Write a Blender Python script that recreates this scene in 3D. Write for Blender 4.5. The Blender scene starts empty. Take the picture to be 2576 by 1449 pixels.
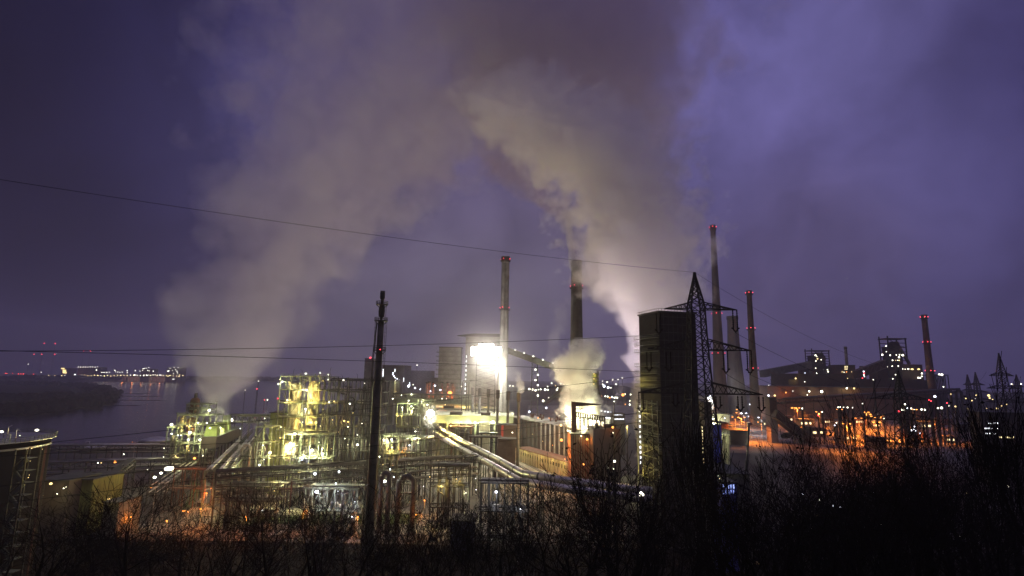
import bpy, math, random
from mathutils import Vector, Matrix, noise as mnoise

# ------------------------------------------------------------------ camera, sky, exposure
SC = bpy.context.scene
COL = SC.collection
W0, H0, F0 = 2576.0, 1449.0, 1340.0        # picture frame units used to read the survey of the place
CAMZ, PITCH, ROLL = 60.0, math.radians(9.24), math.radians(1.0)
cam_d = bpy.data.cameras.new('camera'); cam = bpy.data.objects.new('camera', cam_d); COL.objects.link(cam)
cam_d.sensor_width = 36.0; cam_d.lens = 36.0 * F0 / W0; cam_d.clip_start = 0.5; cam_d.clip_end = 30000
RM = Matrix.Rotation(math.pi / 2 + PITCH, 3, 'X') @ Matrix.Rotation(ROLL, 3, 'Z')
cam.matrix_world = Matrix.Translation((0, 0, CAMZ)) @ RM.to_4x4()
SC.camera = cam
SC.view_settings.view_transform = 'Standard'; SC.view_settings.look = 'None'
SC.view_settings.exposure = 0.0; SC.view_settings.gamma = 1.0
SC.cycles.volume_step_rate = 1.0
SC.cycles.volume_max_steps = 64
SC.cycles.volume_bounces = 3
SC.cycles.max_bounces = 5; SC.cycles.diffuse_bounces = 2; SC.cycles.glossy_bounces = 2
SC.cycles.sample_clamp_indirect = 2.0
SC.cycles.sample_clamp_direct = 0.0
SC.cycles.use_denoising = True

def ray(x, y):
    return RM @ Vector(((x - W0 / 2) / F0, (H0 / 2 - y) / F0, -1.0))
def P(x, y, d):                              # the point seen at x, y that lies d metres ahead
    v = ray(x, y); return Vector((0, 0, CAMZ)) + v * (d / v.y)
def G(x, y, z=0.0):                          # the point seen at x, y on the level z
    v = ray(x, y); return Vector((0, 0, CAMZ)) + v * ((z - CAMZ) / v.z)
def lin(r, g, b):
    f = lambda c: (c / 255 / 12.92) if c / 255 <= .04045 else ((c / 255 + .055) / 1.055) ** 2.4
    return (f(r), f(g), f(b), 1.0)

# world: an overcast dusk sky, violet, with cloud structure laid out by compass direction
world = bpy.data.worlds.new('World'); SC.world = world; world.use_nodes = True
WN = world.node_tree; WN.nodes.clear()
def nd(nt, t, **kw):
    n = nt.nodes.new(t)
    for k, v in kw.items():
        if k == 'inp':
            for a, b in v.items(): n.inputs[a].default_value = b
        else: setattr(n, k, v)
    return n
def make_sky():
    L = WN.links.new
    tc = nd(WN, 'ShaderNodeTexCoord'); nrm = nd(WN, 'ShaderNodeVectorMath', operation='NORMALIZE'); L(tc.outputs['Generated'], nrm.inputs[0])
    nz = nd(WN, 'ShaderNodeTexNoise', inp={'Scale': 2.6, 'Detail': 5.0, 'Roughness': .55}); L(nrm.outputs[0], nz.inputs['Vector'])
    sub = nd(WN, 'ShaderNodeVectorMath', operation='SUBTRACT'); L(nz.outputs['Color'], sub.inputs[0]); sub.inputs[1].default_value = (.5, .5, .5)
    mul = nd(WN, 'ShaderNodeVectorMath', operation='SCALE'); L(sub.outputs[0], mul.inputs[0]); mul.inputs['Scale'].default_value = .22
    wp = nd(WN, 'ShaderNodeVectorMath', operation='ADD'); L(nrm.outputs[0], wp.inputs[0]); L(mul.outputs[0], wp.inputs[1])
    cur = lin(*SKY_BASE)
    col = None
    base = nd(WN, 'ShaderNodeRGB'); base.outputs[0].default_value = cur; col = base.outputs[0]
    for (x, y, r, c, s) in SKY_BLOBS:
        v = ray(x, y).normalized()
        ds = nd(WN, 'ShaderNodeVectorMath', operation='DISTANCE'); L(wp.outputs[0], ds.inputs[0]); ds.inputs[1].default_value = v
        mr = nd(WN, 'ShaderNodeMapRange', interpolation_type='SMOOTHERSTEP'); L(ds.outputs['Value'], mr.inputs['Value'])
        mr.inputs['From Min'].default_value = 0; mr.inputs['From Max'].default_value = r / F0; mr.inputs['To Min'].default_value = s; mr.inputs['To Max'].default_value = 0
        mx = nd(WN, 'ShaderNodeMix', data_type='RGBA'); L(mr.outputs[0], mx.inputs[0]); L(col, mx.inputs[6]); mx.inputs[7].default_value = lin(*c)
        col = mx.outputs[2]
    up = nd(WN, 'ShaderNodeSeparateXYZ'); L(nrm.outputs[0], up.inputs[0])     # lilac brightness added overhead, out of view, to light the plumes
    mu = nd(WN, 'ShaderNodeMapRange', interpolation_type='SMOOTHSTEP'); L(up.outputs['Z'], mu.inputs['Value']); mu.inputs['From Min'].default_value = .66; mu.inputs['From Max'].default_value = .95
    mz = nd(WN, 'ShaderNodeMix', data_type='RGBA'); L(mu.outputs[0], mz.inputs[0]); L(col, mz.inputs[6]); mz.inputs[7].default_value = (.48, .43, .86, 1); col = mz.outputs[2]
    # mottled cloud
    n2 = nd(WN, 'ShaderNodeTexNoise', inp={'Scale': 5.0, 'Detail': 6.0, 'Roughness': .6, 'Distortion': .4}); L(wp.outputs[0], n2.inputs['Vector'])
    m2 = nd(WN, 'ShaderNodeMapRange'); L(n2.outputs[0], m2.inputs['Value']); m2.inputs['From Min'].default_value = .3; m2.inputs['From Max'].default_value = .7
    m2.inputs['To Min'].default_value = .72; m2.inputs['To Max'].default_value = 1.22
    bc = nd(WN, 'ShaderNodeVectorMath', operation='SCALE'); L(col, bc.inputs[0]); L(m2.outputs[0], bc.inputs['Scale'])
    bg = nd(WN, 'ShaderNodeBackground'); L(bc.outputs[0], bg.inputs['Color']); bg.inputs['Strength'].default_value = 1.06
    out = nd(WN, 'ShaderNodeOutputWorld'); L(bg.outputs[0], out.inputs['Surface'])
SKY_BASE = (38, 33, 56)
SKY_BLOBS = [  # seen at x, y, reach, colour, weight
    (2000, 350, 1500, (86, 80, 128), .92), (1850, 60, 560, (104, 98, 156), 1), (2080, 420, 300, (104, 96, 152), .6), (450, 250, 760, (78, 74, 134), .9), (640, 330, 300, (96, 92, 158), .7),
    (1150, 650, 900, (98, 88, 116), .9), (1150, 930, 620, (108, 102, 112), .85),
    (1200, -200, 900, (86, 76, 126), .8), (2150, 740, 420, (88, 78, 108), .8), (2420, 830, 380, (84, 80, 134), .6),
    (-150, -150, 1000, (16, 14, 42), 1), (-250, 760, 860, (20, 16, 34), .97), (2850, 150, 620, (44, 40, 84), .8), (2850, 1000, 560, (40, 36, 66), .8), (2080, 130, 260, (106, 100, 156), .35), (2330, 420, 300, (98, 92, 146), .4), (2000, 620, 260, (84, 76, 118), .5)]
make_sky()

# ------------------------------------------------------------------ helpers
rnd = random.Random(7)
def tag(o, label=None, cat=None, group=None, kind=None):
    if label: o['label'] = label
    if cat: o['category'] = cat
    if group: o['group'] = group
    if kind: o['kind'] = kind
    return o
def thing(name, loc, label, cat, group=None, rz=0.0):
    o = bpy.data.objects.new(name, None); COL.objects.link(o); o.location = loc; o.rotation_euler = (0, 0, rz)
    o.empty_display_size = 1; return tag(o, label, cat, group)
class MB:
    """collects shapes in world coordinates; build() links them as one mesh"""
    def __init__(s): s.v = []; s.f = []; s.m = []; s.mi = 0
    def add(s, vs, fs):
        n = len(s.v); s.v += [tuple(v) for v in vs]; s.f += [tuple(i + n for i in f) for f in fs]; s.m += [s.mi] * len(fs)
    def hexa(s, p):                          # 8 corners: bottom 4 ccw, top 4 ccw
        s.add(p, [(3, 2, 1, 0), (4, 5, 6, 7), (0, 1, 5, 4), (1, 2, 6, 5), (2, 3, 7, 6), (3, 0, 4, 7)])
    def box(s, x0, x1, y0, y1, z0, z1):
        s.hexa([(x0, y0, z0), (x1, y0, z0), (x1, y1, z0), (x0, y1, z0), (x0, y0, z1), (x1, y0, z1), (x1, y1, z1), (x0, y1, z1)])
    def obox(s, c, u, hw, hd, z0, z1):       # box turned to direction u (xy)
        u = Vector((u[0], u[1], 0)).normalized(); w = Vector((-u.y, u.x, 0)); c = Vector((c[0], c[1], 0))
        q = [c - u * hw - w * hd, c + u * hw - w * hd, c + u * hw + w * hd, c - u * hw + w * hd]
        s.hexa([(a.x, a.y, z0) for a in q] + [(a.x, a.y, z1) for a in q])
    def bar(s, a, b, w, h=None):             # square bar between two points
        a = Vector(a); b = Vector(b); h = h or w; t = b - a
        if t.length < 1e-6: return
        t.normalize(); up = Vector((0, 0, 1)) if abs(t.z) < .95 else Vector((1, 0, 0))
        u = t.cross(up).normalized(); v = u.cross(t)
        o = [(-w / 2, -h / 2), (w / 2, -h / 2), (w / 2, h / 2), (-w / 2, h / 2)]
        ps = [a + u * i + v * j for i, j in o] + [b + u * i + v * j for i, j in o]
        s.add(ps, [(0, 1, 2, 3), (7, 6, 5, 4), (4, 5, 1, 0), (5, 6, 2, 1), (6, 7, 3, 2), (7, 4, 0, 3)])
    def tube(s, pts, r, n=8, r2=None):
        pts = [Vector(p) for p in pts]; k = len(pts); rings = []
        up = Vector((0, 0, 1))
        for i, p in enumerate(pts):
            t = (pts[min(i + 1, k - 1)] - pts[max(i - 1, 0)]).normalized()
            uu = up if abs(t.z) < .92 else Vector((1, 0, 0))
            u = t.cross(uu).normalized(); v = u.cross(t)
            if isinstance(r, (list, tuple)): rr = r[i]
            else: rr = r if r2 is None else r + (r2 - r) * i / (k - 1)
            rings.append([p + (u * math.cos(2 * math.pi * j / n) + v * math.sin(2 * math.pi * j / n)) * rr for j in range(n)])
        vs = [q for rg in rings for q in rg]; fs = []
        for i in range(k - 1):
            for j in range(n):
                a = i * n + j; b = i * n + (j + 1) % n; fs.append((a, b, b + n, a + n))
        fs.append(tuple(range(n))[::-1]); fs.append(tuple((k - 1) * n + j for j in range(n)))
        s.add(vs, fs)
    def lathe(s, c, prof, n=16):             # prof: (r, z) from the bottom, closed at both ends
        vs = []; fs = []; c = Vector(c)
        for r, z in prof:
            for j in range(n): vs.append((c.x + r * math.cos(2 * math.pi * j / n), c.y + r * math.sin(2 * math.pi * j / n), c.z + z))
        for i in range(len(prof) - 1):
            for j in range(n):
                a = i * n + j; b = i * n + (j + 1) % n; fs.append((a, b, b + n, a + n))
        fs.append(tuple(range(n))[::-1]); fs.append(tuple((len(prof) - 1) * n + j for j in range(n)))
        s.add(vs, fs)
    def ball(s, c, r, sx=1, sz=1, n=8, m=5):
        pr = [(max(.01, r * math.sin(math.pi * i / m)) * sx, -r * math.cos(math.pi * i / m) * sz) for i in range(m + 1)]
        s.lathe(c, pr, n)
    def build(s, name, mat, parent=None, smooth=False):
        me = bpy.data.meshes.new(name)
        if parent is not None and parent.type == 'EMPTY':
            off = world_loc(parent); rz = world_rz(parent)
            Mi = (Matrix.Translation(off) @ Matrix.Rotation(rz, 4, 'Z')).inverted()
            vs = [tuple(Mi @ Vector(v)) for v in s.v]
        else: vs = s.v
        me.from_pydata(vs, [], s.f)
        mats = mat if isinstance(mat, (list, tuple)) else [mat]
        for m in mats: me.materials.append(m)
        if len(mats) > 1: me.polygons.foreach_set('material_index', s.m)
        if smooth: me.polygons.foreach_set('use_smooth', [True] * len(s.f))
        me.update()
        o = bpy.data.objects.new(name, me); COL.objects.link(o)
        if parent is not None:
            o.parent = parent
        return o
def world_loc(o): return Vector(o.location)
def world_rz(o): return o.rotation_euler.z
def subpart(mb, name, mat, part, smooth=False):
    """a sub-part: its mesh is written in the frame of the thing that carries the part"""
    th = part.parent
    o = mb.build(name, mat, th, smooth); o.parent = part; return o
def copy_tree(o, loc=None, rz=None, scale=None, label=None, group=None, parent=None):
    c = o.copy(); COL.objects.link(c); c.parent = parent
    if loc is not None: c.location = loc
    if rz is not None: c.rotation_euler = (0, 0, rz)
    if scale is not None: c.scale = (scale,) * 3 if not isinstance(scale, (list, tuple)) else scale
    if label: c['label'] = label
    if group: c['group'] = group
    for ch in o.children: copy_tree(ch, parent=c)
    return c

# ------------------------------------------------------------------ materials
def mat(name, col, rough=.7, metal=0.0, var=.35, scale=.4, bump=0.0, col2=None, detail=4, stretch=None, spec=None):
    m = bpy.data.materials.new(name); m.use_nodes = True; nt = m.node_tree; b = nt.nodes['Principled BSDF']; L = nt.links.new
    b.inputs['Roughness'].default_value = rough; b.inputs['Metallic'].default_value = metal
    b.inputs['Specular IOR Level'].default_value = spec if spec is not None else (.2 if rough > .5 else .5)
    g = nd(nt, 'ShaderNodeNewGeometry'); mp = nd(nt, 'ShaderNodeMapping'); L(g.outputs['Position'], mp.inputs['Vector'])
    mp.inputs['Scale'].default_value = stretch or (1, 1, 1)
    n = nd(nt, 'ShaderNodeTexNoise', inp={'Scale': scale, 'Detail': detail, 'Roughness': .65}); L(mp.outputs[0], n.inputs['Vector'])
    r = nd(nt, 'ShaderNodeValToRGB'); L(n.outputs[0], r.inputs[0])
    c2 = col2 or tuple(c * (1 - var) for c in col); r.color_ramp.elements[0].position = .32; r.color_ramp.elements[1].position = .68
    r.color_ramp.elements[0].color = (*c2, 1); r.color_ramp.elements[1].color = (*[min(1, c * (1 + var * .4)) for c in col], 1)
    L(r.outputs[0], b.inputs['Base Color'])
    if bump:
        bp = nd(nt, 'ShaderNodeBump', inp={'Strength': bump, 'Distance': .3}); L(n.outputs[0], bp.inputs['Height']); L(bp.outputs[0], b.inputs['Normal'])
    return m
def emis(name, col, strength, sample=False):
    m = bpy.data.materials.new(name); m.use_nodes = True; nt = m.node_tree; nt.nodes.clear()
    e = nd(nt, 'ShaderNodeEmission', inp={'Color': (*col, 1), 'Strength': strength}); o = nd(nt, 'ShaderNodeOutputMaterial'); nt.links.new(e.outputs[0], o.inputs['Surface'])
    m.cycles.emission_sampling = 'AUTO' if sample else 'NONE'
    return m
M = {
 'steel': mat('steel_dark', (.05, .05, .048), .6, .3, col2=(.025, .022, .02)),
 'steel_green': mat('steel_green_grey', (.15, .17, .13), .6, .1, col2=(.07, .07, .05)),
 'rust': mat('rusty_steel', (.13, .06, .04), .8, .1, col2=(.08, .04, .03)),
 'concrete': mat('concrete', (.30, .29, .27), .9, scale=.15, col2=(.16, .155, .14)),
 'concrete_dark': mat('soot_concrete', (.12, .115, .11), .9, scale=.12, col2=(.06, .055, .05)),
 'brick': mat('brick', (.22, .10, .07), .9, scale=.6, col2=(.10, .05, .04)),
 'pipe': mat('pipe_sheet', (.42, .40, .38), .38, .6, col2=(.22, .2, .19), scale=.25),
 'pipe_dark': mat('pipe_dark', (.075, .07, .07), .55, .3, col2=(.035, .033, .03)),
 'vessel': mat('vessel_paint', (.42, .38, .30), .6, .1, col2=(.20, .16, .11), scale=.3),
 'wall_green': mat('green_cladding', (.25, .30, .10), .7, col2=(.15, .18, .06), scale=.2),
 'roof_pale': mat('pale_sheet_roof', (.34, .36, .26), .6, col2=(.22, .23, .17), scale=.12),
 'roof_dark': mat('dark_roof', (.06, .058, .055), .85, col2=(.03, .03, .03), scale=.2),
 'wall_dark': mat('dark_cladding', (.06, .045, .042), .85, col2=(.045, .035, .035), scale=.15),
 'wall_pale': mat('pale_panel', (.5, .48, .40), .8, col2=(.26, .24, .18), scale=.5, stretch=(1, 1, .15)),
 'brown_wall': mat('brown_cladding', (.16, .085, .06), .85, col2=(.09, .05, .04), scale=.1),
 'blue_grey': mat('blue_grey_paint', (.05, .055, .10), .7),
 'blue': mat('blue_cladding', (.045, .05, .30), .6, col2=(.025, .03, .16)),
 'bark': mat('bark', (.012, .009, .008), .95, col2=(.005, .004, .004), scale=3, spec=.02),
 'red': mat('red_paint', (.35, .05, .04), .6),
 'yellow': mat('yellow_paint', (.55, .36, .05), .5),
 'insul': mat('insulator', (.012, .009, .008), .9, spec=.02),
}
EW = emis('lamp_white', (1.0, .96, .76), 6); EC = emis('lamp_cool', (.80, .84, 1.0), 6)
EY = emis('lamp_warm', (1.0, .74, .30), 2.6); EO = emis('lamp_sodium', (1.0, .34, .07), 3.4)
ER = emis('lamp_red', (1.0, .05, .07), 7); EWIN = emis('window_light', (1.0, .80, .42), 2.2); EWINW = emis('window_light_cool', (.9, .93, 1.0), 3.0)
EMI = {'w': EW, 'c': EC, 'y': EY, 'o': EO, 'r': ER}
LCOL = {'w': (.97, 1.0, .52), 'c': (.82, .87, 1.0), 'y': (1.0, .73, .18), 'o': (1.0, .26, .03), 'r': (1, .05, .05), 'f': (1.0, .95, .80), 'n': (1.0, .84, .86), 'q': (1.0, .86, .48)}
GLASS_OFF = mat('dark_glass', (.02, .02, .025), .2)

NL = [0]
def point_light(loc, power, kind, parent=None, r=.4, aim=None, cone=140):
    l = bpy.data.lights.new('lamp_light', 'SPOT' if aim else 'POINT')
    if aim: l.spot_size = math.radians(cone); l.spot_blend = .8
    l.energy = power; l.color = LCOL[kind]; l.shadow_soft_size = r
    o = bpy.data.objects.new('lamp_light', l); COL.objects.link(o); NL[0] += 1
    o.location = Vector(loc) - (world_loc(parent) if parent is not None else Vector())
    if aim: o.rotation_euler = Vector(aim).to_track_quat('-Z', 'Y').to_euler()
    if parent is not None: o.parent = parent
    return o
def px(d): return d / F0 * (W0 / 1024.0)     # metres of one rendered pixel at distance d
def lamp(parent, x, y, d, kind='w', size=1.5, power=0, wide=1.0):
    """a floodlight fixed to a structure: glowing lens under a small hood; size in rendered pixels"""
    p = P(x, y, d); r = px(d) * size * .36 * rnd.uniform(.6, 1.08)
    mb = MB(); mb.mi = 0; mb.ball(p, r, sx=wide, n=8, m=4); mb.mi = 1
    mb.box(p.x - r * .8 * wide, p.x + r * .8 * wide, p.y + r * .2, p.y + r * 1.3, p.z + r * .5, p.z + r * 1.0)
    o = mb.build('lamp', [EMI[kind], M['steel']], parent)
    if power: point_light(p + Vector((0, -r * 1.6, -r * .6)), power * (2.3 if parent.name.startswith(('process', 'cooling', 'coke_b')) else 1.0), kind, parent, r * .6)
    return o
HAZE = .00017
# survey windows: (origin x, origin y, scale) of enlarged views the positions below were read from
ZW = {1: (0, 858.7, .2501), 2: (515.2, 858.7, .2501), 3: (987.5, 772.8, .2501), 4: (1459.7, 644, .2501), 5: (1932, 729.9, .2501), 6: (0, 1087.1, .2501),
      7: (601, 1087.1, .2501), 8: (1202.1, 1030.4, .2501), 9: (1545.6, 901.6, .2501), 10: (1932, 987.5, .2501), 11: (815.7, 712.7, .2964),
      12: (901.6, 901.6, .15), 13: (1288, 901.6, .15), 14: (1159.2, 1073.3, .15)}
def Z(k, x, y): o = ZW[k]; return (o[0] + x * o[2], o[1] + y * o[2])
# ------------------------------------------------------------------ land and water
def hill_z(x, y):
    s = max(0.0, min(1.0, (x - 10) / 60.0))             # the slope stands higher on the right
    t = y / (150.0 + 25 * s)
    z = 58 - 56 * min(1, max(0, t)) ** (.92)
    z += 3.0 * s * math.sin(math.pi * min(1, max(0, t)))
    z += (mnoise.noise(Vector((x * .06, y * .06, 0))) * 1.6) * (1 if 5 < y < 150 else 0)
    return max(z, 0.0) if y < 190 else 0.0
def sheet(name, pts, z, m, label, kind='structure'):
    mb = MB(); mb.add([(p[0], p[1], z) for p in pts], [tuple(range(len(pts)))]); o = mb.build(name, m)
    return tag(o, label, kind=kind)
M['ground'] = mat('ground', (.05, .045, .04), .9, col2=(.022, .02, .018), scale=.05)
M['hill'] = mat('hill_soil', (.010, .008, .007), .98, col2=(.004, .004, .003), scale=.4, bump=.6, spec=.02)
M['asphalt'] = mat('asphalt', (.12, .11, .10), .85, col2=(.06, .055, .05), scale=.3)
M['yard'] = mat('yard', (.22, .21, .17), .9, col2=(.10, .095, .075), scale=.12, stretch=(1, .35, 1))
M['grass'] = mat('grass', (.05, .07, .02), .95, col2=(.02, .03, .01), scale=.4)
M['wood'] = mat('dark_wood', (.010, .010, .010), 1.0, col2=(.005, .005, .005), scale=.05, spec=.02)
wm = mat('water', (.012, .013, .02), .16, var=.1); M['water'] = wm
nt = wm.node_tree; b = nt.nodes['Principled BSDF']; nz = nd(nt, 'ShaderNodeTexNoise', inp={'Scale': .12, 'Detail': 3.0}); mp = nd(nt, 'ShaderNodeMapping'); g = nd(nt, 'ShaderNodeNewGeometry')
nt.links.new(g.outputs['Position'], mp.inputs['Vector']); mp.inputs['Scale'].default_value = (.5, 1.6, 1); nt.links.new(mp.outputs[0], nz.inputs['Vector'])
bp = nd(nt, 'ShaderNodeBump', inp={'Strength': .35, 'Distance': 1.0}); nt.links.new(nz.outputs[0], bp.inputs['Height']); nt.links.new(bp.outputs[0], b.inputs['Normal'])
def ground():
    sheet('ground', [(-4000, -50), (4000, -50), (4000, 5400), (-4000, 5400)], -.5, M['ground'], 'dark flat ground of the works')
    nx, ny = 90, 60; vs = []; fs = []
    for j in range(ny + 1):
        for i in range(nx + 1):
            x = -260 + 520 * i / nx; y = -45 + 250 * j / ny; vs.append((x, y, hill_z(x, y) - (1.0 if j == ny else 0)))
    for j in range(ny):
        for i in range(nx):
            a = j * (nx + 1) + i; fs.append((a, a + 1, a + nx + 2, a + nx + 1))
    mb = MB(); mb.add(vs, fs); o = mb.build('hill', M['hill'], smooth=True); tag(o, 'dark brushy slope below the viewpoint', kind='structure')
ground()
riv = [G(-60, 1118, -.4), G(430, 1112, -.4), G(700, 1090, -.4), G(860, 1010, -.4), G(900, 978, -.4), G(760, 962, -.4), G(480, 958, -.4), G(-200, 955, -.4)]
sheet('water', [(-1500, 300)] + [(p.x, p.y) for p in riv] + [(-3900, 2600), (-3900, 300)], -.42, M['water'], 'wide dark river reaching to the lit far bank')
# land strips in the river
def strip(x0, x1, y, h, label):
    a, b = G(x0, y, 0), G(x1, y + 1, 0); w = h
    mb = MB(); n = 14; top = []; bot = []
    for i in range(n + 1):
        t = i / n; p = a.lerp(b, t); k = (1 - abs(2 * t - 1) ** 3) * w
        top.append((p.x, p.y + k * (.6 + .4 * math.sin(i * 1.7)), -.25)); bot.append((p.x, p.y - k * .5, -.25))
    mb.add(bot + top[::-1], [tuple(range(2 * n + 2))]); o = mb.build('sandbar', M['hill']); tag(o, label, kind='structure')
strip(-60, 205, 1038, 9, 'low dark sandbar nearest the viewer in the river')
strip(150, 360, 1019, 14, 'dark sandbar tip running right from the wooded bank')
strip(240, 415, 1006, 14, 'thin dark groyne in the middle of the river')
strip(270, 410, 996, 14, 'thin dark groyne beyond the middle one')
strip(270, 385, 989, 14, 'thin dark groyne farthest up the river')
pen = [G(x, y, 0) for x, y in [(-300, 1062), (-40, 1052), (120, 1042), (230, 1024), (280, 1000), (275, 975), (180, 962), (-300, 962)]]
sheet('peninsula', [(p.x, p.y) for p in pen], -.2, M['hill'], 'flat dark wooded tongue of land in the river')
# a far wood that reads as one mass
def wood(name, pts, n, hmin, hmax, r, label, seed):
    rr = random.Random(seed); mb = MB()
    for _ in range(n):
        i = rr.randrange(len(pts) - 1); t = rr.random(); p = Vector(pts[i][:2]).lerp(Vector(pts[i + 1][:2]), t)
        x = p.x + rr.gauss(0, r * 1.6); y = p.y + rr.gauss(0, r * 1.6); h = rr.uniform(hmin, hmax); w = r * rr.uniform(.5, 1.1)
        mb.lathe((x, y, -.3), [(w * .3, 0), (w, h * .35), (w * .85, h * .7), (w * .3, h)], 6)
    o = mb.build(name, M['wood']); return tag(o, label, kind='stuff')
pp = [G(x, y, 0) for x, y in [(-120, 1045), (60, 1040), (190, 1024), (255, 1004), (262, 985), (200, 972), (60, 968), (-120, 966), (-120, 1000), (80, 1010), (180, 1000)]]
wood('wood', pp, 900, 7, 15, 9, 'dense dark wood covering the tongue of land in the river', 3)
pp = [G(x, y, 0) for x, y in [(-200, 958), (120, 957.5), (300, 957.5), (470, 957.5), (620, 957.5), (800, 959.5), (960, 963)]]
wood('wood', pp, 420, 12, 26, 26, 'dark tree line along the far bank of the river', 4)
# low hills closing the view
def hills(name, x0, x1, d, h, label, seed):
    n = 60; a = P(x0, 950, d).x; b = P(x1, 950, d).x; vs = []; fs = []
    for i in range(n + 1):
        x = a + (b - a) * i / n; e = min(1, 4 * min(i, n - i) / n)
        z = h * e * (.7 + .5 * mnoise.noise(Vector((i * .12, seed, 0))) + .12 * mnoise.noise(Vector((i * .9, seed, 3))))
        vs += [(x, d - 160, -.6), (x, d, max(0, z)), (x, d + 300, max(0, z) * .9), (x, d + 500, -.6)]
    for i in range(n):
        for k in range(3): fs.append((4 * i + k, 4 * i + 4 + k, 4 * i + 5 + k, 4 * i + 1 + k))
    mb = MB(); mb.add(vs, fs); o = mb.build(name, M['wood'], smooth=True); tag(o, label, kind='structure')
hills('hills', 1650, 2900, 1900, 46, 'long low dark ridge behind the furnaces', 1.3)
hills('hills', 1180, 1800, 1500, 34, 'low rise with scattered town lights in the centre', 7.7)
hills('hills', 2300, 3400, 1100, 30, 'dark wooded rise at the right edge', 4.1)
# roads, yards, verges
def gsheet(name, pts, z, m, label): return sheet(name, [G(x, y, z) for x, y in pts], z, m, label)
gsheet('road', [(470, 1330), (430, 1330), (466, 1296), (500, 1250), (512, 1222), (505, 1205), (470, 1200), (470, 1190), (545, 1192), (548, 1215), (545, 1260), (540, 1330)], -.30, M['asphalt'], 'access road curving between the pipe racks on the left')
gsheet('road', [(-200, 1345), (-200, 1318), (1700, 1318), (1700, 1345)], -.31, M['asphalt'], 'straight road along the foot of the dark slope')
gsheet('verge', [(500, 1205), (512, 1222), (500, 1250), (476, 1282), (462, 1280), (478, 1240), (480, 1212)], -.26, M['grass'], 'narrow grass island beside the curving road')
gsheet('verge', [(640, 1318), (640, 1300), (1130, 1290), (1130, 1318)], -.24, M['grass'], 'grass strip between road and pipe works')
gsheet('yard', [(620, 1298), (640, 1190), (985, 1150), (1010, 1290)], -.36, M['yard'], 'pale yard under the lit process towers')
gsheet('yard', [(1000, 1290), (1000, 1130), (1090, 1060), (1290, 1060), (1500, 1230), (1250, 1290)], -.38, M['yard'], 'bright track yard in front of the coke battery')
PZ = 22.0                                   # the right hand yard stands on a terrace
def terrace():
    f = lambda x, d, z: (P(x, 1000, d).x, d, z); mb = MB()
    mb.add([f(1800, 285, PZ), f(2470, 285, PZ), f(2470, 660, PZ), f(1800, 660, PZ), f(1780, 215, -.3), f(2560, 215, -.3), f(2560, 700, -.3), f(1720, 700, -.3)], [(0, 1, 2, 3), (4, 5, 1, 0), (5, 6, 2, 1), (7, 4, 0, 3)])
    o = mb.build('terrace', M['yard_right']); tag(o, 'sodium lit terrace of yards and roads on the right', kind='structure')
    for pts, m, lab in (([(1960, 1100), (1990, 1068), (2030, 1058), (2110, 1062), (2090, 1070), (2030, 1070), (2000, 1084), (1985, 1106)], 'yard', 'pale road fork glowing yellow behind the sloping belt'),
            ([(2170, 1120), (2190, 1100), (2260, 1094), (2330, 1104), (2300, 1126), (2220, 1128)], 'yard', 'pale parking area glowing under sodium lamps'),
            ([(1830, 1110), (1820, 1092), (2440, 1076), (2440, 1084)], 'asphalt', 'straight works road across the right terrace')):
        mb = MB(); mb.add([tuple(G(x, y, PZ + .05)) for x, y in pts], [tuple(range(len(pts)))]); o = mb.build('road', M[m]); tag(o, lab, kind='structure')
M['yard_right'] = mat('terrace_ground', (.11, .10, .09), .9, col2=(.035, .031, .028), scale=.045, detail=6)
terrace()
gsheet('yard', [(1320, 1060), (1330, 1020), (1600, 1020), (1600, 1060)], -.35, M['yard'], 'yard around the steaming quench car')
# rails
mb = MB()
for k in range(5):
    a = G(1110 + 16 * k, 1066, -.2); b = G(1400 + 22 * k, 1246 - 6 * k, -.2)
    mb.bar(a, b, .35, .25); mb.bar(a + Vector((1.6, 0, 0)), b + Vector((1.6, 0, 0)), .35, .25)
o = mb.build('rail_track', M['steel']); tag(o, 'parallel rail tracks across the bright yard', kind='structure')
M['concrete_mid'] = mat('weathered_shaft', (.15, .13, .12), .9, col2=(.08, .07, .065), scale=.1, stretch=(1, 1, .3))
# ------------------------------------------------------------------ chimneys
def ring(mb, c, r, z, w=1.2, n=16):
    """gallery with rail round a shaft"""
    mb.lathe((c.x, c.y, z), [(r + w, 0), (r + w, .25)], n)
    for hh in (.65, 1.2):
        pts = [(c.x + (r + w) * math.cos(2 * math.pi * j / n), c.y + (r + w) * math.sin(2 * math.pi * j / n), z + hh) for j in range(n + 1)]
        for j in range(n): mb.bar(pts[j], pts[j + 1], .12)
    for j in range(n):
        a = 2 * math.pi * j / n; mb.bar((c.x + (r + w) * math.cos(a), c.y + (r + w) * math.sin(a), z), (c.x + (r + w) * math.cos(a), c.y + (r + w) * math.sin(a), z + 1.2), .1)
def red_lamps(t, c, r, z, d, n=4, s=.7):
    q = px(d) * s * .5
    for j in range(n):
        a = 2 * math.pi * (j + .5) / n + .35; mb = MB(); mb.ball((c.x + (r + q * .6) * math.cos(a), c.y + (r + q * .6) * math.sin(a), z), q, n=6, m=4)
        mb.build('warning_lamp', ER, t)
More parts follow.
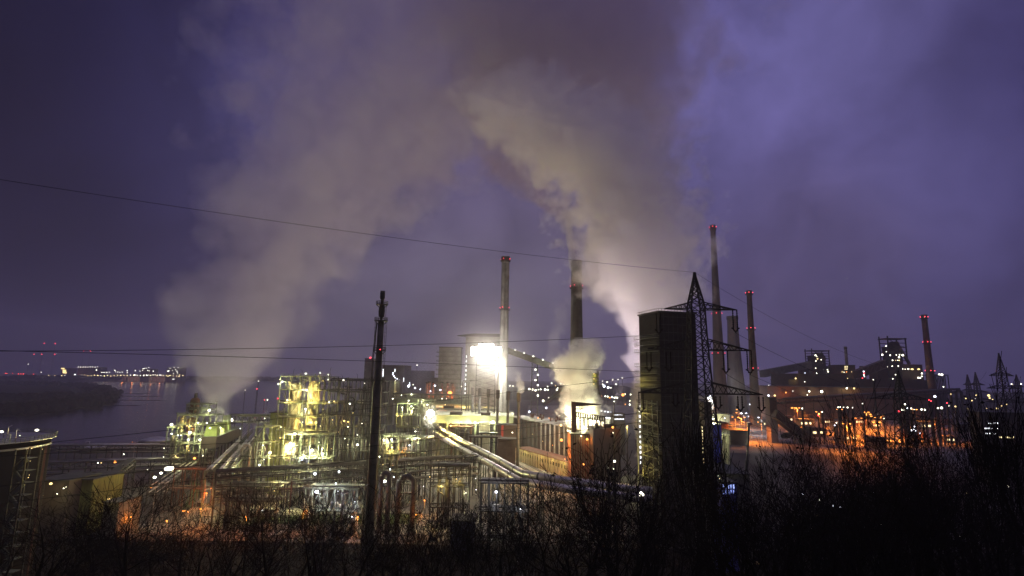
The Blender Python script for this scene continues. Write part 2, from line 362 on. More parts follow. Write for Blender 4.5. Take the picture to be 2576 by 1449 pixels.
def chimney(label, xt, yt, wt, d, m, yb=None, wb=None, reds=(), galleries=(), cap=True, group=None, lights=True):
    top = P(xt, yt, d); r1 = wt / 2 / F0 * d; r2 = (wb / 2 / F0 * d) if wb else r1 * 1.5
    t = thing('chimney', (top.x, top.y, 0), label, 'chimney', group)
    zt = top.z; mb = MB(); n = 12; pr = []
    for i in range(n + 1):
        k = i / n; pr.append((r2 + (r1 - r2) * (1 - (1 - k) ** 1.4), zt * k * .97))
    mb.lathe((top.x, top.y, -.4), pr, 24); mb.build('shaft', m, t, smooth=False)
    mb = MB(); mb.lathe((top.x, top.y, zt * .97 - .4), [(r1 * 1.0, -.1), (r1 * 1.12, .3), (r1 * 1.12, zt * .03), (r1 * .8, zt * .03 + .1), (r1 * .8, zt * .03 - 1)], 24)
    mb.build('cap', M['concrete_dark'], t)
    rad = lambda z: r2 + (r1 - r2) * (1 - (1 - min(1, z / (zt * .97))) ** 1.4)
    for y in galleries:
        z = P(xt, y, d).z; mb = MB(); ring(mb, top, rad(z), z - 1, 1.0); mb.build('gallery', M['steel'], t)
    for y in reds:
        z = P(xt, y, d).z; red_lamps(t, top, rad(z) + .5, z, d)
    mb = MB(); zz = .5                                    # ladder with hoops up the near side
    for s in (-.35, .35): mb.bar((top.x + s, top.y - r2 - .15, 0), (top.x + s, top.y - r1 - .2, zt - 2), .12)
    while zz < zt - 2:
        rr = rad(zz) + .3; mb.bar((top.x - .4, top.y - rr, zz), (top.x + .4, top.y - rr, zz), .1); zz += 1.5
    mb.build('ladder', M['steel'], t)
    return t
chimney('pale chimney beside the blinding floodlights, two rings of red lamps', 1272, 645, 20, 450, M['concrete'], wb=26, reds=(652, 774), galleries=(655, 778))
chimney('soot black chimney wrapped in steam, red lamps below its hidden top', 1450, 655, 27, 380, mat('black_white_shaft', (.09, .085, .08), .9, col2=(.05, .048, .045), scale=.1), wb=44, reds=(719,), galleries=(723,))
chimney('tallest thin pale chimney behind the pylon top', 1793, 566, 13, 560, M['concrete_mid'], wb=40, reds=(571, 788, 888), galleries=(574, 890))
chimney('broad plain concrete chimney stub between two slim chimneys', 1842, 795, 25, 600, M['concrete_mid'], wb=62)
chimney('slim dark red chimney with three rings of red lamps right of the pylon', 1884, 730, 12.5, 460, M['wall_dark'], wb=30, reds=(736, 825, 926), galleries=(739, 828, 929))
chimney('lone dark red chimney far right beyond the blast furnace', 2324, 791, 12.5, 600, M['rust'], wb=24, reds=(797, 860, 932), galleries=(800, 863, 935))

# flare stack with platforms, near
def flare_stack():
    d = 185; top = P(963, 733, d); c = Vector((top.x, top.y, 0)); Zz = lambda y: P(963, y, d).z
    t = thing('flare_stack', c, 'tall dark steel flare stack with ladder and four platforms', 'stack')
    pf = d / F0
    mb = MB(); mb.lathe(c, [(11.5 * pf, -.4), (11.0 * pf, Zz(1100)), (10.4 * pf, Zz(985)), (8.6 * pf, Zz(962)), (8 * pf, Zz(880)), (7.6 * pf, Zz(809))], 20); mb.build('shaft', M['pipe_dark'], t, True)
    mb = MB(); mb.lathe((c.x, c.y, 0), [(3.2 * pf, Zz(808)), (3.2 * pf, Zz(801)), (7.2 * pf, Zz(795)), (8 * pf, Zz(783)), (7 * pf, Zz(772)), (4.4 * pf, Zz(766)), (4.2 * pf, Zz(752))], 16); mb.build('burner_vessel', M['steel'], t, True)
    mb = MB(); mb.lathe((c.x, c.y, 0), [(5.0 * pf, Zz(753)), (6.4 * pf, Zz(750)), (6.4 * pf, Zz(737)), (5.4 * pf, Zz(733.5))], 16)
    for j in range(5): a = j * 1.26; mb.ball((c.x + 4.5 * pf * math.cos(a), c.y + 4.5 * pf * math.sin(a), Zz(733)), .25, n=6, m=4)
    mb.build('flare_tip', M['steel'], t)
    for y, r, w in ((767, 5, 10), (808, 7.5, 9), (883, 8, 8), (958, 9, 8)):
        mb = MB(); ring(mb, c, r * pf, Zz(y), w * pf, 14)
        for j in range(7): a = 2 * math.pi * j / 7; mb.bar((c.x + r * pf * math.cos(a), c.y + r * pf * math.sin(a), Zz(y) - 1.2), (c.x + (r + w) * pf * math.cos(a), c.y + (r + w) * pf * math.sin(a), Zz(y)), .12)
        mb.build('platform', M['steel'], t)
    for sx, z0, z1 in ((1.9, Zz(958), Zz(808)), (-1.6, Zz(883), Zz(808)), (1.4, Zz(808), Zz(767)), (2.2, 2, Zz(958))):
        mb = MB(); z = z0
        for s in (-.28, .28): mb.bar((c.x + sx + s, c.y - .6, z0), (c.x + sx + s, c.y - .6, z1), .09)
        while z < z1:
            mb.bar((c.x + sx - .28, c.y - .6, z), (c.x + sx + .28, c.y - .6, z), .07)
            if z > z0 + 2.4 and int(z * 2) % 3 == 0:
                for a0 in range(6): a, b = math.pi * a0 / 6, math.pi * (a0 + 1) / 6; mb.bar((c.x + sx + .42 * math.cos(a), c.y - .6 - .6 * math.sin(a), z), (c.x + sx + .42 * math.cos(b), c.y - .6 - .6 * math.sin(b), z), .06)
            z += .5
        mb.build('ladder', M['steel'], t)
    mb = MB()
    for sx in (-1.75, -2.1): mb.tube([(c.x + sx * 1.0, c.y - .4, 0), (c.x + sx, c.y - .4, Zz(890)), (c.x + sx * .7, c.y - .4, Zz(812))], .14, 6)
    mb.build('gas_line', M['pipe_dark'], t)
    red_lamps(t, c, 2.2, Zz(880), d, 2, .9)
flare_stack()

# ------------------------------------------------------------------ big quench tower
def quench_tower():
    near = P(1657, 784, 205); zt = near.z; n0 = Vector((near.x, near.y, 0)); ur = Vector((.966, .26, 0)); ul = Vector((-.26, .966, 0)); LR, LL = 16.2, 15.7
    t = thing('quench_tower', n0 + ur * 8 + ul * 7, 'huge dark square quench tower behind the pylon, balconies down its left face', 'tower')
    A, B, Cc, D = n0, n0 + ur * LR, n0 + ur * LR + ul * LL, n0 + ul * LL
    def q(p, z): return (p.x, p.y, z)
    mb = MB(); mb.hexa([q(p, -.4) for p in (A, B, Cc, D)] + [q(p, zt) for p in (A, B, Cc, D)]); mb.build('wall', M['tower_wall'], t)
    mb = MB()                                            # rim and rail
    for a, b in ((A, B), (B, Cc), (Cc, D), (D, A)):
        a2, b2 = a + (a - (A + Cc) / 2) * .03, b + (b - (A + Cc) / 2) * .03
        mb.bar(q(a2, zt + .1), q(b2, zt + .1), .7, .5); mb.bar(q(a2, zt + 1.3), q(b2, zt + 1.3), .12)
        for k in range(12): p = a2.lerp(b2, k / 12); mb.bar(q(p, zt), q(p, zt + 1.3), .1)
    mb.build('rim', M['steel'], t)
    # cladding seams: real ribs, 6 cm proud
    mb = MB(); z = 4
    while z < zt - 1:
        mb.bar(q(A - ul * .05 + ur * .2, z), q(B - ul * .05 - ur * .2, z), .12, .16); z += 3.05
    for k in range(1, 8): p = A.lerp(B, k / 8) - ul * .05; mb.bar(q(p, 1), q(p, zt - .5), .1)
    mb.build('cladding_rib', M['steel'], t)
    # balconies on the left face
    ys = [Z(4, 0, y)[1] for y in (830, 895, 962, 1105, 1175, 1245, 1315)] + [Z(9, 0, y)[1] for y in (505, 655, 735, 810, 880)]
    for y in ys:
        z = P(1610, y, 215).z; mb = MB(); w = 1.5
        a, b = A - ur * .1, D + ul * 1.6; o = -ur * w
        mb.hexa([q(p, z - .15) for p in (a, b, b + o, a + o)][::-1] + [q(p, z) for p in (a, b, b + o, a + o)][::-1])
        for hh in (.55, 1.1): mb.bar(q(a + o, z + hh), q(b + o, z + hh), .1); mb.bar(q(b + o, z + hh), q(b, z + hh), .1); mb.bar(q(a, z + hh), q(a + o, z + hh), .1)
        for k in range(11): p = a.lerp(b, k / 10) + o; mb.bar(q(p, z), q(p, z + 1.1), .08); mb.bar(q(p, z - .1), q(p - o, z - 1.0), .09)
        mb.build('balcony', M['steel_green'], t)
    # open stair frame down the lower left face
    mb = MB(); zs = P(1610, 1005, 215).z
    for k in range(5): p = A.lerp(D, k / 4) - ur * 1.6; mb.bar(q(p, 0), q(p, zs), .3)
    z = 2; fl = 0
    while z < zs:
        mb.bar(q(A - ur * 1.6, z), q(D - ur * 1.6, z), .22)
        a, b = (A.lerp(D, .1), A.lerp(D, .9)) if fl % 2 == 0 else (A.lerp(D, .9), A.lerp(D, .1)); mb.bar(q(a - ur * 1.3, z), q(b - ur * 1.3, min(zs, z + 4)), .35, .12); z += 4; fl += 1
    mb.build('stair_frame', M['steel_green'], t)
    for k in range(12):
        p = D - ur * .9 - ul * .6; z = P(1610, 1025 + k * 13, 218).z; m2 = MB(); m2.box(p.x - .22, p.x + .22, p.y - .3, p.y, z, z + .9); m2.build('strip_lamp', EWINW, t)
    for k, (y, pw) in enumerate(((1130, 1800), (1040, 1500), (1185, 1800), (960, 1500))):
        p = D - ur * 3.2 - ul * 4; point_light((p.x, p.y, P(1610, y, 215).z), pw, 'y', t, .5)
    # annex: dark stair shaft and blue clad lift shaft on the right
    a = P(1764, 1010, 214); b = P(1783, 1010, 214); c = P(1809, 1068, 212)
    t2 = thing('shaft_building', ((a.x + b.x) / 2, 214, 0), 'narrow dark shaft building right of the quench tower with lit slits', 'building')
    mb = MB(); mb.box(a.x, b.x, 211, 222, -.4, a.z); mb.build('wall', M['wall_dark'], t2)
    for k in range(13):
        z = P(1766, 1078 + k * 9, 210).z; m2 = MB(); x = P(1768, 1100, 210.6).x; m2.box(x - .13, x + .13, 210.8, 210.99, z, z + .75); m2.build('window', EWIN, t2)
    t3 = thing('lift_tower', ((b.x + c.x) / 2, 214, 0), 'blue clad lift tower at the right foot of the quench tower', 'tower')
    mb = MB(); mb.box(b.x + .02, c.x, 210, 219, -.4, c.z)
    mb.build('wall', M['blue'], t3); mb = MB(); mb.box(b.x - .2, c.x + .25, 209.7, 219.3, c.z, c.z + .35); mb.box(b.x + .1, c.x + .1, 209.85, 210, P(1800, 1108, 210).z, P(1800, 1106, 210).z); mb.build('roof_edge', M['steel'], t3)
    lamp(t3, 1793, 1052, 216, 'w', 3.2, 9000, 1.2)
M['tower_wall'] = mat('tower_concrete', (.018, .017, .015), .92, col2=(.009, .0085, .008), scale=.25, stretch=(1, 1, 2.2))
quench_tower()

# ------------------------------------------------------------------ electricity pylons and lines
def pylon(loc, zt, label, k=1.0, rz=0.0, arms=None, thick=.2, ins=True, half=None, group=None):
    """lattice pylon: loc is the foot, zt the height of its tip above the foot"""
    t = thing('electricity_pylon', loc, label, 'pylon', group, rz)
    H = zt; fb = H * .085
    R3 = Matrix.Rotation(rz, 3, 'Z'); L0 = Vector(loc)
    w = lambda x, y, z: L0 + R3 @ Vector((x, y, z))
    zs_neck = arms[0][0] + .7                              # tower width by height
    def hw(z):
        if z > zs_neck: return max(.12, 1.55 * k * (H - z) / (H - zs_neck))
        return 1.55 * k + (fb - 1.55 * k) * ((zs_neck - z) / zs_neck) ** 1.5
    mb = MB(); levels = []; z = H
    while z > 0:
        levels.append(z); z -= max(1.1, hw(z) * 1.55)
    levels.append(0)
    for s in ((1, 1), (1, -1), (-1, 1), (-1, -1)):
        for i in range(len(levels) - 1):
            a, b = levels[i], levels[i + 1]; mb.bar(w(s[0] * hw(a), s[1] * hw(a), a), w(s[0] * hw(b), s[1] * hw(b), b), thick * 1.35)
    for i in range(len(levels) - 1):
        a, b = levels[i], levels[i + 1]; ha, hb = hw(a), hw(b)
        for f in range(4):
            q = [(1, 1), (-1, 1), (-1, -1), (1, -1)]; p0, p1 = q[f], q[(f + 1) % 4]
            mb.bar(w(p0[0] * ha, p0[1] * ha, a), w(p1[0] * hb, p1[1] * hb, b), thick * .7); mb.bar(w(p1[0] * ha, p1[1] * ha, a), w(p0[0] * hb, p0[1] * hb, b), thick * .7)
            mb.bar(w(p0[0] * hb, p0[1] * hb, b), w(p1[0] * hb, p1[1] * hb, b), thick * .6)
    mb.build('mast', M['steel_pylon'], t)
    ends = []
    for (za, hl, hr, rise) in arms:
        mb = MB()
        for s, hx in ((-1, hl), (1, hr)):
            tip = w(s * hx, 0, za); b0 = hw(za)
            for y in (-1, 1):
                mb.bar(w(s * b0, y * b0, za), tip, thick); mb.bar(w(s * b0, y * b0 * .8, za + rise), tip, thick)
                n = 5
                for i in range(n):
                    f0, f1 = i / n, (i + .5) / n; lo = lambda f: w(s * (b0 + (hx - b0) * f), y * b0 * (1 - f), za); up = lambda f: w(s * (b0 + (hx - b0) * f), y * b0 * .8 * (1 - f), za + rise * (1 - f))
                    mb.bar(lo(f0), up(f1), thick * .6); mb.bar(up(f1), lo((i + 1) / n), thick * .6)
        mb.build('cross_arm', M['steel_pylon'], t)
    return t, w
M['steel_pylon'] = mat('pylon_steel', (.025, .024, .023), .8, .0, spec=.1)
def insulator(t, top, L, thick=.19, gap=1.0):
    mb = MB(); a = Vector(top)
    for s in (-gap / 2, gap / 2):
        mb.bar(a + Vector((s, 0, 0)), a + Vector((s, 0, -L)), thick)
        z = .4
        while z < L - .3: mb.lathe(a + Vector((s, 0, -z)), [(thick * 1.1, 0), (thick * 1.1, .12)], 6); z += .55
    mb.tube([a + Vector((-gap * .95, 0, -L + .25)), a + Vector((-gap / 2, 0, -L)), a + Vector((-gap * .3, 0, -L - .5)), a + Vector((gap * .3, 0, -L - .5)), a + Vector((gap / 2, 0, -L)), a + Vector((gap * .95, 0, -L + .25))], thick * .9, 6)
    mb.bar(a + Vector((0, 0, -L - .5)), a + Vector((0, 0, -L - 1)), thick)
    mb.build('insulator', M['insul'], t)
D1 = 128.0
tip = P(1747, 685, D1); f1 = Vector((tip.x, D1, hill_z(tip.x, D1) - .5)); Hh = tip.z - f1.z
hz = lambda y: P(1750, y, D1).z - f1.z
xw = lambda x, y: P(x, y, D1).x - tip.x
arms1 = [(hz(778), -xw(1672, 785), xw(1853, 776), hz(762) - hz(778)), (hz(880), -xw(1629, 884), xw(1890, 880), hz(853) - hz(880)), (hz(990), -xw(1606, 984), xw(1919, 998), hz(961) - hz(990))]
py1, w1 = pylon(f1, Hh, 'tall lattice pylon with three pairs of arms in front of the quench tower', 1.05, 0, arms1, .23)
INS = {}
for key, x, y, y2 in (('a1', 1656, 787, 842), ('a2', 1848, 779, 838), ('b1', 1632, 885, 937), ('b2', 1681, 885, 937), ('b3', 1824, 881, 941), ('b4', 1884, 882, 943), ('c1', 1612, 985, 1040), ('c2', 1699, 988, 1025), ('c3', 1806, 996, 1032), ('c4', 1861, 996, 1037), ('c5', 1914, 998, 1038)):
    q = P(x, y, D1); L = q.z - P(x, y2, D1).z
    insulator(py1, q, L - 1.0); INS[key] = Vector((q.x, q.y, q.z - L))
def wire(name, a, b, sag, r, label, n=40, group=None):
    a, b = Vector(a), Vector(b); pts = []
    for i in range(n + 1):
        t = i / n; p = a.lerp(b, t); p.z -= sag * 4 * t * (1 - t); pts.append(p)
    mb = MB(); mb.tube(pts, r, 5); o = mb.build(name, M['steel_pylon']); return tag(o, label, 'cable', group)
G1 = 'overhead power lines'
# each line runs from its insulator past the left of the viewpoint
def wleft(a, x, y, d, label, r=.045, sag=1.0, k=1.25):
    """line from a through the point seen at the left edge, carried on beyond it"""
    b = P(x, y, d); c = Vector(a) + (b - Vector(a)) * k
    return wire('power_line', a, c, sag, r, label, group=G1)
wleft(tip, 0, 432, 66, 'thin earth wire falling from upper left edge to the pylon tip', .035, 1.6)
wleft(INS['a1'], 0, 871, 92, 'upper of two level wires crossing the left sky', .05, 1.3)
wleft(INS['b1'], 0, 888, 88, 'lower of two level wires crossing the left sky', .05, -.6)
wleft(INS['b2'], 0, 1118, 80, 'power wire rising right from beside the left tank top', .045, .7)
wleft(INS['c1'], 0, 1140, 84, 'power wire crossing the left tank just under its rim', .045, .7)
wleft(INS['c2'], 0, 1212, 76, 'power wire crossing the dark pipe racks, second from the bottom', .045, .9)
wleft(INS['c3'], 0, 1256, 78, 'lowest power wire crossing the dark pipe racks', .045, .9)
# second pylon of the line and the wires that run to it
D2 = 205.0; tip2 = P(2259, 932, D2); f2 = Vector((tip2.x, D2, -.4)); z2 = lambda y: P(2262, y, D2).z - f2.z
arms2 = [(z2(1004), -(P(2188, 1004, D2).x - tip2.x), P(2336, 1004, D2).x - tip2.x, 2.2), (z2(1056), -(P(2165, 1056, D2).x - tip2.x), P(2362, 1056, D2).x - tip2.x, 2.6), (z2(1112), -(P(2175, 1112, D2).x - tip2.x), P(2355, 1112, D2).x - tip2.x, 2.6)]
py2, w2 = pylon(f2, tip2.z - f2.z, 'second lattice pylon standing amid the orange lit yard', 1.0, 0, arms2, .2)
ends2 = [(tip2.x + a, D2, f2.z + z) for z, hl, hr, _ in arms2 for a in (-hl, hr)]
wire('power_line', tip, tip2, 3, .035, 'earth wire falling right from the near pylon tip', group=G1)
for key, e, lab in (('a2', 1, 'wire from the end of the top right arm to the second pylon'), ('b3', 2, 'wire from the inner middle right arm to the second pylon'), ('b4', 3, 'wire from the outer middle right arm to the second pylon'), ('c4', 4, 'wire from the lowest right arm to the second pylon'), ('c5', 5, 'wire from the lowest right arm tip to the second pylon'), ('c3', 4, 'innermost wire from the lowest right arm to the second pylon')):
    q = Vector(ends2[e]); q.z -= 2.5
    if key == 'c3': q.x += 3.0
    wire('power_line', INS[key], q, 3.0, .045, lab, group=G1)
    insulator(py2, (q.x, q.y, q.z + 2.5), 2.0, .1, .5)
# far pylons
def far_pylon(x, y, d, w, label):
    q = P(x, y, d); zt = q.z + .4; u = w / F0 * d
    ar = [(zt * .80, u * .6, u * .6, zt * .03), (zt * .69, u * .8, u * .8, zt * .03), (zt * .57, u, u, zt * .03)]
    pylon(Vector((q.x, d, -.4)), zt, label, zt / 62, 0, ar, .34 * d / 400)
far_pylon(2512, 888, 390, 51, 'far lattice pylon silhouetted against the sky at the right')
far_pylon(2453, 936, 620, 34, 'small hazy pylon left of the far right one')
far_pylon(2433, 942, 760, 22, 'faintest tiny pylon near the far chimney')
far_pylon(2556, 942, 620, 26, 'small faint pylon at the right edge')
for a, s in ((-1, .6), (1, .6), (-1, 1), (1, 1)):
    q = P(2512 + a * 51 * s, 935 if s < 1 else 953, 390); r = P(2453 + a * 34 * s, 958 if s < 1 else 968, 620)
    wire('power_line', q, r, 6, .06, 'faint wire between the two far right pylons', 16, 'far power lines')
M['tank_black'] = mat('tank_coating', (.015, .012, .012), .9, col2=(.008, .007, .007), scale=.2, stretch=(1, 1, .3), spec=.05)
M['shed_green'] = mat('shed_sheet', (.10, .10, .025), .8, col2=(.04, .04, .012), scale=.8, stretch=(1, 1, .1))
# ------------------------------------------------------------------ process plant
def span(x0, x1, yt, d): a = P(x0, yt, d); b = P(x1, yt, d); return a.x, b.x, a.z
def process_tower(label, x0, x1, yt, d, depth, floors, cols, m='steel_green', z0=0.0, lamps=(), vessels=(), seed=1, pipes=6, brace=.6, name='process_tower', w=.35, gear=10, inner=(), pm='pipe_dark', hpipes=4):
    """open steel tower: columns, floors with rails, bracing, standing pipes, gear on the decks"""
    rr = random.Random(seed); xa, xb, zt = span(x0, x1, yt, d); ya, yb = d, d + depth
    t = thing(name, ((xa + xb) / 2, d + depth / 2, z0), label, 'plant')
    mb = MB(); ny = max(2, int(depth / 6) + 1)
    X = [xa + (xb - xa) * i / cols for i in range(cols + 1)]; Y = [ya + depth * j / (ny - 1) for j in range(ny)]
    ZZ = [z0 + (zt - z0) * i / floors for i in range(floors + 1)]
    for x in X:
        for y in Y: mb.box(x - w / 2, x + w / 2, y - w / 2, y + w / 2, z0 - .4, zt + (1.4 if rr.random() < .3 else 0))
    for z in ZZ[1:]:
        for y in Y: mb.bar((xa, y, z - .15), (xb, y, z - .15), w * .8)
        for x in X: mb.bar((x, ya, z - .15), (x, yb, z - .15), w * .8)
    for k in range(floors):
        for i in range(cols):
            if rr.random() < brace:
                a, b = (X[i], ZZ[k]), (X[i + 1], ZZ[k + 1])
                if rr.random() < .5: a, b = (X[i + 1], ZZ[k]), (X[i], ZZ[k + 1])
                mb.bar((a[0], ya, a[1]), (b[0], ya, b[1]), w * .45)
                if rr.random() < .5: mb.bar((a[0], yb, a[1]), (b[0], yb, b[1]), w * .45)
    mb.build('frame', M[m], t)
    for z in ZZ[1:]:
        mb = MB(); o = rr.choice((0, 0, .9)); x_0 = xa - o; x_1 = xb + rr.choice((0, 0, 1.1))
        mb.box(x_0, x_1, ya - .5, ya + depth * .35, z, z + .12); mb.box(x_0, x_1, ya + depth * .6, yb + .3, z + .003, z + .12)
        deck = mb.build('platform', M[m], t); mb = MB()
        for hh in (.55, 1.1): mb.bar((x_0, ya - .5, z + hh), (x_1, ya - .5, z + hh), .09)
        n = int((x_1 - x_0) / 1.8)
        for i in range(n + 1): xx = x_0 + (x_1 - x_0) * i / n; mb.bar((xx, ya - .5, z), (xx, ya - .5, z + 1.1), .07)
        subpart(mb, 'railing', M[m], deck)
    for k in range(pipes):
        x = rr.uniform(xa + .5, xb - .5); y = ya + rr.choice((-.9, 1.2, depth * .4)); za = z0; zb = rr.uniform(.5, 1.02) * (zt - z0) + z0; r = rr.uniform(.12, .42)
        mb = MB(); mb.tube([(x, y, za), (x, y, zb - 1), (x + rr.choice((-1, 1)) * .7, y + .1, zb - .3), (x + rr.choice((-1, 1)) * 2.4, y + 1.5, zb)], r, 8); mb.build('pipe', M[pm], t, True)
    for k in range(hpipes):
        z = rr.choice(ZZ[1:]) + rr.uniform(.4, 1.2); r = rr.uniform(.12, .3); mb = MB(); y = ya + rr.uniform(0, 2)
        mb.tube([(xa - rr.uniform(0, 1.5), y, z), (xb + rr.uniform(0, 1.5), y, z)], r, 8); mb.build('pipe', M[pm], t, True)
    for k in range(gear):
        z = rr.choice(ZZ[:-1]) + .15; x = rr.uniform(xa + 1, xb - 1); y = ya + rr.uniform(.6, depth * .5); mb = MB(); q = rr.uniform(.5, 1.3)
        if rr.random() < .5: mb.box(x - q, x + q, y - q * .6, y + q * .6, z, z + q * 1.4)
        else: mb.lathe((x, y, z), [(q * .6, 0), (q * .7, q * .5), (q * .7, q * 2), (q * .3, q * 2.5)], 10)
        mb.build('machinery', M[rr.choice(('vessel', 'pipe', 'steel'))], t)
    for k in range(3):
        x = rr.uniform(xa, xb); mb = MB(); hh = rr.uniform(1.5, 4); mb.bar((x, yb, zt), (x, yb, zt + hh), .14); mb.bar((x, yb, zt + hh), (x + rr.uniform(-1.4, 1.4), yb - .3, zt + hh + .8), .1); mb.build('mast', M[m], t)
    for (vx, vy0, vy1, vw, vd, vm) in vessels:             # standing vessels: px centre, top, bottom, width
        a = P(vx, vy0, d + vd); b = P(vx, vy1, d + vd); r = vw / 2 / F0 * (d + vd); h = a.z - b.z; mb = MB()
        mb.lathe((a.x, d + vd, b.z), [(r * .35, -.1), (r * .8, r * .15), (r, r * .5), (r, h - r * .6), (r * .8, h - r * .25), (r * .3, h)], 20)
        for q in range(1, int(h / 4)): mb.lathe((a.x, d + vd, b.z + q * 4), [(r * 1.03, 0), (r * 1.03, .25)], 20)
        mb.build('vessel', M[vm], t, True)
    for l in lamps:
        lx, ly, kk, s = l[:4]; lamp(t, lx, ly, d - .9 if len(l) < 6 else d + l[5], kk, s, l[4] if len(l) > 4 else 0, 1.3)
    for (lx, ly, dd, kk, pw) in inner: point_light(P(lx, ly, d + dd), pw, kk, t, .6)
    return t
z1 = lambda x, y: Z(1, x, y); z2_ = lambda x, y: Z(2, x, y)
def LL(k, lst):                                           # window lamps -> frame lamps
    return [(*Z(k, l[0], l[1]), *l[2:]) for l in lst]
process_tower('tall yellow lit tower with two pale vessels between open floors', 707, 829, 946, 262, 14, 9, 5, seed=11, pipes=7, gear=12,
    vessels=[(745, 962, 1096, 29, 5, 'vessel'), (792, 958, 1070, 30, 5, 'vessel'), (736, 1108, 1150, 30, 3, 'vessel'), (785, 1100, 1140, 30, 3, 'vessel')],
    lamps=LL(2, [(780, 405, 'w', 3.0, 2500), (1015, 325, 'w', 1.8), (1243, 335, 'w', 1.6), (1022, 490, 'w', 2.6, 2500), (830, 592, 'w', 2.0), (1012, 680, 'w', 3.2, 3500), (1250, 612, 'w', 1.8), (985, 812, 'w', 1.6), (765, 863, 'w', 1.4), (1162, 852, 'w', 1.6),
        (1100, 405, 'y', 2.0, 1800), (1075, 600, 'y', 2.6, 2600), (1062, 790, 'y', 2.4, 2600), (1112, 812, 'y', 2.6, 1500), (1098, 520, 'y', 2.0, 2000), (860, 590, 'y', 1.8, 1200), (845, 410, 'y', 1.4, 800), (955, 815, 'y', 2.0, 1500), (1240, 385, 'w', 1.4), (740, 430, 'w', 1.5)]), inner=[(768, 980, 4, 'y', 2400), (768, 1030, 4, 'y', 2400), (768, 1075, 4, 'y', 2400), (815, 1010, 3, 'y', 1800), (720, 1010, 3, 'y', 1500)])
process_tower('dark crowded lattice tower of pipes behind the flare stack', 832, 962, 956, 266, 15, 10, 6, m='steel', seed=5, pipes=26, gear=16, brace=.45, pm='pipe_dark', hpipes=9,
    lamps=LL(2, [(1302, 603, 'y', 2.4, 500), (1458, 628, 'w', 1.8), (1440, 860, 'w', 1.8), (1535, 940, 'w', 2.4, 600), (1408, 978, 'w', 1.6), (1580, 826, 'w', 1.4), (1395, 390, 'w', 1.6), (1607, 421, 'w', 1.2), (1403, 800, 'y', 2.4, 900), (1442, 810, 'y', 2.0), (1285, 790, 'y', 1.4, 400), (1535, 1040, 'w', 3.0, 1600), (1345, 912, 'y', 1.0), (1273, 1080, 'y', 1.2), (1440, 1040, 'w', 1.2), (1490, 720, 'y', 1.0)]),
    inner=[(900, 1050, 9, 'y', 900), (860, 1110, 9, 'y', 1200), (935, 1120, 9, 'w', 900)])
process_tower('bright low deck with two domed vessels under big white lamps', 715, 826, 1092, 250, 9, 3, 5, seed=21, pipes=9, gear=14, brace=.8,
    vessels=[(733, 1112, 1160, 30, 4, 'vessel'), (784, 1120, 1166, 34, 4, 'pipe_dark')],
    lamps=LL(2, [(905, 932, 'w', 3.6, 7000), (1078, 1095, 'w', 4.2, 7000), (655, 1120, 'w', 3.6, 5000), (550, 1245, 'w', 2.6, 1500), (860, 1022, 'w', 3.0, 2500), (980, 1190, 'c', 1.8, 1200), (1190, 1130, 'w', 1.8, 1800), (1150, 1015, 'w', 1.2), (595, 1188, 'w', 1.3), (760, 970, 'y', 2.0, 2500), (850, 1105, 'y', 2.4, 3500), (1190, 1075, 'y', 1.4, 1500)]),
    inner=[(700, 1140, 3, 'y', 9000), (760, 1150, 2, 'w', 9000), (810, 1150, 2, 'w', 8000)])
process_tower('small lit frame with round vessels right of the flare stack foot', 957, 1003, 1096, 250, 9, 4, 3, seed=31, pipes=4, gear=6,
    vessels=[(970, 1104, 1130, 18, 2, 'vessel'), (985, 1130, 1158, 14, 2, 'vessel')],
    lamps=LL(2, [(1880, 985, 'w', 2.4, 3000), (1800, 990, 'w', 1.8, 800), (1885, 1065, 'y', 2.4, 2500), (1757, 1160, 'w', 1.8), (1470 + 320, 1240, 'y', 1.2)]), inner=[(980, 1140, 1, 'y', 2500)])
process_tower('tall thin open frame carrying a curved duct left of the lit vessels', 645, 684, 1074, 252, 9, 5, 2, seed=41, pipes=4, gear=3, brace=1, lamps=[(662, 1120, 'w', 1.4, 800)])
# left group by the river
process_tower('riverside plant tower with floodlit floors, left of the cooling cells', 447, 528, 1044, 300, 14, 7, 5, seed=51, pipes=9, gear=12, z0=0, brace=.7,
    vessels=[(462, 1046, 1090, 14, 4, 'vessel'), (484, 1050, 1100, 20, 4, 'rust')],
    lamps=LL(1, [(2080, 822, 'w', 1.8), (1990, 820, 'w', 2.2, 900), (1910, 915, 'w', 3.2, 1800), (1790, 945, 'w', 1.4), (1820, 945, 'w', 1.4), (1895, 990, 'w', 2.4, 1200), (2010, 990, 'w', 3.0, 2500), (2042, 990, 'w', 2.8), (2065, 960, 'w', 1.6), (2035, 1052, 'w', 2.4, 1200), (1880, 1052, 'y', 2.2, 900), (2045, 1150, 'w', 1.6), (1765, 1155, 'y', 1.5), (1840, 800, 'y', 1.4, 700), (1880, 850, 'y', 1.6, 700), (1920, 850, 'y', 2.2, 900), (1900, 1100, 'y', 1.2)]))
process_tower('narrow top section of the riverside plant with round chimney cap', 471, 526, 1016, 303, 8, 2, 3, seed=52, pipes=2, gear=1, z0=P(480, 1044, 303).z, brace=1,
    vessels=[(492, 1000, 1042, 21, 4, 'rust'), (494, 988, 1002, 8, 4, 'pipe_dark')], lamps=LL(1, [(2105, 693, 'w', 3.0, 2200)]))
process_tower('lower left wing of the riverside plant with slanted lamps', 422, 447, 1076, 298, 10, 4, 2, seed=53, pipes=3, gear=4, lamps=LL(1, [(1725, 838, 'w', 2.6, 1500), (1727, 930, 'w', 1.8), (1650, 1075, 'w', 1.2), (1645, 1163, 'w', 1.1)]))
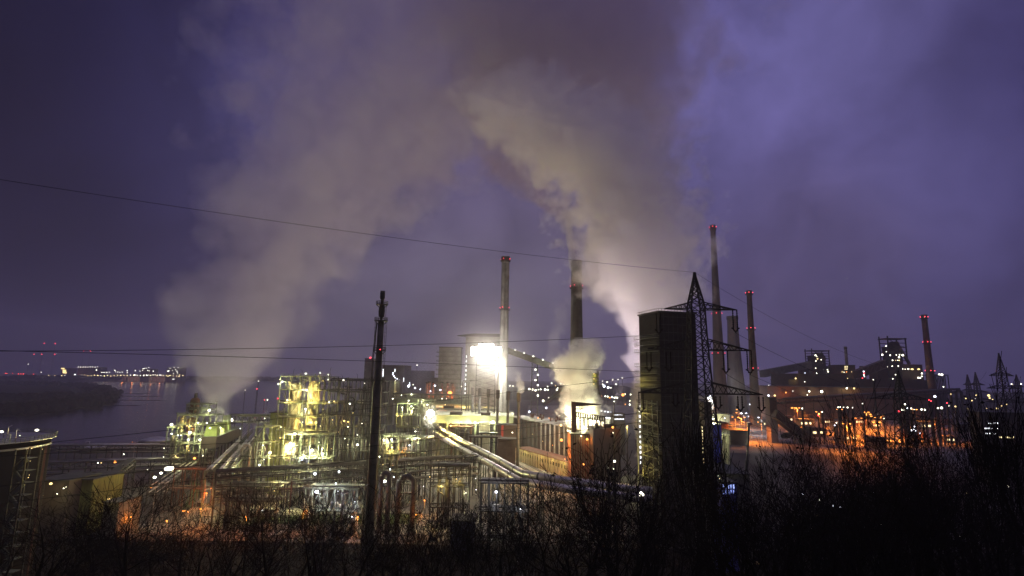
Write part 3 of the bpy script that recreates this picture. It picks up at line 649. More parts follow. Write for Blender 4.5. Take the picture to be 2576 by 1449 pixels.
def cooling_cells():
    d = 300; t = thing('cooling_tower', P(560, 1060, d), 'row of open topped cooling cells lit yellow green, steam leaving them', 'cooling tower'); t.location.z = 0
    a = P(527, 1092, 292); b = P(594, 1056, 345)
    ax, bx = Vector((a.x, 292, 0)), Vector((b.x, 345, 0)); u = (bx - ax); L = u.length; un = u.normalized(); c = (ax + bx) / 2
    zt = P(560, 1072, 318).z
    mb = MB(); mb.obox(c, un, L / 2, 3.6, zt - 9, zt - 3); mb.build('wall', M['wall_dark'], t)
    mb = MB()
    for s in (-1, 1):
        for k in range(9): p = c + un * L * (k / 8 - .5) + Vector((-un.y, un.x, 0)) * 3.4 * s; mb.bar((p.x, p.y, -.4), (p.x, p.y, zt - 9), .5)
    mb.build('leg', M['steel'], t)
    mb = MB(); w = Vector((-un.y, un.x, 0))
    for s in (-1, 1):
        p, q = ax + w * 4.2 * s, bx + w * 4.2 * s
        for hh in (-2.9, -2.2, -1.6): mb.bar((p.x, p.y, zt + hh), (q.x, q.y, zt + hh), .14)
    mb.obox(c, un, L / 2 + .4, 4.3, zt - 3, zt - 2.8); mb.build('walkway', M['steel_green'], t)
    for k, (f, hh, ww) in enumerate(((.10, 5.5, 3.4), (.36, 5.5, 3.6), (.60, 8.5, 2.2))):
        p = ax + un * L * f; r = ww; q = [p + un * (i * r) + w * (j * r * .9) for i, j in ((-1, -1), (1, -1), (1, 1), (-1, 1))]; q2 = [p + un * (i * r * .82) + w * (j * r * .74) for i, j in ((-1, -1), (1, -1), (1, 1), (-1, 1))]
        mb = MB(); mb.hexa([(v.x, v.y, zt - 2.79) for v in q] + [(v.x, v.y, zt - 2.8 + hh) for v in q2]); mb.build('fan_stack', M['wall_green'], t)
    for l in LL(1, [(2325, 790, 'w', 4.6, 9000), (2265, 825, 'w', 3.0, 4000), (2210, 870, 'w', 3.2, 4000), (2160, 870, 'w', 2.6, 4000), (2112, 872, 'w', 2.8, 4000)]):
        k = (l[0] - 527) / 67; lamp(t, l[0], l[1], 286 + 50 * k, l[2], l[3], l[4], 1.3)
cooling_cells()

# storage tank at the left edge with its stair tower
def left_tank():
    d = 150; e = P(84, 1108, d + 6); R = 17; c = Vector((e.x - R, d + 6, 0)); zt = e.z
    t = thing('storage_tank', c, 'huge dark round tank at the left edge with lit railing on its rim', 'tank')
    mb = MB(); mb.lathe(c, [(R, -.4), (R, zt)], 48); mb.build('wall', M['tank_black'], t, True)
    mb = MB()
    mb.lathe((c.x, c.y, zt - 2.1), [(R + .25, 0), (R + .25, .5)], 48); mb.lathe((c.x, c.y, zt - .1), [(R + 1.2, 0), (R + 1.2, .2)], 48); mb.build('rim_band', M['pipe'], t)
    mb = MB()
    for hh in (.4, .8, 1.3):
        for j in range(48):
            a, b = 2 * math.pi * j / 48, 2 * math.pi * (j + 1) / 48; mb.bar((c.x + (R + 1.2) * math.cos(a), c.y + (R + 1.2) * math.sin(a), zt + hh), (c.x + (R + 1.2) * math.cos(b), c.y + (R + 1.2) * math.sin(b), zt + hh), .1)
    for j in range(96): a = math.pi * j / 48; mb.bar((c.x + (R + 1.2) * math.cos(a), c.y + (R + 1.2) * math.sin(a), zt), (c.x + (R + 1.2) * math.cos(a), c.y + (R + 1.2) * math.sin(a), zt + 1.3), .08)
    mb.build('railing', M['steel_green'], t)
    mb = MB(); rr = random.Random(4)
    for k in range(16):
        x = c.x + rr.uniform(3, R * .95); y = c.y + rr.uniform(-R * .7, -2); h = rr.uniform(1.5, 4.0)
        if (x - c.x) ** 2 + (y - c.y) ** 2 > R * R * .9: continue
        mb.bar((x, y, zt), (x, y, zt + h), .16); mb.bar((x, y, zt + h), (x + rr.uniform(-2, 2), y, zt + h + rr.uniform(-1, .6)), .14)
    for k in range(4): x = c.x + 4 + 3 * k; mb.tube([(x, c.y - 5, zt), (x, c.y - 5, zt + 2.2), (x + 1.8, c.y - 5, zt + 2.2), (x + 1.8, c.y - 5, zt)], .22, 8)
    mb.build('roof_pipework', M['pipe'], t)
    for x, y, kk, s, pw in ((4, 1086, 'w', 4.2, 300), (93, 1082, 'w', 2.8, 120), (50, 1096, 'w', 1.0, 150)): lamp(t, x, y, 146, kk, s, pw, 1.6)
    tx0, tx1 = P(70, 1110, 142).x, P(97, 1110, 142).x
    t2 = thing('stair_tower', ((tx0 + tx1) / 2, 143, 0), 'yellow green lit zigzag stair tower against the left tank', 'stairs')
    mb = MB()
    for x in (tx0, tx1):
        for y in (139, 143): mb.box(x - .15, x + .15, y - .15, y + .15, -.4, zt)
    mb.build('frame', M['steel'], t2)
    z = 1.0; k = 0
    while z < zt - 3:
        a, b = (tx0, tx1) if k % 2 else (tx1, tx0); mb = MB(); mb.bar((a, 139.6, z), (b, 139.6, z + 2.9), .25, .9); mb.bar((a, 139.0, z + 1), (b, 139.0, z + 3.9), .08); mb.box(min(a, b), max(a, b), 140.4, 142.6, z + 2.9, z + 3.0)
        mb.build('stair_flight', M['steel_green'], t2); z += 3.0; k += 1
    for x, y, s, pw in ((*Z(1, 375, 1055), 1.6, 200), (*Z(1, 285, 1370), 1.3, 90), (80, 1128, 1.0, 160), (76, 1160, 1.0, 130), (74, 1195, 1.0, 90)): lamp(t2, x, y, 138.4, 'y', s, pw)
    x0, x1 = P(99, 1118, 140).x, P(109, 1118, 140).x
    t3 = thing('duct_column', (x0 / 2 + x1 / 2, 141, 0), 'slim yellow lit column right of the zigzag stair tower', 'column')
    mb = MB(); mb.lathe(((x0 + x1) / 2, 141.5, -.4), [(.3, 0), (.3, P(104, 1118, 141).z)], 12); mb.build('column_shaft', M['rust'], t3, True)
    mb = MB(); z = 1
    for s in (-.3, .3): mb.bar(((x0 + x1) / 2 + s, 140.8, 0), ((x0 + x1) / 2 + s, 140.8, P(104, 1118, 141).z), .08)
    while z < 38: mb.bar(((x0 + x1) / 2 - .3, 140.8, z), ((x0 + x1) / 2 + .3, 140.8, z), .07); z += .6
    mb.build('ladder', M['steel'], t3); lamp(t3, 107, 1130, 139.5, 'y', .8, 25)
left_tank()

# pipe bridges
def pipe_bridge(label, a, b, width, levels, legs, m='steel', npipes=8, r=(.15, .4), seed=1, truss=True, name='pipe_bridge', lamps=(), pm='pipe', leg_bot=0, cap=None, bay=4.5):
    """a, b: ends of the top deck (world); levels: deck heights below the top"""
    rr = random.Random(seed); a = Vector(a); b = Vector(b); u = (b - a); L = u.length; u.normalize(); w = Vector((-u.y, u.x, 0)).normalized()
    t = thing(name, ((a.x + b.x) / 2, (a.y + b.y) / 2, 0), label, 'pipe bridge'); mb = MB(); n = max(2, int(L / bay))
    lv = [0] + list(levels)
    for s in (-1, 1):
        o = w * width / 2 * s
        for h in lv: mb.bar(a + o - Vector((0, 0, h)), b + o - Vector((0, 0, h)), .35)
        if truss and len(lv) > 1:
            for i in range(n):
                p, q = a.lerp(b, i / n) + o, a.lerp(b, (i + 1) / n) + o; h = lv[1]
                mb.bar(p, p - Vector((0, 0, h)), .2)
                if i % 2: mb.bar(p, q - Vector((0, 0, h)), .18)
                else: mb.bar(p - Vector((0, 0, h)), q, .18)
    for i in range(n + 1):
        for h in lv: p = a.lerp(b, i / n) - Vector((0, 0, h)); mb.bar(p + w * width / 2, p - w * width / 2, .22)
    mb.build('frame', M[m], t)
    for k in range(legs + 1):
        p = a.lerp(b, (k + .02) / (legs + .04)); mb = MB(); zb = leg_bot - .4
        for s in (-1, 1):
            q = p + w * width / 2 * s; mb.bar((q.x, q.y, zb), (q.x, q.y, q.z), .42)
        z = p.z - (lv[-1] if len(lv) > 1 else 0)
        while z > 3: mb.bar((p + w * width / 2).xy[:] + (z,), (p - w * width / 2).xy[:] + (max(0, z - 5),), .2); mb.bar((p + w * width / 2).xy[:] + (max(0, z - 5),), (p - w * width / 2).xy[:] + (max(0, z - 5),), .2); z -= 5
        mb.build('leg', M[m], t)
    for k in range(npipes):
        h = rr.choice(lv); q = rr.uniform(*r); o = w * rr.uniform(-width * .45, width * .45) + Vector((0, 0, -h + q + .18)); mb = MB()
        e0 = rr.uniform(0, .12) if rr.random() < .3 else 0; e1 = 1 - (rr.uniform(0, .15) if rr.random() < .3 else 0)
        pts = [a.lerp(b, e0) + o, a.lerp(b, e1) + o]
        if rr.random() < .35:                            # expansion loop
            f = rr.uniform(.25, .75); p = a.lerp(b, f) + o; pts = [pts[0], p, p + Vector((0, 0, 1.6)), p + u * 2.2 + Vector((0, 0, 1.6)), p + u * 2.2, pts[1]]
        mb.tube(pts, q, 8); mb.build('pipe', M[pm if rr.random() < .7 else 'pipe_dark'], t, True)
    if cap:
        mb = MB(); mb.bar(a + Vector((0, 0, .9)), b + Vector((0, 0, .9)), width * cap, .5); mb.build('roof', M['roof_dark'], t)
    for l in lamps: lamp(t, *l)
    return t
A, B = P(543, 1188, 222), P(1190, 1146, 240); A.z = B.z = (A.z + B.z) / 2
A = G(543, 1188, 19.5); B = G(1200, 1146, 19.5)
pipe_bridge('long dark three level pipe bridge crossing the foreground', A, B, 7, (2.6, 6.0, 9.0), 9, npipes=26, seed=3, bay=5, pm='pipe_dark',
    lamps=[(*Z(2, 1108, 1332), 217, 'c', 3.4, 1500), (*Z(2, 1350, 1312), 219, 'c', 2.6, 900), (*Z(7, 975, 517), 218, 'c', 2.0, 900), (*Z(7, 785, 600), 216, 'c', 4.2, 2600, 2.0), (*Z(7, 1557, 452), 222, 'c', 2.0, 600), (*Z(7, 1625, 556), 224, 'c', 1.7, 600), (*Z(7, 1520, 375), 224, 'c', 1.8, 700), (*Z(7, 1455, 495), 226, 'w', 3.4, 1400, 2.2), (*Z(7, 1775, 62), 236, 'w', 1.8, 700), (*Z(7, 1920, 450), 230, 'y', 1.8, 900), (*Z(7, 2380, 465), 236, 'c', 1.2), (*Z(7, 2385, 580), 232, 'c', 1.4, 500), (*Z(7, 235, 788), 205, 'c', 1.6, 300), (*Z(7, 1857, 545), 230, 'c', 1.0), (*Z(7, 1380, 610), 226, 'w', 1.2, 500)])
A = G(551, 1184, 19.5); B = G(646, 1080, 19.5)
pipe_bridge('sloping looking bundle of parallel silver pipes running away on the left', A, B, 10, (2.6,), 6, npipes=14, seed=8, r=(.3, .6), m='steel_green', lamps=[(*Z(2, 357, 878), 300, 'c', 2.2, 600)])
A = G(700, 1050, 26); B = G(584, 1047, 27)
pipe_bridge('dark covered bridge on the skyline between cooling cells and lit tower', P(583, 1046, 330), P(705, 1048, 290), 4, (3.5,), 3, npipes=3, seed=12, cap=1.0, lamps=[(*Z(2, 602, 775), 300, 'w', 1.6)])
# dark racks of the lower left
pipe_bridge('low dark pipe rack beyond the left tank, nearest the river', G(120, 1120, 9), G(430, 1118, 9), 8, (2.5, 4.5), 8, npipes=14, seed=14, lamps=[(*Z(1, 1245, 1135), 330, 'w', 1.8, 400), (*Z(1, 1155, 1212), 300, 'o', 3.4, 2500, 1.5)])
pipe_bridge('dark pipe rack across the left middle ground', G(110, 1165, 12), G(535, 1150, 12), 8, (3, 6), 8, npipes=18, seed=15, lamps=[(*Z(1, 985, 1222), 272, 'w', 1.4, 200), (*Z(1, 1018, 1222), 272, 'y', 1.4), (*Z(1, 1485, 1290), 262, 'w', 1.1), (*Z(1, 525, 1400), 240, 'w', 1.1), (*Z(1, 375, 1402), 240, 'w', 1.0)])
pipe_bridge('slanting dark conveyor bridge rising right from the left shed', G(235, 1230, 10), G(330, 1160, 16), 4, (2.2,), 2, npipes=2, seed=16, cap=.9)
pipe_bridge('pale roofed stair bridge dropping towards the left road', G(395, 1222, 10), G(478, 1165, 10), 7, (3, ), 4, npipes=12, seed=17, lamps=[(*Z(1, 1620, 1325), 228, 'w', 4.4, 1500, 1.4), (*Z(1, 1555, 1368), 222, 'w', 3.0, 700, 1.3), (*Z(1, 1700, 1280), 236, 'w', 5.2, 1800, 2.4), (*Z(1, 1735, 1272), 236, 'w', 3.0)])
process_tower('orange lit landing with handrails beside the curving road', 440, 520, 1180, 246, 6, 2, 3, m='rust', seed=61, pipes=3, gear=3, z0=0, lamps=[(*Z(1, 1957, 1176), 'o', 2.8, 1500)])
# sheds of the lower left
def shed(name, label, x0, x1, yt, d, depth, wall, roof, cat='building', over=.5, pitch=0.0, lamps=(), windows=(), z0=-.4, wmat=None, parapet=False):
    xa, xb, zt = span(x0, x1, yt, d); t = thing(name, ((xa + xb) / 2, d + depth / 2, 0), label, cat)
    mb = MB(); mb.box(xa, xb, d, d + depth, z0, zt - .35); mb.build('wall', M[wall], t)
    mb = MB(); o = over
    mb.hexa([(xa - o, d - o, zt - .349), (xb + o, d - o, zt - .349), (xb + o, d + depth + o, zt - .349 + pitch), (xa - o, d + depth + o, zt - .349 + pitch), (xa - o, d - o, zt), (xb + o, d - o, zt), (xb + o, d + depth + o, zt + pitch), (xa - o, d + depth + o, zt + pitch)])
    mb.build('roof', M[roof], t)
    for l in lamps: lamp(t, *l)
    for (wx0, wx1, wy0, wy1, n, mm) in windows:            # rows of windows, each its own mesh
        for i in range(n):
            f0 = wx0 + (wx1 - wx0) * i / n; f1 = f0 + (wx1 - wx0) / n * .6
            a, b = P(f0, wy0, d), P(f1, wy1, d); mb = MB(); mb.box(a.x, b.x, d - .06, d - .002, b.z, a.z); mb.build('window', mm or GLASS_OFF, t)
    return t
shed('shed', 'flat roofed open shed with yellow light pouring from under it', 100, 175, 1206, 200, 14, 'wall_dark', 'roof_dark', lamps=[(*Z(6, 512, 518), 197, 'y', 3.6, 300, 1.3), (*Z(6, 640, 565), 197, 'w', 1.6, 300), (*Z(6, 665, 552), 197, 'w', 1.6), (*Z(6, 575, 620), 196, 'w', 1.4, 300), (*Z(6, 385, 665), 194, 'y', 1.6, 500), (*Z(6, 430, 640), 194, 'y', 1.4)])
shed('shed', 'tall shed with faded yellow green sheet walls, lower left', 177, 235, 1204, 206, 16, 'shed_green', 'roof_dark', lamps=[(240, 1238, 203, 'y', .8, 120)])
shed('shed', 'low shed with pale yellow doorway light, lower left', 262, 300, 1262, 200, 12, 'concrete_dark', 'roof_dark', lamps=[(*Z(6, 1095, 672), 198, 'y', 2.8, 500, 1.4)])
shed('building', 'green sheet clad block left of the yellow lit tower', 681, 725, 1037, 276, 12, 'wall_green', 'roof_dark', lamps=[(716, 1075, 268, 'y', .9, 500)])
for x, y, d, r, h, lab in ((395, 1103, 430, 7.5, 7, 'flat pale domed tank by the river beside the plant'), (236, 1120, 400, 5, 4, 'small low dark tank by the river bank')):
    q = P(x, y, d); t = thing('storage_tank', (q.x, d, 0), lab, 'tank'); mb = MB(); mb.lathe((q.x, d, -.4), [(r * 1.6, 0), (r * 1.6, q.z - 1)], 32); mb.build('wall', M['concrete_dark'], t, True)
    mb = MB(); mb.lathe((q.x, d, q.z - 1.39), [(r * 1.65, 0), (r * 1.3, 1.2), (r * .6, 2.2), (.1, 2.5)], 32); mb.build('roof', M['pipe'], t, True)

# great twin gas mains
def gas_main(label, pts, r, name='gas_main'):
    t = thing(name, (pts[0].x, pts[0].y, 0), label, 'pipe'); mb = MB(); mb.tube(pts, r, 24); mb.build('pipe', M['pipe_shiny'], t, True)
    for i in range(len(pts) - 1):
        a, b = pts[i], pts[i + 1]; u = (b - a).normalized(); L = (b - a).length; n = max(1, int(L / 16))
        for k in range(n):
            p = a.lerp(b, (k + .5) / n); mb = MB(); mb.tube([p - u * .35, p + u * .35], r * 1.07, 24); mb.build('flange', M['pipe_dark'], t, True)
            mb = MB(); w = Vector((-u.y, u.x, 0)).normalized()
            for s in (-1, 1): mb.bar((p + w * r * s).xy[:] + (-.4,), (p + w * r * .8 * s).xy[:] + (p.z - r * .6,), .45)
            mb.bar(p + w * r * 1.1 - Vector((0, 0, r * 1.05)), p - w * r * 1.1 - Vector((0, 0, r * 1.05)), .5)
            z = p.z - r - 4
            while z > 3: mb.bar((p + w * r).xy[:] + (z,), (p - w * r).xy[:] + (z - 3,), .2); z -= 4.5
            mb.build('support', M['steel_green'], t)
M['pipe_shiny'] = mat('gas_main_sheet', (.40, .37, .35), .33, .55, col2=(.28, .26, .25), scale=.15)
gas_main('upper of two fat silver gas mains sweeping across the lit yard', [G(1066, 1054, 20), G(1160, 1109, 20), G(1250, 1155, 20), G(1316, 1192, 20), G(1400, 1206, 20), G(1520, 1222, 20), G(1640, 1236, 20)], 1.55)
gas_main('lower nearer gas main with long bright highlight', [G(1088, 1088, 18.5), G(1159, 1128, 18.5), G(1230, 1166, 18.5), G(1308, 1211, 18.5), G(1420, 1229, 18.5), G(1640, 1257, 18.5)], 1.5)
gas_main('narrower pipe joining the gas mains from the left', [G(985, 1112, 22), G(1090, 1098, 22)], .8)

# green lattice frames between stack and gas mains
process_tower('greenish lattice frame left of the gas mains, upper', 1000, 1052, 1016, 330, 10, 6, 4, seed=71, pipes=6, gear=6, lamps=[(1028, 1008, 'w', 2.2, 4000), (988, 1003, 'w', 2.2, 1500), (1012, 1025, 'w', 2.2, 3000), (1035, 1022, 'w', 2.6, 4000), (1002, 1046, 'y', 1.6, 1500)])
process_tower('greenish lattice frame under the narrower pipe', 1006, 1068, 1100, 268, 10, 4, 4, seed=72, pipes=8, gear=8, brace=.9, lamps=[(1044, 1103, 'w', 2.6, 2500), (1030, 1120, 'c', 1.4, 500), (1045, 1085, 'w', 1.8, 900), (1012, 1135, 'o', 1.2, 1800)])
process_tower('bright congested frame behind the second floodlight', 1052, 1092, 1006, 350, 9, 5, 3, seed=73, pipes=5, gear=6, lamps=[(1060, 1010, 'w', 2.4, 3500), (1075, 1018, 'w', 2.2)])
process_tower('dark frame and stair right below the fat pipe bend', 1210, 1330, 1214, 178, 8, 3, 6, m='steel', seed=74, pipes=5, gear=5, brace=.9, lamps=[(*Z(8, 185, 828), 'c', 3.6, 900), (*Z(8, 428, 1002), 'c', 2.6, 700)])
process_tower('dark pipe maze in front of the right end of the pipe bridge', 1085, 1180, 1172, 222, 8, 3, 5, m='steel', seed=75, pipes=10, gear=5, lamps=[(1148, 1205, 'y', 1.0, 1200), (1110, 1222, 'y', 1.0, 1500), (1172, 1240, 'w', 1.2, 700)])
process_tower('low brightly lit compressor frame under the pipe bridge', 768, 900, 1228, 212, 9, 2, 7, seed=76, pipes=10, gear=18, lamps=[(800, 1240, 'c', 2.0, 1500), (850, 1236, 'c', 1.4, 900), (893, 1262, 'c', 1.8, 900), (885, 1300, 'c', 1.6, 500)], inner=[(830, 1250, 3, 'c', 1500), (790, 1250, 3, 'w', 1500)])
process_tower('dark frame filling the left half under the pipe bridge', 560, 700, 1222, 214, 9, 3, 7, m='steel', seed=77, pipes=8, gear=8, lamps=[(733, 1228, 'o', 1.2, 500), (690, 1235, 'y', 1.0, 500)])
# inverted U ducts
for x0, x1, yt, d, lab in ((1004, 1042, 1197, 214, 'dark inverted U duct standing above the pale patch'), (960, 980, 1190, 216, 'smaller dark U duct left of the big one'), (610, 632, 1118, 262, 'bright looped pipes rising beside the silver pipe bundle')):
    a, b = P(x0, yt, d), P(x1, yt, d); r = 1.0 if d < 230 else .7; t = thing('duct', ((a.x + b.x) / 2, d, 0), lab, 'duct')
    w = (b.x - a.x) / 2; pts = [(a.x, d, -.4), (a.x, d, a.z - w)] + [(a.x + w - w * math.cos(math.pi * k / 8), d, a.z - w + w * math.sin(math.pi * k / 8)) for k in range(1, 8)] + [(b.x, d, a.z - w), (b.x, d, -.4)]
    mb = MB(); mb.tube(pts, r, 14); mb.build('bend', M['pipe_dark' if d < 230 else 'pipe'], t, True)
    mb = MB(); mb.box(a.x - .6, b.x + .6, d - .8, d + .8, a.z - w - 3.4, a.z - w - 3.0); mb.box(a.x - 1.3, a.x + 1.3, d - 1.3, d + 1.3, -.4, .8); mb.box(b.x - 1.3, b.x + 1.3, d - 1.3, d + 1.3, -.4, .8); mb.build('support', M['steel'], t)
shed('hut', 'dark blue grey hut beside the pale lit patch', 1136, 1192, 1308, 190, 9, 'blue_grey' if 'blue_grey' in M else 'concrete_dark', 'roof_dark', cat='hut')
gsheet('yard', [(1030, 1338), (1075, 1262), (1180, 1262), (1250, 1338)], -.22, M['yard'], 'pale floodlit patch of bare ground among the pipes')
FLOOD1, FLOOD2 = 420000, 75000
# ------------------------------------------------------------------ coke battery and gallery
def battery():
    a, b = G(1297, 1157), G(1449, 1208); a.z = b.z = 0; u = (b - a).normalized(); n = Vector((-u.y, u.x, 0));  # n points away from the viewer
    if n.y < 0: n = -n
    L = (b - a).length; h1 = 8.5
    def at(s, w, z): p = a + u * s + n * w; return (p.x, p.y, z)
    t = thing('coke_wharf', a + u * L / 2, 'long low pale wall with a row of small dark windows beside the tracks', 'building')
    mb = MB(); mb.hexa([at(0, 0, -.4), at(L, 0, -.4), at(L, 11, -.4), at(0, 11, -.4), at(0, 0, h1), at(L, 0, h1), at(L, 11, h1), at(0, 11, h1)]); mb.build('wall', M['wall_pale'], t)
    mb = MB(); mb.hexa([at(-.3, -.4, h1 + .01), at(L + .3, -.4, h1 + .01), at(L + .3, 11, h1 + .01), at(-.3, 11, h1 + .01), at(-.3, -.4, h1 + .4), at(L + .3, -.4, h1 + .4), at(L + .3, 11, h1 + .4), at(-.3, 11, h1 + .4)]); mb.build('roof', M['rust'], t)
    mb = MB(); k = 0
    while k < L: mb.hexa([at(k, -.45, 0), at(k + .6, -.45, 0), at(k + .6, -.01, 0), at(k, -.01, 0), at(k, -.45, h1), at(k + .6, -.45, h1), at(k + .6, -.01, h1), at(k, -.01, h1)]); k += 3.4
    mb.build('pilaster', M['wall_pale'], t)
    k = 1.4; i = 0
    while k < L - 1.5:
        mb = MB(); mb.hexa([at(k, -.05, 4.4), at(k + 1.1, -.05, 4.4), at(k + 1.1, -.003, 4.4), at(k, -.003, 4.4), at(k, -.05, 6.6), at(k + 1.1, -.05, 6.6), at(k + 1.1, -.003, 6.6), at(k, -.003, 6.6)]); mb.build('window', GLASS_OFF, t); k += 3.4; i += 1
    mb = MB()
    for hh in (.9, 1.4): mb.bar(at(0, 0, h1 + hh), at(L, 0, h1 + hh), .12)
    for k in range(int(L / 2)): mb.bar(at(k * 2, 0, h1 + .3), at(k * 2, 0, h1 + 1.4), .1)
    mb.build('railing', M['steel_green'], t)
    # the battery itself, further back
    zt = P(1400, 1078, 335).z
    t = thing('coke_battery', a + u * L / 2 + n * 20, 'coke oven battery with tall bays between pale columns, orange lit at its near end', 'building')
    w0 = 14; s0, s1 = -32, L - 4
    mb = MB(); mb.hexa([at(s0, w0, -.4), at(s1, w0, -.4), at(s1, w0 + 16, -.4), at(s0, w0 + 16, -.4), at(s0, w0, zt - 1.2), at(s1, w0, zt - 1.2), at(s1, w0 + 16, zt - 1.2), at(s0, w0 + 16, zt - 1.2)]); mb.build('wall', M['wall_dark'], t)
    mb = MB(); mb.hexa([at(s0 - .5, w0 - 1.6, zt - 1.19), at(s1 + .5, w0 - 1.6, zt - 1.19), at(s1 + .5, w0 + 16.4, zt - 1.19), at(s0 - .5, w0 + 16.4, zt - 1.19), at(s0 - .5, w0 - 1.6, zt), at(s1 + .5, w0 - 1.6, zt), at(s1 + .5, w0 + 16.4, zt), at(s0 - .5, w0 + 16.4, zt)]); mb.build('top_deck', M['concrete'], t)
    k = s0 + 2
    while k < s1:
        mb = MB(); mb.hexa([at(k, w0 - 1.5, 0), at(k + .9, w0 - 1.5, 0), at(k + .9, w0 - .7, 0), at(k, w0 - .7, 0), at(k, w0 - 1.5, zt - 1.2), at(k + .9, w0 - 1.5, zt - 1.2), at(k + .9, w0 - .7, zt - 1.2), at(k, w0 - .7, zt - 1.2)])
        mb.build('column', M['concrete' if k > 8 else 'steel'], t)
        for q in range(1, 4):
            mb = MB(); kk = k + .9 + q * 1.25; mb.bar(at(kk, w0 - .35, 2), at(kk, w0 - .35, zt - 2), .35); mb.build('buckstay', M['steel'], t)
        k += 6.2
    mb = MB()
    for hh in (.6, 1.2): mb.bar(at(s0, w0 - 1.5, zt + hh), at(s1, w0 - 1.5, zt + hh), .12)
    for k in range(int((s1 - s0) / 1.5)): mb.bar(at(s0 + k * 1.5, w0 - 1.5, zt), at(s0 + k * 1.5, w0 - 1.5, zt + 1.2), .1)
    mb.build('railing', M['steel_green'], t)
    mb = MB(); rr = random.Random(6)
    for k in range(34):
        s = rr.uniform(s0 + 12, s1 - 2); ww = rr.uniform(w0 + 3, w0 + 15); hh = rr.uniform(.8, 3.4); p = at(s, ww, zt)
        if rr.random() < .5: mb.box(p[0] - .6, p[0] + .6, p[1] - .5, p[1] + .5, zt, zt + hh)
        else: mb.tube([(p[0], p[1], zt), (p[0], p[1], zt + hh), (p[0] + 1.8, p[1], zt + hh)], .28, 8)
    mb.build('deck_machinery', M['rust'], t)
    for (x, y, d, kk, s, pw) in ((*Z(13, 440, 1000), 352, 'o', 2.4, 5000), (*Z(13, 620, 1000), 340, 'o', 1.6, 3000), (*Z(13, 820, 1120), 322, 'y', 3.0, 2500), (*Z(13, 830, 1370), 316, 'o', 4.2, 4500), (*Z(13, 575, 830), 370, 'c', 3.2, 2500), (*Z(13, 290, 895), 376, 'c', 2.8, 1800), (1340, 1092, 324, 'y', .8, 2200), (1365, 1110, 322, 'y', .8, 2200), (1390, 1120, 318, 'o', .8, 3000), (1432, 1140, 312, 'o', 1.2, 2600), (1421, 1155, 306, 'o', 1.2, 2500)):
        lamp(t, x, y, d, kk, s, pw)
    for s, pw in ((6, 900), (16, 900), (26, 900), (38, 900), (52, 900), (66, 800)): point_light(at(s, -3.5, 8.6), pw, 'y', t, .3)
    # dark end block with orange face
    ez = P(1500, 1096, 300).z
    t = thing('building', (P(1470, 1100, 303).x, 305, 0), 'orange lit end building with doors and two glowing lamps', 'building')
    xa, xb = P(1436, 1100, 303).x, P(1490, 1100, 303).x; mb = MB(); mb.box(xa, xb, 303, 320, -.4, ez); mb.build('wall', M['rust'], t)
    mb = MB(); mb.box(xa - .4, xb + .4, 302.5, 320.4, ez, ez + .6)
    for k in range(12): x = xa + (xb - xa) * k / 11; mb.bar((x, 302.6, ez + .6), (x, 302.6, ez + 1.7), .1)
    mb.bar((xa, 302.6, ez + 1.7), (xb, 302.6, ez + 1.7), .12); mb.build('roof', M['steel'], t)
    for k in range(9): x = xa + (xb - xa) * (k + .5) / 9; mb = MB(); mb.box(x - .2, x + .2, 302.4, 302.95, 2, ez - .1); mb.build('column', M['steel_green'], t)
    mb = MB(); mb.box(xa + 2.5, xa + 5.5, 302.7, 302.99, 3, 9); mb.build('door', M['wall_dark'], t)
    lamp(t, *Z(13, 1260, 1357), 300.5, 'o', 4.4, 1800); lamp(t, *Z(13, 1160, 1300), 300.5, 'w', 2.0, 400); lamp(t, *Z(14, 2060, 630), 296, 'o', 3.6, 1200)
    t = thing('building', (P(1520, 1080, 290).x, 297, 0), 'windowless dark brown block left of the quench tower', 'building')
    xa, xb, zz = span(1492, 1560, 1080, 290); mb = MB(); mb.box(xa, xb, 290, 306, -.4, zz); mb.build('wall', M['wall_dark'], t); mb = MB(); mb.box(xa - .3, xb + .3, 289.7, 306.3, zz, zz + .5); mb.build('roof', M['roof_dark'], t)
    mb = MB(); rr = random.Random(9)
    for k in range(9): x = rr.uniform(xa + 1, xb - 1); q = rr.uniform(.6, 1.5); mb.box(x - q, x + q, 292, 294.5, zz + .51, zz + .5 + rr.uniform(.8, 3))
    mb.build('roof_machinery', M['steel'], t)
    lamp(t, *Z(13, 1690, 1155), 288, 'o', 3.2, 900); lamp(t, *Z(13, 1205, 1160), 286, 'c', 3.6, 1200, 1.5); lamp(t, *Z(13, 1690, 1250), 288, 'w', 1.8)
battery()
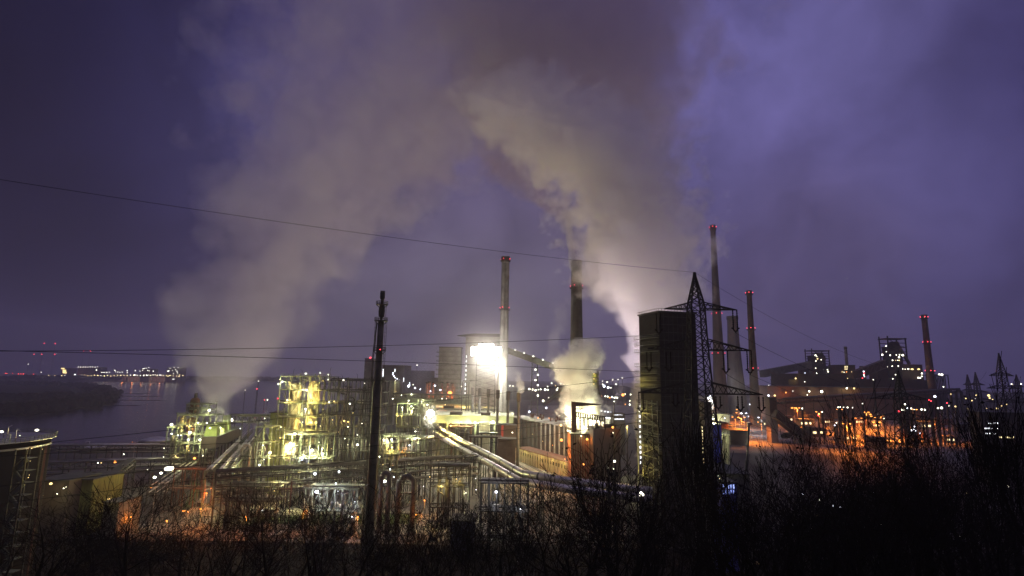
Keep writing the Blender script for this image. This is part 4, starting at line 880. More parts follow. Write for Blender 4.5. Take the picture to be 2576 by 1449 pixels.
# frame with square openings
def open_frame():
    d = 335; t = thing('steel_frame', P(1480, 1040, d), 'long dark frame with a row of square holes in front of the steam', 'frame'); t.location.z = 0
    p, q = P(1449, 1037, d), P(1521, 1048, d - 12); mb = MB(); n = 12
    for s in (0, -2.6): mb.bar(p + Vector((0, 0, s)), q + Vector((0, 0, s)), .6)
    for i in range(n + 1): r = p.lerp(q, i / n); mb.bar(r, r - Vector((0, 0, 2.6)), .9)
    mb.build('beam', M['steel'], t)
    for i in range(8): r = p.lerp(q, i / 7); mb = MB(); mb.bar(r - Vector((0, 0, 2.6)), (r.x, r.y, -.4), .7); mb.build('leg', M['steel'], t)
open_frame()
def hood():
    d = 312; t = thing('jib_crane', P(1442, 1080, d), 'dark post with one long tapering jib pointing right in front of the steam', 'crane'); t.location.z = 0
    p = P(1443, 1012, d); r = 5.2 / F0 * d; mb = MB(); mb.box(p.x - r, p.x + r, d - r, d + r, -.4, p.z); mb.build('post', M['rust'], t)
    e = P(1512, 1017, d); mb = MB(); mb.hexa([(p.x - r, d - r, p.z - 2.4), (e.x, d - .2, e.z - .3), (e.x, d + .2, e.z - .3), (p.x - r, d + r, p.z - 2.4), (p.x - r, d - r, p.z + .4), (e.x, d - .2, e.z), (e.x, d + .2, e.z), (p.x - r, d + r, p.z + .4)]); mb.build('jib', M['wall_dark'], t)
    z = P(1452, 1028, d).z; mb = MB(); mb.box(p.x + r, p.x + r + 4.2, d - 1.2, d + 1.2, z - .2, z)
    for k in range(5): mb.bar((p.x + r + k, d - 1.2, z), (p.x + r + k, d - 1.2, z + 1.6), .12)
    mb.bar((p.x + r, d - 1.2, z + 1.6), (p.x + r + 4.2, d - 1.2, z + 1.6), .12); mb.bar((p.x + r, d, z - 2.4), (p.x + r + 3.2, d, z - .2), .2); mb.build('platform', M['steel'], t)
hood()
# bunker gallery with stepped pale roofs
def gallery():
    M['band'] = mat('gallery_cladding', (.26, .28, .20), .7, col2=(.20, .215, .16), scale=.05)
    t = thing('coal_gallery', (P(1190, 1040, 420).x, 440, 0), 'long flat gallery with pale greenish stepped roofs over the bright yard', 'building')
    for k, (x0, x1, y0, y1, d, dep, th) in enumerate(((1078, 1292, 1045, 1034, 408, 62, 5.4), (1070, 1250, 1028, 1024, 472, 40, 3.4), (1064, 1200, 1016, 1015, 520, 30, 3.4))):
        a, b = P(x0, y0, d), P(x1, y1, d); z = a.z
        mb = MB(); mb.box(a.x, b.x, d, d + dep, z - th, z); mb.build('wall', M['band'], t)
        mb = MB(); mb.box(a.x - .4, b.x + .4, d - .4, d + dep, z + .002, z + .45); mb.build('roof', M['roof_pale'], t)
        for q in range(2 if k == 0 else 1):
            x = a.x + (b.x - a.x) * (.32 + .35 * q); mb = MB(); w = 4.5 - q; mb.box(x - w, x + w, d + 2, d + 7, z + .45, z + 2.6); mb.build('roof_vent', M['wall_dark'], t)
        n = 9
        for i in range(n + 1):
            x = a.x + (b.x - a.x) * i / n
            for yy in (d + 1.5, d + dep - 3): mb = MB(); mb.box(x - .5, x + .5, yy, yy + 1, -.4, z - th - .002); mb.build('column', M['steel_green'], t)
    for x, y, d, kk, s, pw in ((1195, 1063, 404, 'w', 3.0, 36000), (1130, 1065, 404, 'y', 2.0, 36000), (1160, 1062, 404, 'w', 1.6, 26000), (1240, 1062, 404, 'w', 3.2, 26000), (1270, 1076, 398, 'c', 2.0, 4000), (1108, 1075, 392, 'y', 1.6, 9000), (1132, 1097, 344, 'y', 2.2, 9000)):
        lamp(t, x, y, d, kk, s, pw, 1.6)
gallery()
# truss bridge on the skyline
def truss_bridge():
    d = 470; a, b = P(991, 991, d), P(1188, 994, d); b.z = a.z; h = 7.4; wd = 6
    t = thing('truss_bridge', ((a.x + b.x) / 2, d, 0), 'long level conveyor truss bridge under the far quench tower', 'bridge')
    mb = MB(); n = 17
    for y in (0, wd):
        for z in (-.5, -h): mb.bar((a.x, d + y, a.z + z), (b.x, d + y, a.z + z), .55)
        for i in range(n + 1): x = a.x + (b.x - a.x) * i / n; mb.bar((x, d + y, a.z - h), (x, d + y, a.z), .4)
        for i in range(n): x = a.x + (b.x - a.x) * i / n; x2 = a.x + (b.x - a.x) * (i + 1) / n; mb.bar((x, d + y, a.z - 1.4), (x2, d + y, a.z - h), .35)
    mb.build('truss', M['steel_green'], t)
    mb = MB(); mb.box(a.x - 1, b.x + 1, d - .6, d + wd + .6, a.z - .1, a.z + .7); mb.build('roof', M['roof_dark'], t)
    mb = MB(); mb.box(a.x, b.x, d + 1.2, d + wd - 1.2, a.z - h + .3, a.z - 3.6); mb.box(a.x, b.x, d, d + wd, a.z - h - .4, a.z - h - .28); mb.build('conveyor', M['steel_green'], t)
    for x in (a.x + 12, (a.x + b.x) / 2, b.x - 3): mb = MB(); [mb.bar((x + s, d + yy, -.4), (x + s * .6, d + yy, a.z - h), .6) for s in (-3, 3) for yy in (0, wd)]; mb.build('leg', M['steel_green'], t)
    for x in (1020, 1060, 1100, 1145, 1180): point_light(P(x, 1004, d + 3) + Vector((0, 0, 0)), 500, 'y', t, .3)
    lamp(t, 1112, 1003, d - 1, 'w', 1.3); lamp(t, 1123, 1003, d - 1, 'w', 1.1); lamp(t, 1035, 992, d - 1, 'w', 2.0, 1500); lamp(t, 1010, 994, d - 1, 'w', 1.6)
truss_bridge()
# six short stacks on the battery line
for i, (x, y, d) in enumerate(((1190, 974, 442), (1207.6, 976, 428), (1229, 978, 412), (1252.6, 981, 396), (1278.4, 984, 380), (1305, 987, 364))):
    p = P(x, y, d); t = thing('vent_stack', (p.x, d, 0), ('first and farthest of six short dark stacks in a row', 'second of six short dark stacks, counted from the left', 'third of six short dark stacks, counted from the left', 'fourth of six short dark stacks, beside the pale chimney foot', 'fifth of six short dark stacks, right of the pale chimney foot', 'nearest of six short dark stacks, puffing white steam')[i], 'stack', 'row of six short stacks')
    mb = MB(); mb.lathe((p.x, d, -.4), [(1.0, 0), (.95, p.z - 6)], 12); mb.build('shaft', M['concrete_dark'], t, True)
    mb = MB(); mb.lathe((p.x, d, p.z - 6.4), [(.7, -.2), (1.35, .8), (1.35, 6.2), (1.1, 6.4)], 12); mb.build('cap', M['wall_dark'], t)
    if i == 5: point_light((p.x - 3, d - 4, p.z - 1), 900, 'y', t, .3)
# machinery in the bright yard
def gantry(label, x0, x1, yt, d, dep=6, m='rust', legs=3):
    xa, xb, zt = span(x0, x1, yt, d); t = thing('gantry', ((xa + xb) / 2, d + dep / 2, 0), label, 'gantry'); mb = MB()
    mb.box(xa, xb, d, d + dep, zt - .9, zt)
    for hh in (.6, 1.2): mb.bar((xa, d, zt + hh), (xb, d, zt + hh), .14)
    n = int((xb - xa) / 1.5)
    for i in range(n + 1): mb.bar((xa + (xb - xa) * i / n, d, zt), (xa + (xb - xa) * i / n, d, zt + 1.2), .1)
    mb.build('deck', M[m], t)
    for i in range(legs):
        x = xa + (xb - xa) * (i + .25) / (legs - .5); mb = MB(); mb.box(x - .5, x + .5, d + .5, d + 1.5, -.4, zt - .91); mb.box(x - .5, x + .5, d + dep - 1.5, d + dep - .5, -.4, zt - .91)
        mb.bar((x - 3, d + 1, zt - .9), (x, d + 1, zt - 4.5), .35); mb.build('leg', M[m], t)
    return t
gantry('reddish gantry on Y legs in the bright yard', 1130, 1190, 1072, 400)
gantry('dark gantry with rounded arches before the machine house', 1205, 1290, 1088, 372, m='steel', legs=4)
for x, lab in ((1163, 'left of two short dark silos in the bright yard'), (1175, 'right of two short dark silos in the bright yard')):
    p = P(x, 1082, 372); t = thing('silo', (p.x, 372, 0), lab, 'silo'); mb = MB(); mb.lathe((p.x, 372, -.4), [(1.3, 0), (1.3, p.z), (1.0, p.z + .6), (.3, p.z + .9)], 16); mb.build('shell', M['pipe_dark'], t, True); mb = MB(); mb.box(p.x - 1.8, p.x + 1.8, 370.4, 371, p.z - 1.4, p.z - 1.1); mb.build('bracket', M['pipe'], t)
shed('machine_house', 'small white fronted machine house under the gallery', 1205, 1232, 1063, 392, 8, 'wall_pale', 'roof_pale', lamps=[(1203, 1064, 389, 'w', 2.2, 4000)])
shed('machine_house', 'dark brown machine house on the battery side of the yard', 1252, 1298, 1069, 350, 14, 'wall_dark', 'roof_dark', lamps=[(*Z(3, 1020, 1298), 346, 'c', 2.2, 900)])
t = gantry('dark heavy bridge linking the machine house to the gas mains', 1180, 1262, 1097, 330, 6, 'wall_dark', 2)
shed('leg_tower', 'dark square leg tower at the far end of the low pale wall', 1254, 1297, 1104, 322, 10, 'concrete_dark', 'roof_dark', cat='tower', lamps=[(1289, 1088, 318, 'w', 2.0, 700)])
mb = MB(); p = P(1264, 1070, 348); mb.box(p.x - .7, p.x + .7, 347.2, 348.6, -.4, p.z); o = mb.build('post', M['red'], None); o.name = 'signal_post'; tag(o, 'thick pale red post beside the brown machine house', 'post')

# the two great floodlight batteries
def flood(label, x, y, d, nx, ny, wpx, hpx, power, mast=True):
    c = P(x, y, d); t = thing('floodlight_mast', (c.x, d, 0), label, 'floodlight'); W, H = wpx / F0 * d, hpx / F0 * d
    mb = MB()
    for s in (-.3, .3): mb.bar((c.x + W * s, d + 1.2, -.4), (c.x + W * s, d + 1.2, c.z + H / 2), .5)
    z = 3
    while z < c.z - H / 2: mb.bar((c.x - W * .3, d + 1.2, z), (c.x + W * .3, d + 1.2, z + 4), .25); mb.bar((c.x + W * .3, d + 1.2, z), (c.x - W * .3, d + 1.2, z + 4), .25); z += 4
    for j in range(ny): zz = c.z + H * ((j + .5) / ny - .5); mb.bar((c.x - W / 2, d + .9, zz), (c.x + W / 2, d + .9, zz), .3)
    mb.build('mast', M['steel'], t)
    for j in range(ny):
        for i in range(nx):
            fx, fz = ((i + .5) / nx - .5), ((j + .5) / ny - .5)
            if (fx * 2) ** 2 + (fz * 2) ** 2 > .98: continue
            q = (c.x + W * fx, d, c.z + H * fz); mb = MB(); r = min(W / nx, H / ny) * .52; mb.mi = 0; mb.tube([(q[0], q[1] - .3, q[2]), (q[0], q[1] + .1, q[2])], [r, r], 14); mb.mi = 1; mb.tube([(q[0], q[1] + .12, q[2]), (q[0], q[1] + .9, q[2])], [r * 1.02, r * .4], 14)
            mb.build('lamp', [EFL, M['steel']], t)
    for fx, fz in ((-.3, 0), (.3, 0), (0, .2), (0, -.3)): point_light((c.x + W * fx, d - 1.5, c.z + H * fz), power / 4, 'f', t, W * .12, (.1, -.2, -1.0), 125)
    return t
EFL = emis('floodlight_glass', (1.0, .97, .80), 30)
flood('blinding yellow white floodlight battery beside the pale chimney', 1223, 884, 432, 8, 5, 78, 38, FLOOD1)
point_light(P(1223, 884, 424), 50000, 'n', bpy.data.objects['floodlight_mast'], 4)
flood('second blinding floodlight mast above the gas mains', 1083, 1040, 345, 4, 4, 19, 17, FLOOD2)

# lamps added to light the steam, the chimney shaft and the quench tower
t = thing('floodlight_mast', (P(1424, 1060, 338).x, 338, 0), 'added yellow post lamp lighting the boiling steam from its foot', 'floodlight')
mb = MB(); q = P(1426, 1056, 338); mb.bar((q.x, 338.6, -.4), (q.x, 338.6, q.z), .4); mb.build('pole', M['steel'], t); lamp(t, 1426, 1054, 338, 'y', 2.0, 0); point_light(P(1426, 1054, 336.5), 75000, 'q', t, .5)  # added post lamp that lights the steam yellow from below
lamp(bpy.data.objects['steel_frame'], 1480, 1062, 340, 'y', 2.0, 0); point_light(P(1480, 1060, 338.5), 80000, 'q'); lamp(bpy.data.objects['steel_frame'], 1505, 1058, 336, 'w', 2.0, 60000)  # lamps added on the frame to brighten the steam cloud
t = thing('floodlight_mast', (P(1246, 935, 436).x, 436, 0), 'slim mast lamp added to light the pale chimney shaft', 'floodlight'); q = P(1246, 935, 436); mb = MB(); mb.bar((q.x, 436.6, -.4), (q.x, 436.6, q.z), .5); mb.build('pole', M['steel'], t); lamp(t, 1246, 935, 436, 'y', 2.0, 0); point_light(P(1246, 935, 434), 85000, 'f', t, .6)  # extra mast, put in so the chimney shaft shows bright
t = thing('floodlight_mast', (P(1580, 1080, 250).x, 250, 0), 'added floodlight mast left of the quench tower foot', 'floodlight'); q = P(1578, 1072, 250); mb = MB(); mb.bar((q.x, 250.6, -.4), (q.x, 250.6, q.z), .4); mb.build('pole', M['steel'], t); lamp(t, 1578, 1072, 250, 'y', 2.0, 9000)  # mast added for the light on the tower's left face

for x, y, pw in ((1120, 1018, 14000), (1170, 1016, 12000), (1225, 1022, 8000)): t = bpy.data.objects['coal_gallery']; lamp(t, x, y, 500, 'y', 1.2, pw)  # lamps added over the gallery roofs to brighten them
for x, y, pw in ((635, 1118, 5000), (665, 1100, 3500), (520, 1240, 6500), (505, 1280, 5000), (620, 1300, 4500), (900, 1300, 3000), (1070, 1140, 3500), (1068, 1258, 2500), (330, 1300, 900), (420, 1310, 900)):
    q = G(x, y, 6.5); t = thing('yard_lamp', (q.x, q.y, 0), 'x', 'lamp'); mb = MB(); mb.tube([(q.x, q.y + .3, -.4), (q.x, q.y + .3, q.z + .4)], .1, 6); mb.build('pole', M['pipe'], t)
    mb = MB(); mb.mi = 0; mb.ball(q, .33, n=8, m=4); mb.mi = 1; mb.box(q.x - .5, q.x + .5, q.y - .4, q.y + .6, q.z + .25, q.z + .4); mb.build('lamp_head', [EO, M['steel']], t); point_light((q.x, q.y - .6, q.z - .5), pw, 'o', None, .3)
    t['label'] = {635: 'orange yard lamp left of the silver pipe bundle head', 665: 'orange yard lamp behind the thin open frame', 520: 'orange lamp beside the curving access road', 505: 'orange lamp lower on the access road', 620: 'orange lamp in front of the left end of the pipe bridge', 900: 'orange lamp at the flare stack foot', 1070: 'orange lamp in the greenish lattice frames', 1068: 'orange lamp beside the pale lit patch', 330: 'dim orange lamp among the lower left trees', 420: 'dim orange lamp left of the access road mouth'}[x]

a_, b_ = P(1545, 1010, 262), P(1600, 800, 234); t = thing('floodlight_mast', (a_.x, 262, 0), 'added tall floodlight mast that brightens the quench tower steam rim', 'floodlight'); mb = MB(); mb.bar((a_.x, 262.6, -.4), (a_.x, 262.6, a_.z), .4); mb.build('pole', M['steel'], t); lamp(t, 1545, 1010, 262, 'w', 2.0, 0)
point_light(a_ + Vector((.8, -1.6, .8)), 300000, 'n', t, .5, b_ - a_, 62)  # spot added to bring out the steam rim, its mast with it
a_, b_ = P(600, 1050, 330), P(600, 820, 320); point_light(a_, 22000, 'n', bpy.data.objects['cooling_tower'], .5, b_ - a_, 80)  # spot without a fixture, added to brighten the plume base
# ------------------------------------------------------------------ far structures, centre
def block(name, label, x0, x1, yt, d, depth, wall, cat='building', lamps=(), roof='roof_dark', windows=(), extra=None):
    return shed(name, label, x0, x1, yt, d, depth, wall, roof, cat, .3, 0, lamps, windows)
def quench_far():
    d = 560; xa, xb, zt = span(1105, 1160, 874, d); t = thing('quench_tower', ((xa + xb) / 2, d + 8, 0), 'far ribbed quench tower left of the floodlight glare', 'tower')
    mb = MB(); mb.box(xa, xb, d, d + 16, -.4, zt); mb.build('wall', M['concrete'], t)
    z = 8
    while z < zt - 2:
        mb = MB(); mb.box(xa - 2.4, xb + .4, d - 1.4, d + 16.5, z, z + .35)
        for hh in (.7, 1.4): mb.bar((xa - 2.4, d - 1.4, z + hh), (xb + .4, d - 1.4, z + hh), .18)
        for k in range(9): x = xa - 2.4 + (xb - xa + 2.8) * k / 8; mb.bar((x, d - 1.4, z), (x, d - 1.4, z + 1.4), .16)
        mb.build('balcony', M['steel_green'], t); z += 4.6
    mb = MB(); mb.box(xa - .5, xb + .5, d - .5, d + 16.5, zt, zt + .8); mb.build('rim', M['steel'], t)
quench_far()
def coal_tower():
    d = 545; xa, xb, zt = span(1172, 1261, 846, d); t = thing('coal_tower', ((xa + xb) / 2, d + 10, 0), 'pale hazy coal tower half hidden by the floodlight glare', 'tower')
    mb = MB(); mb.box(xa, xb, d, d + 22, -.4, zt); mb.build('wall', M['concrete'], t)
    e = P(1149, 846, d); mb = MB(); mb.hexa([(e.x, d + 4, zt + .6), (xa + 9, d + 2, zt - .4), (xa + 9, d + 12, zt - .4), (e.x, d + 10, zt + .6), (e.x, d + 4, zt + 1.2), (xa + 9, d + 2, zt + 3.4), (xa + 9, d + 12, zt + 3.4), (e.x, d + 10, zt + 1.2)]); mb.box(xa + 9.01, xb + .4, d - .5, d + 22.5, zt, zt + 3); mb.build('roof', M['roof_dark'], t)
    for k in range(9): y = 897 + k * 11.6; p = P(1173.5 - k * .45, y, d - .4); mb = MB(); mb.box(p.x - .35, p.x + .35, d - .5, d - .05, p.z - 1.1, p.z + 1.1); mb.build('strip_lamp', EWINW, t)
    point_light(P(1165, 960, d - 10), 1500, 'w', t)
coal_tower()
def conveyor(label, a, b, w, h, m='wall_dark', legs=(), lamps=0, kind='w', ls=1.3, name='conveyor_gallery'):
    a, b = Vector(a), Vector(b); t = thing(name, ((a.x + b.x) / 2, (a.y + b.y) / 2, 0), label, 'conveyor'); u = (b - a).normalized()
    mb = MB(); mb.bar(a, b, w, h); mb.build('enclosure', M[m], t)
    mb = MB(); n = max(3, int((b - a).length / 8)); side = Vector((0, -w / 2 - .12, 0)) if abs(u.x) > .4 else Vector((-w / 2 - .12, 0, 0))
    for i in range(n): p, q = a.lerp(b, i / n) + side, a.lerp(b, (i + 1) / n) + side; mb.bar(p + Vector((0, 0, h / 2)), q - Vector((0, 0, h / 2)), .25); mb.bar(p - Vector((0, 0, h / 2)), p + Vector((0, 0, h / 2)), .25)
    for s in (-h / 2, h / 2): mb.bar(a + side + Vector((0, 0, s)), b + side + Vector((0, 0, s)), .35)
    mb.build('truss', M['steel_green'], t)
    for f, ww in legs:
        p = a.lerp(b, f); mb = MB()
        for s in (-ww, ww): mb.bar((p.x + s, p.y, -.4), (p.x + s * .7, p.y, p.z - h / 2), .8)
        z = p.z - h / 2
        while z > 6: mb.bar((p.x - ww, p.y, z - 6), (p.x + ww, p.y, z), .3); mb.bar((p.x + ww, p.y, z - 6), (p.x - ww, p.y, z), .3); z -= 6
        mb.build('leg', M['steel_green'], t)
    for i in range(lamps):
        p = a.lerp(b, (i + .6) / lamps); r = px(p.y) * ls * .5; mb = MB(); mb.ball((p.x, p.y - w / 2 - .8, p.z + h / 2 + .4), r, n=6, m=4); mb.build('lamp', EMI[kind], t)
    return t
t = conveyor('long conveyor gallery descending right from the coal tower behind the steam', P(1262, 876, 520), P(1400, 926, 470), 4, 5, 'steel_green', ((.63, 3.4),), 6)
for k in range(6): p = P(1347 + (k % 2) * 6, 930 + k * 13, 478); m2 = MB(); m2.ball(p, .7, n=6, m=4); m2.build('lamp', EW, t)
conveyor('short dark inclined conveyor left of the yellow steam', G(1367, 1018, 6), P(1422, 978, 470), 4, 4, 'wall_dark', (), 2)
conveyor('dark conveyor right of the steam climbing to the lit screening column', P(1508, 1000, 440), P(1478, 945, 400), 3.5, 4, 'wall_dark', (), 5, 'w', 1.6)
def screening():
    d = 400; xa, xb, zt = span(1486, 1505, 934, d); t = thing('screening_tower', ((xa + xb) / 2, d, 0), 'small yellow green lit screening tower right of the steam', 'tower')
    mb = MB()
    for x in (xa, xb):
        for y in (d, d + 5): mb.box(x - .3, x + .3, y - .3, y + .3, -.4, zt)
    z = 4
    while z < zt: mb.bar((xa, d, z), (xb, d, z), .3); mb.bar((xa, d, z), (xb, d, z + 5), .2); z += 5
    mb.build('frame', M['steel'], t)
    for k in range(3): z = P(1495, 942 + 13 * k, d).z; mb = MB(); mb.lathe(((xa + xb) / 2, d + 2.5, z - 2), [(.8, -1.2), (2.5, 0), (2.5, 2.4), (1.6, 3)], 12); mb.build('hopper', M['wall_green'], t); lamp(t, 1494, 940 + 13 * k, d - 2, 'y', 2.2, 900)
screening()
for i, (x0, x1, y, d, lab) in enumerate(((918, 940, 901, 900, 'faint hazy block with a red light, left of the flare stack top'), (962, 1018, 918, 880, 'broad hazy boiler house with vertical lit slits'), (1034, 1081, 932, 900, 'lower hazy building right of the boiler house'), (1060, 1105, 950, 820, 'lowest faint hazy hall before the far quench tower'))):
    t = block('building', lab, x0, x1, y, d, 60, 'wall_dark' if i % 2 else 'concrete_dark')
    if i == 0: red_lamps(t, P(936, 900, d), 2, P(936, 900, d).z, d, 1, 1.5)
    if i == 1:
        for x, y0, y1 in ((963, 928, 948), (993, 928, 936), (1015, 950, 960)):
            a, b = P(x, y0, d - .2), P(x + 1.2, y1, d - .2); mb = MB(); mb.box(a.x, b.x, d - .3, d - .05, b.z, a.z); mb.build('window', EWINW, t)
        for x, y in ((988, 942), (991, 946), (994, 950), (999, 953), (1004, 957), (989, 938)): lamp(t, x, y, d - 4, 'c', 1.5)
for x, w, lab in ((986, 5, 'left of two dark far silos'), (1003, 5, 'right of two dark far silos'),):
    d = 650; p = P(x, 959, d); t = thing('silo', (p.x, d, 0), lab, 'silo'); mb = MB(); mb.lathe((p.x, d, -.4), [(w, 0), (w, p.z), (w * .5, p.z + 1.5)], 20); mb.build('shell', M['concrete_dark'], t, True); mb = MB(); mb.lathe((p.x, d, p.z + .6), [(w * .55, 0), (w * .55, .7)], 12); mb.build('hatch', M['steel'], t)
p0 = P(995, 960, 645); t = thing('lit_stair', (p0.x, 645, 0), 'bright lit vertical strip between the two far silos', 'stairs'); mb = MB(); mb.box(p0.x - 1.2, p0.x + 1.2, 644, 646, -.4, p0.z); mb.build('shaft', M['wall_pale'], t); lamp(t, 995, 957, 641, 'w', 1.2, 1500); lamp(t, 996, 985, 641, 'y', .8, 900)
# red lit row of small stacks behind the truss bridge
for i, (x, y) in enumerate(((1075, 964), (1080, 962), (1090, 963), (1112, 963), (1127, 963), (1138, 965))):
    d = 530; p = P(x, y, d); t = thing('small_stack', (p.x, d, 0), ('thin reddish stack, first from the left behind the truss bridge', 'thin reddish stack, second from the left behind the truss bridge', 'thin reddish stack, third from the left behind the truss bridge', 'thin reddish stack, fourth, with a white puff at its tip', 'thin reddish stack, fifth, before the far quench tower foot', 'thin reddish stack, last, beside the orange fire glow')[i], 'stack', 'thin reddish stacks behind the truss bridge')
    mb = MB(); mb.lathe((p.x, d, -.4), [(1.4, 0), (1.2, p.z)], 10); mb.build('shaft', M['brick'], t, True); mb = MB(); mb.lathe((p.x, d, p.z - .4), [(1.25, 0), (1.6, .2), (1.6, 1.4)], 10); mb.build('cap', M['steel'], t)
t = process_tower('orange lit furnace stage above the truss bridge', 1124, 1143, 976, 520, 8, 3, 3, m='rust', seed=91, pipes=2, gear=3, lamps=[(1132, 988, 'o', 4.6, 16000), (1108, 981, 'c', 1.8, 1500), (1094, 970, 'c', 2.0, 900), (1083, 984, 'c', 1.6, 900)])
for x, xe, lab in ((1163, 1167, 'first of three bent lamp posts left of the short stacks'), (1174, 1182, 'middle of three bent posts left of the short stacks'), (1180, 1187, 'last of three bent posts left of the short stacks')):
    d = 455; a, b = P(x, 962, d), P(xe, 957, d); t = thing('bent_post', (a.x, d, 0), lab, 'post'); mb = MB(); mb.tube([(a.x, d, -.4), (a.x, d, a.z), (b.x, d, b.z), (b.x + 1.6, d, b.z)], .4, 6); mb.build('pole', M['steel'], t)
    mb = MB(); mb.box(b.x + 1.61, b.x + 3.4, d - .4, d + .4, b.z - .25, b.z + .2); mb.build('lamp_head', M['pipe_dark'], t)
    if x == 1163: lamp(t, 1161, 972, d - 1, 'w', 1.8, 400)

# ------------------------------------------------------------------ right side: furnaces and halls
def blast_furnace(label, d, cx, ytop, yb, wtop, s, lamps=(), seed=1):
    """top frame, throat, furnace body, side bins, inclined bridge"""
    k = 1 / F0 * d; top = P(cx, ytop, d); t = thing('blast_furnace', (top.x, d, 0), label, 'furnace'); X = top.x; zt = top.z; w = wtop / 2 * k
    mb = MB()
    for x in (-w, w):
        for y in (-w * .7, w * .7): mb.bar((X + x, d + y, zt - 34 * s), (X + x, d + y, zt + (3 if x < 0 else 1)), 1.1)
    for z in range(0, 34, 5):
        z *= s
        for y in (-w * .7, w * .7): mb.bar((X - w, d + y, zt - z), (X + w, d + y, zt - z), .8)
        mb.bar((X - w, d - w * .7, zt - z), (X + w * (1 if (z // 5) % 2 else -.2), d - w * .7, zt - z - 5 * s), .5)
    mb.box(X - w * 1.1, X + w * 1.1, d - w * .8, d + w * .8, zt - .6, zt + .6); mb.build('top_frame', M['steel'], t)
    mb = MB(); mb.lathe((X + w * .2, d, 0), [(w * .95, zt - 62 * s), (w * .85, zt - 40 * s), (w * .55, zt - 26 * s), (w * .75, zt - 14 * s), (w * .4, zt - 3 * s)], 20); mb.build('furnace_shell', M['wall_dark'], t, True)
    for z, ww in ((zt - 33 * s, 1.5), (zt - 44 * s, 1.7), (zt - 54 * s, 1.9)):
        mb = MB(); mb.box(X - w * ww, X + w * ww * 1.1, d - w * 1.1, d + w, z, z + .5)
        for hh in (.8, 1.5): mb.bar((X - w * ww, d - w * 1.1, z + hh), (X + w * ww * 1.1, d - w * 1.1, z + hh), .2)
        for q in range(16): x = X - w * ww + w * ww * 2.1 * q / 15; mb.bar((x, d - w * 1.1, z), (x, d - w * 1.1, z + 1.5), .16)
        mb.build('platform', M['steel'], t)
    for q in range(7):
        x = X + w * (-1.2 + .42 * q); mb = MB(); mb.tube([(x, d - w, zt - 70 * s), (x, d - w, zt - (46 + q % 3 * 5) * s), (X + w * .2, d - w * .5, zt - 34 * s)], .7, 8); mb.build('pipe', M['rust'], t)
    mb = MB(); b = lambda x0, x1, z0_, z1_, y0_=-.7, y1_=.9: mb.box(X + w * x0, X + w * x1, d + w * y0_, d + w * y1_, z0_, z1_)
    b(-.85, .8, zt - 30 * s, zt - 9 * s, -.3, .6); b(-1.15, 1.5, zt - 48 * s, zt - 30.1 * s); b(-1.7, 2.4, zt - 64 * s, zt - 48.1 * s, -.8, 1); b(-1.9, 3.2, 0, zt - 64.1 * s, -.8, 1.2); mb.build('bin_house', M['wall_dark'], t)
    mb = MB(); rr = random.Random(seed)
    for q in range(26): xx = X + w * rr.uniform(-1.6, 2.6); z_ = zt - s * rr.uniform(30, 66); mb.bar((xx, d - w, z_), (xx + rr.choice((0, 3, -3)), d - w, z_ + rr.uniform(3, 9)), rr.uniform(.4, 1.1))
    mb.build('pipework', M['steel'], t)
    for l in lamps: lamp(t, *l)
    return t
L5 = lambda lst, d: [(*Z(5, l[0], l[1]), d, *l[2:]) for l in lst]
blast_furnace('big blast furnace with open frame top and rows of white lamps', 620, Z(5, 1247, 490)[0], Z(5, 1247, 492)[1], 960, 44, 1.0,
    L5([(1188, 562, 'w', 1.4), (1190, 620, 'w', 1.2), (1150, 650, 'w', 2.2, 250), (1228, 655, 'w', 1.4), (1290, 652, 'w', 1.4), (1322, 650, 'w', 1.6), (1355, 654, 'w', 2.4, 250), (1318, 675, 'w', 2.2, 250), (1253, 706, 'w', 2.0, 250), (1285, 706, 'y', 1.4), (1305, 706, 'w', 1.4), (1320, 706, 'y', 1.4), (1250, 765, 'w', 1.3), (1200, 772, 'w', 1.4), (1310, 763, 'w', 1.3), (1138, 783, 'w', 2.2, 250), (1283, 850, 'w', 1.3), (1255, 892, 'w', 1.6), (1270, 915, 'w', 1.8, 250)], 600))
# stove block and cast house right of the furnace
def z5(x, y): return Z(5, x, y)
x0, y0 = z5(1340, 745); x1, _ = z5(1550, 745)
block('cast_house', 'dark cast house with a row of bright windows right of the big furnace', x0, x1, y0, 606, 40, 'wall_dark', lamps=L5([(1355, 793, 'w', 1.6), (1380, 795, 'w', 1.6, 200), (1412, 793, 'w', 1.6), (1450, 795, 'y', 2.2, 300, 1.8), (1515, 795, 'y', 2.2, 300, 1.8), (1548, 838, 'w', 1.8), (1548, 867, 'w', 1.8), (1510, 880, 'w', 1.8), (1530, 882, 'w', 1.8), (1468, 920, 'w', 2.0, 300, 2.0), (1550, 925, 'w', 2.0, 300)], 602))
x0, y0 = z5(1095, 786); x1, _ = z5(1205, 786)
t = block('ore_bin', 'box shaped overhanging bin left of the furnace body', x0, x1, y0, 600, 14, 'wall_dark', cat='bin')
a, b = P(*z5(1330, 592), 612), P(*z5(1422, 742), 612); conveyor('steep skip bridge sloping down right from the furnace top', a, b, 3, 2, 'steel', ())
a, b = P(*z5(1165, 742), 600), P(*z5(880, 850), 590); conveyor('dark inclined conveyor rising right to the big furnace', a, b, 6, 9, 'wall_dark', ((.75, 3),))
x0, y0 = z5(730, 750); x1, _ = z5(875, 750)
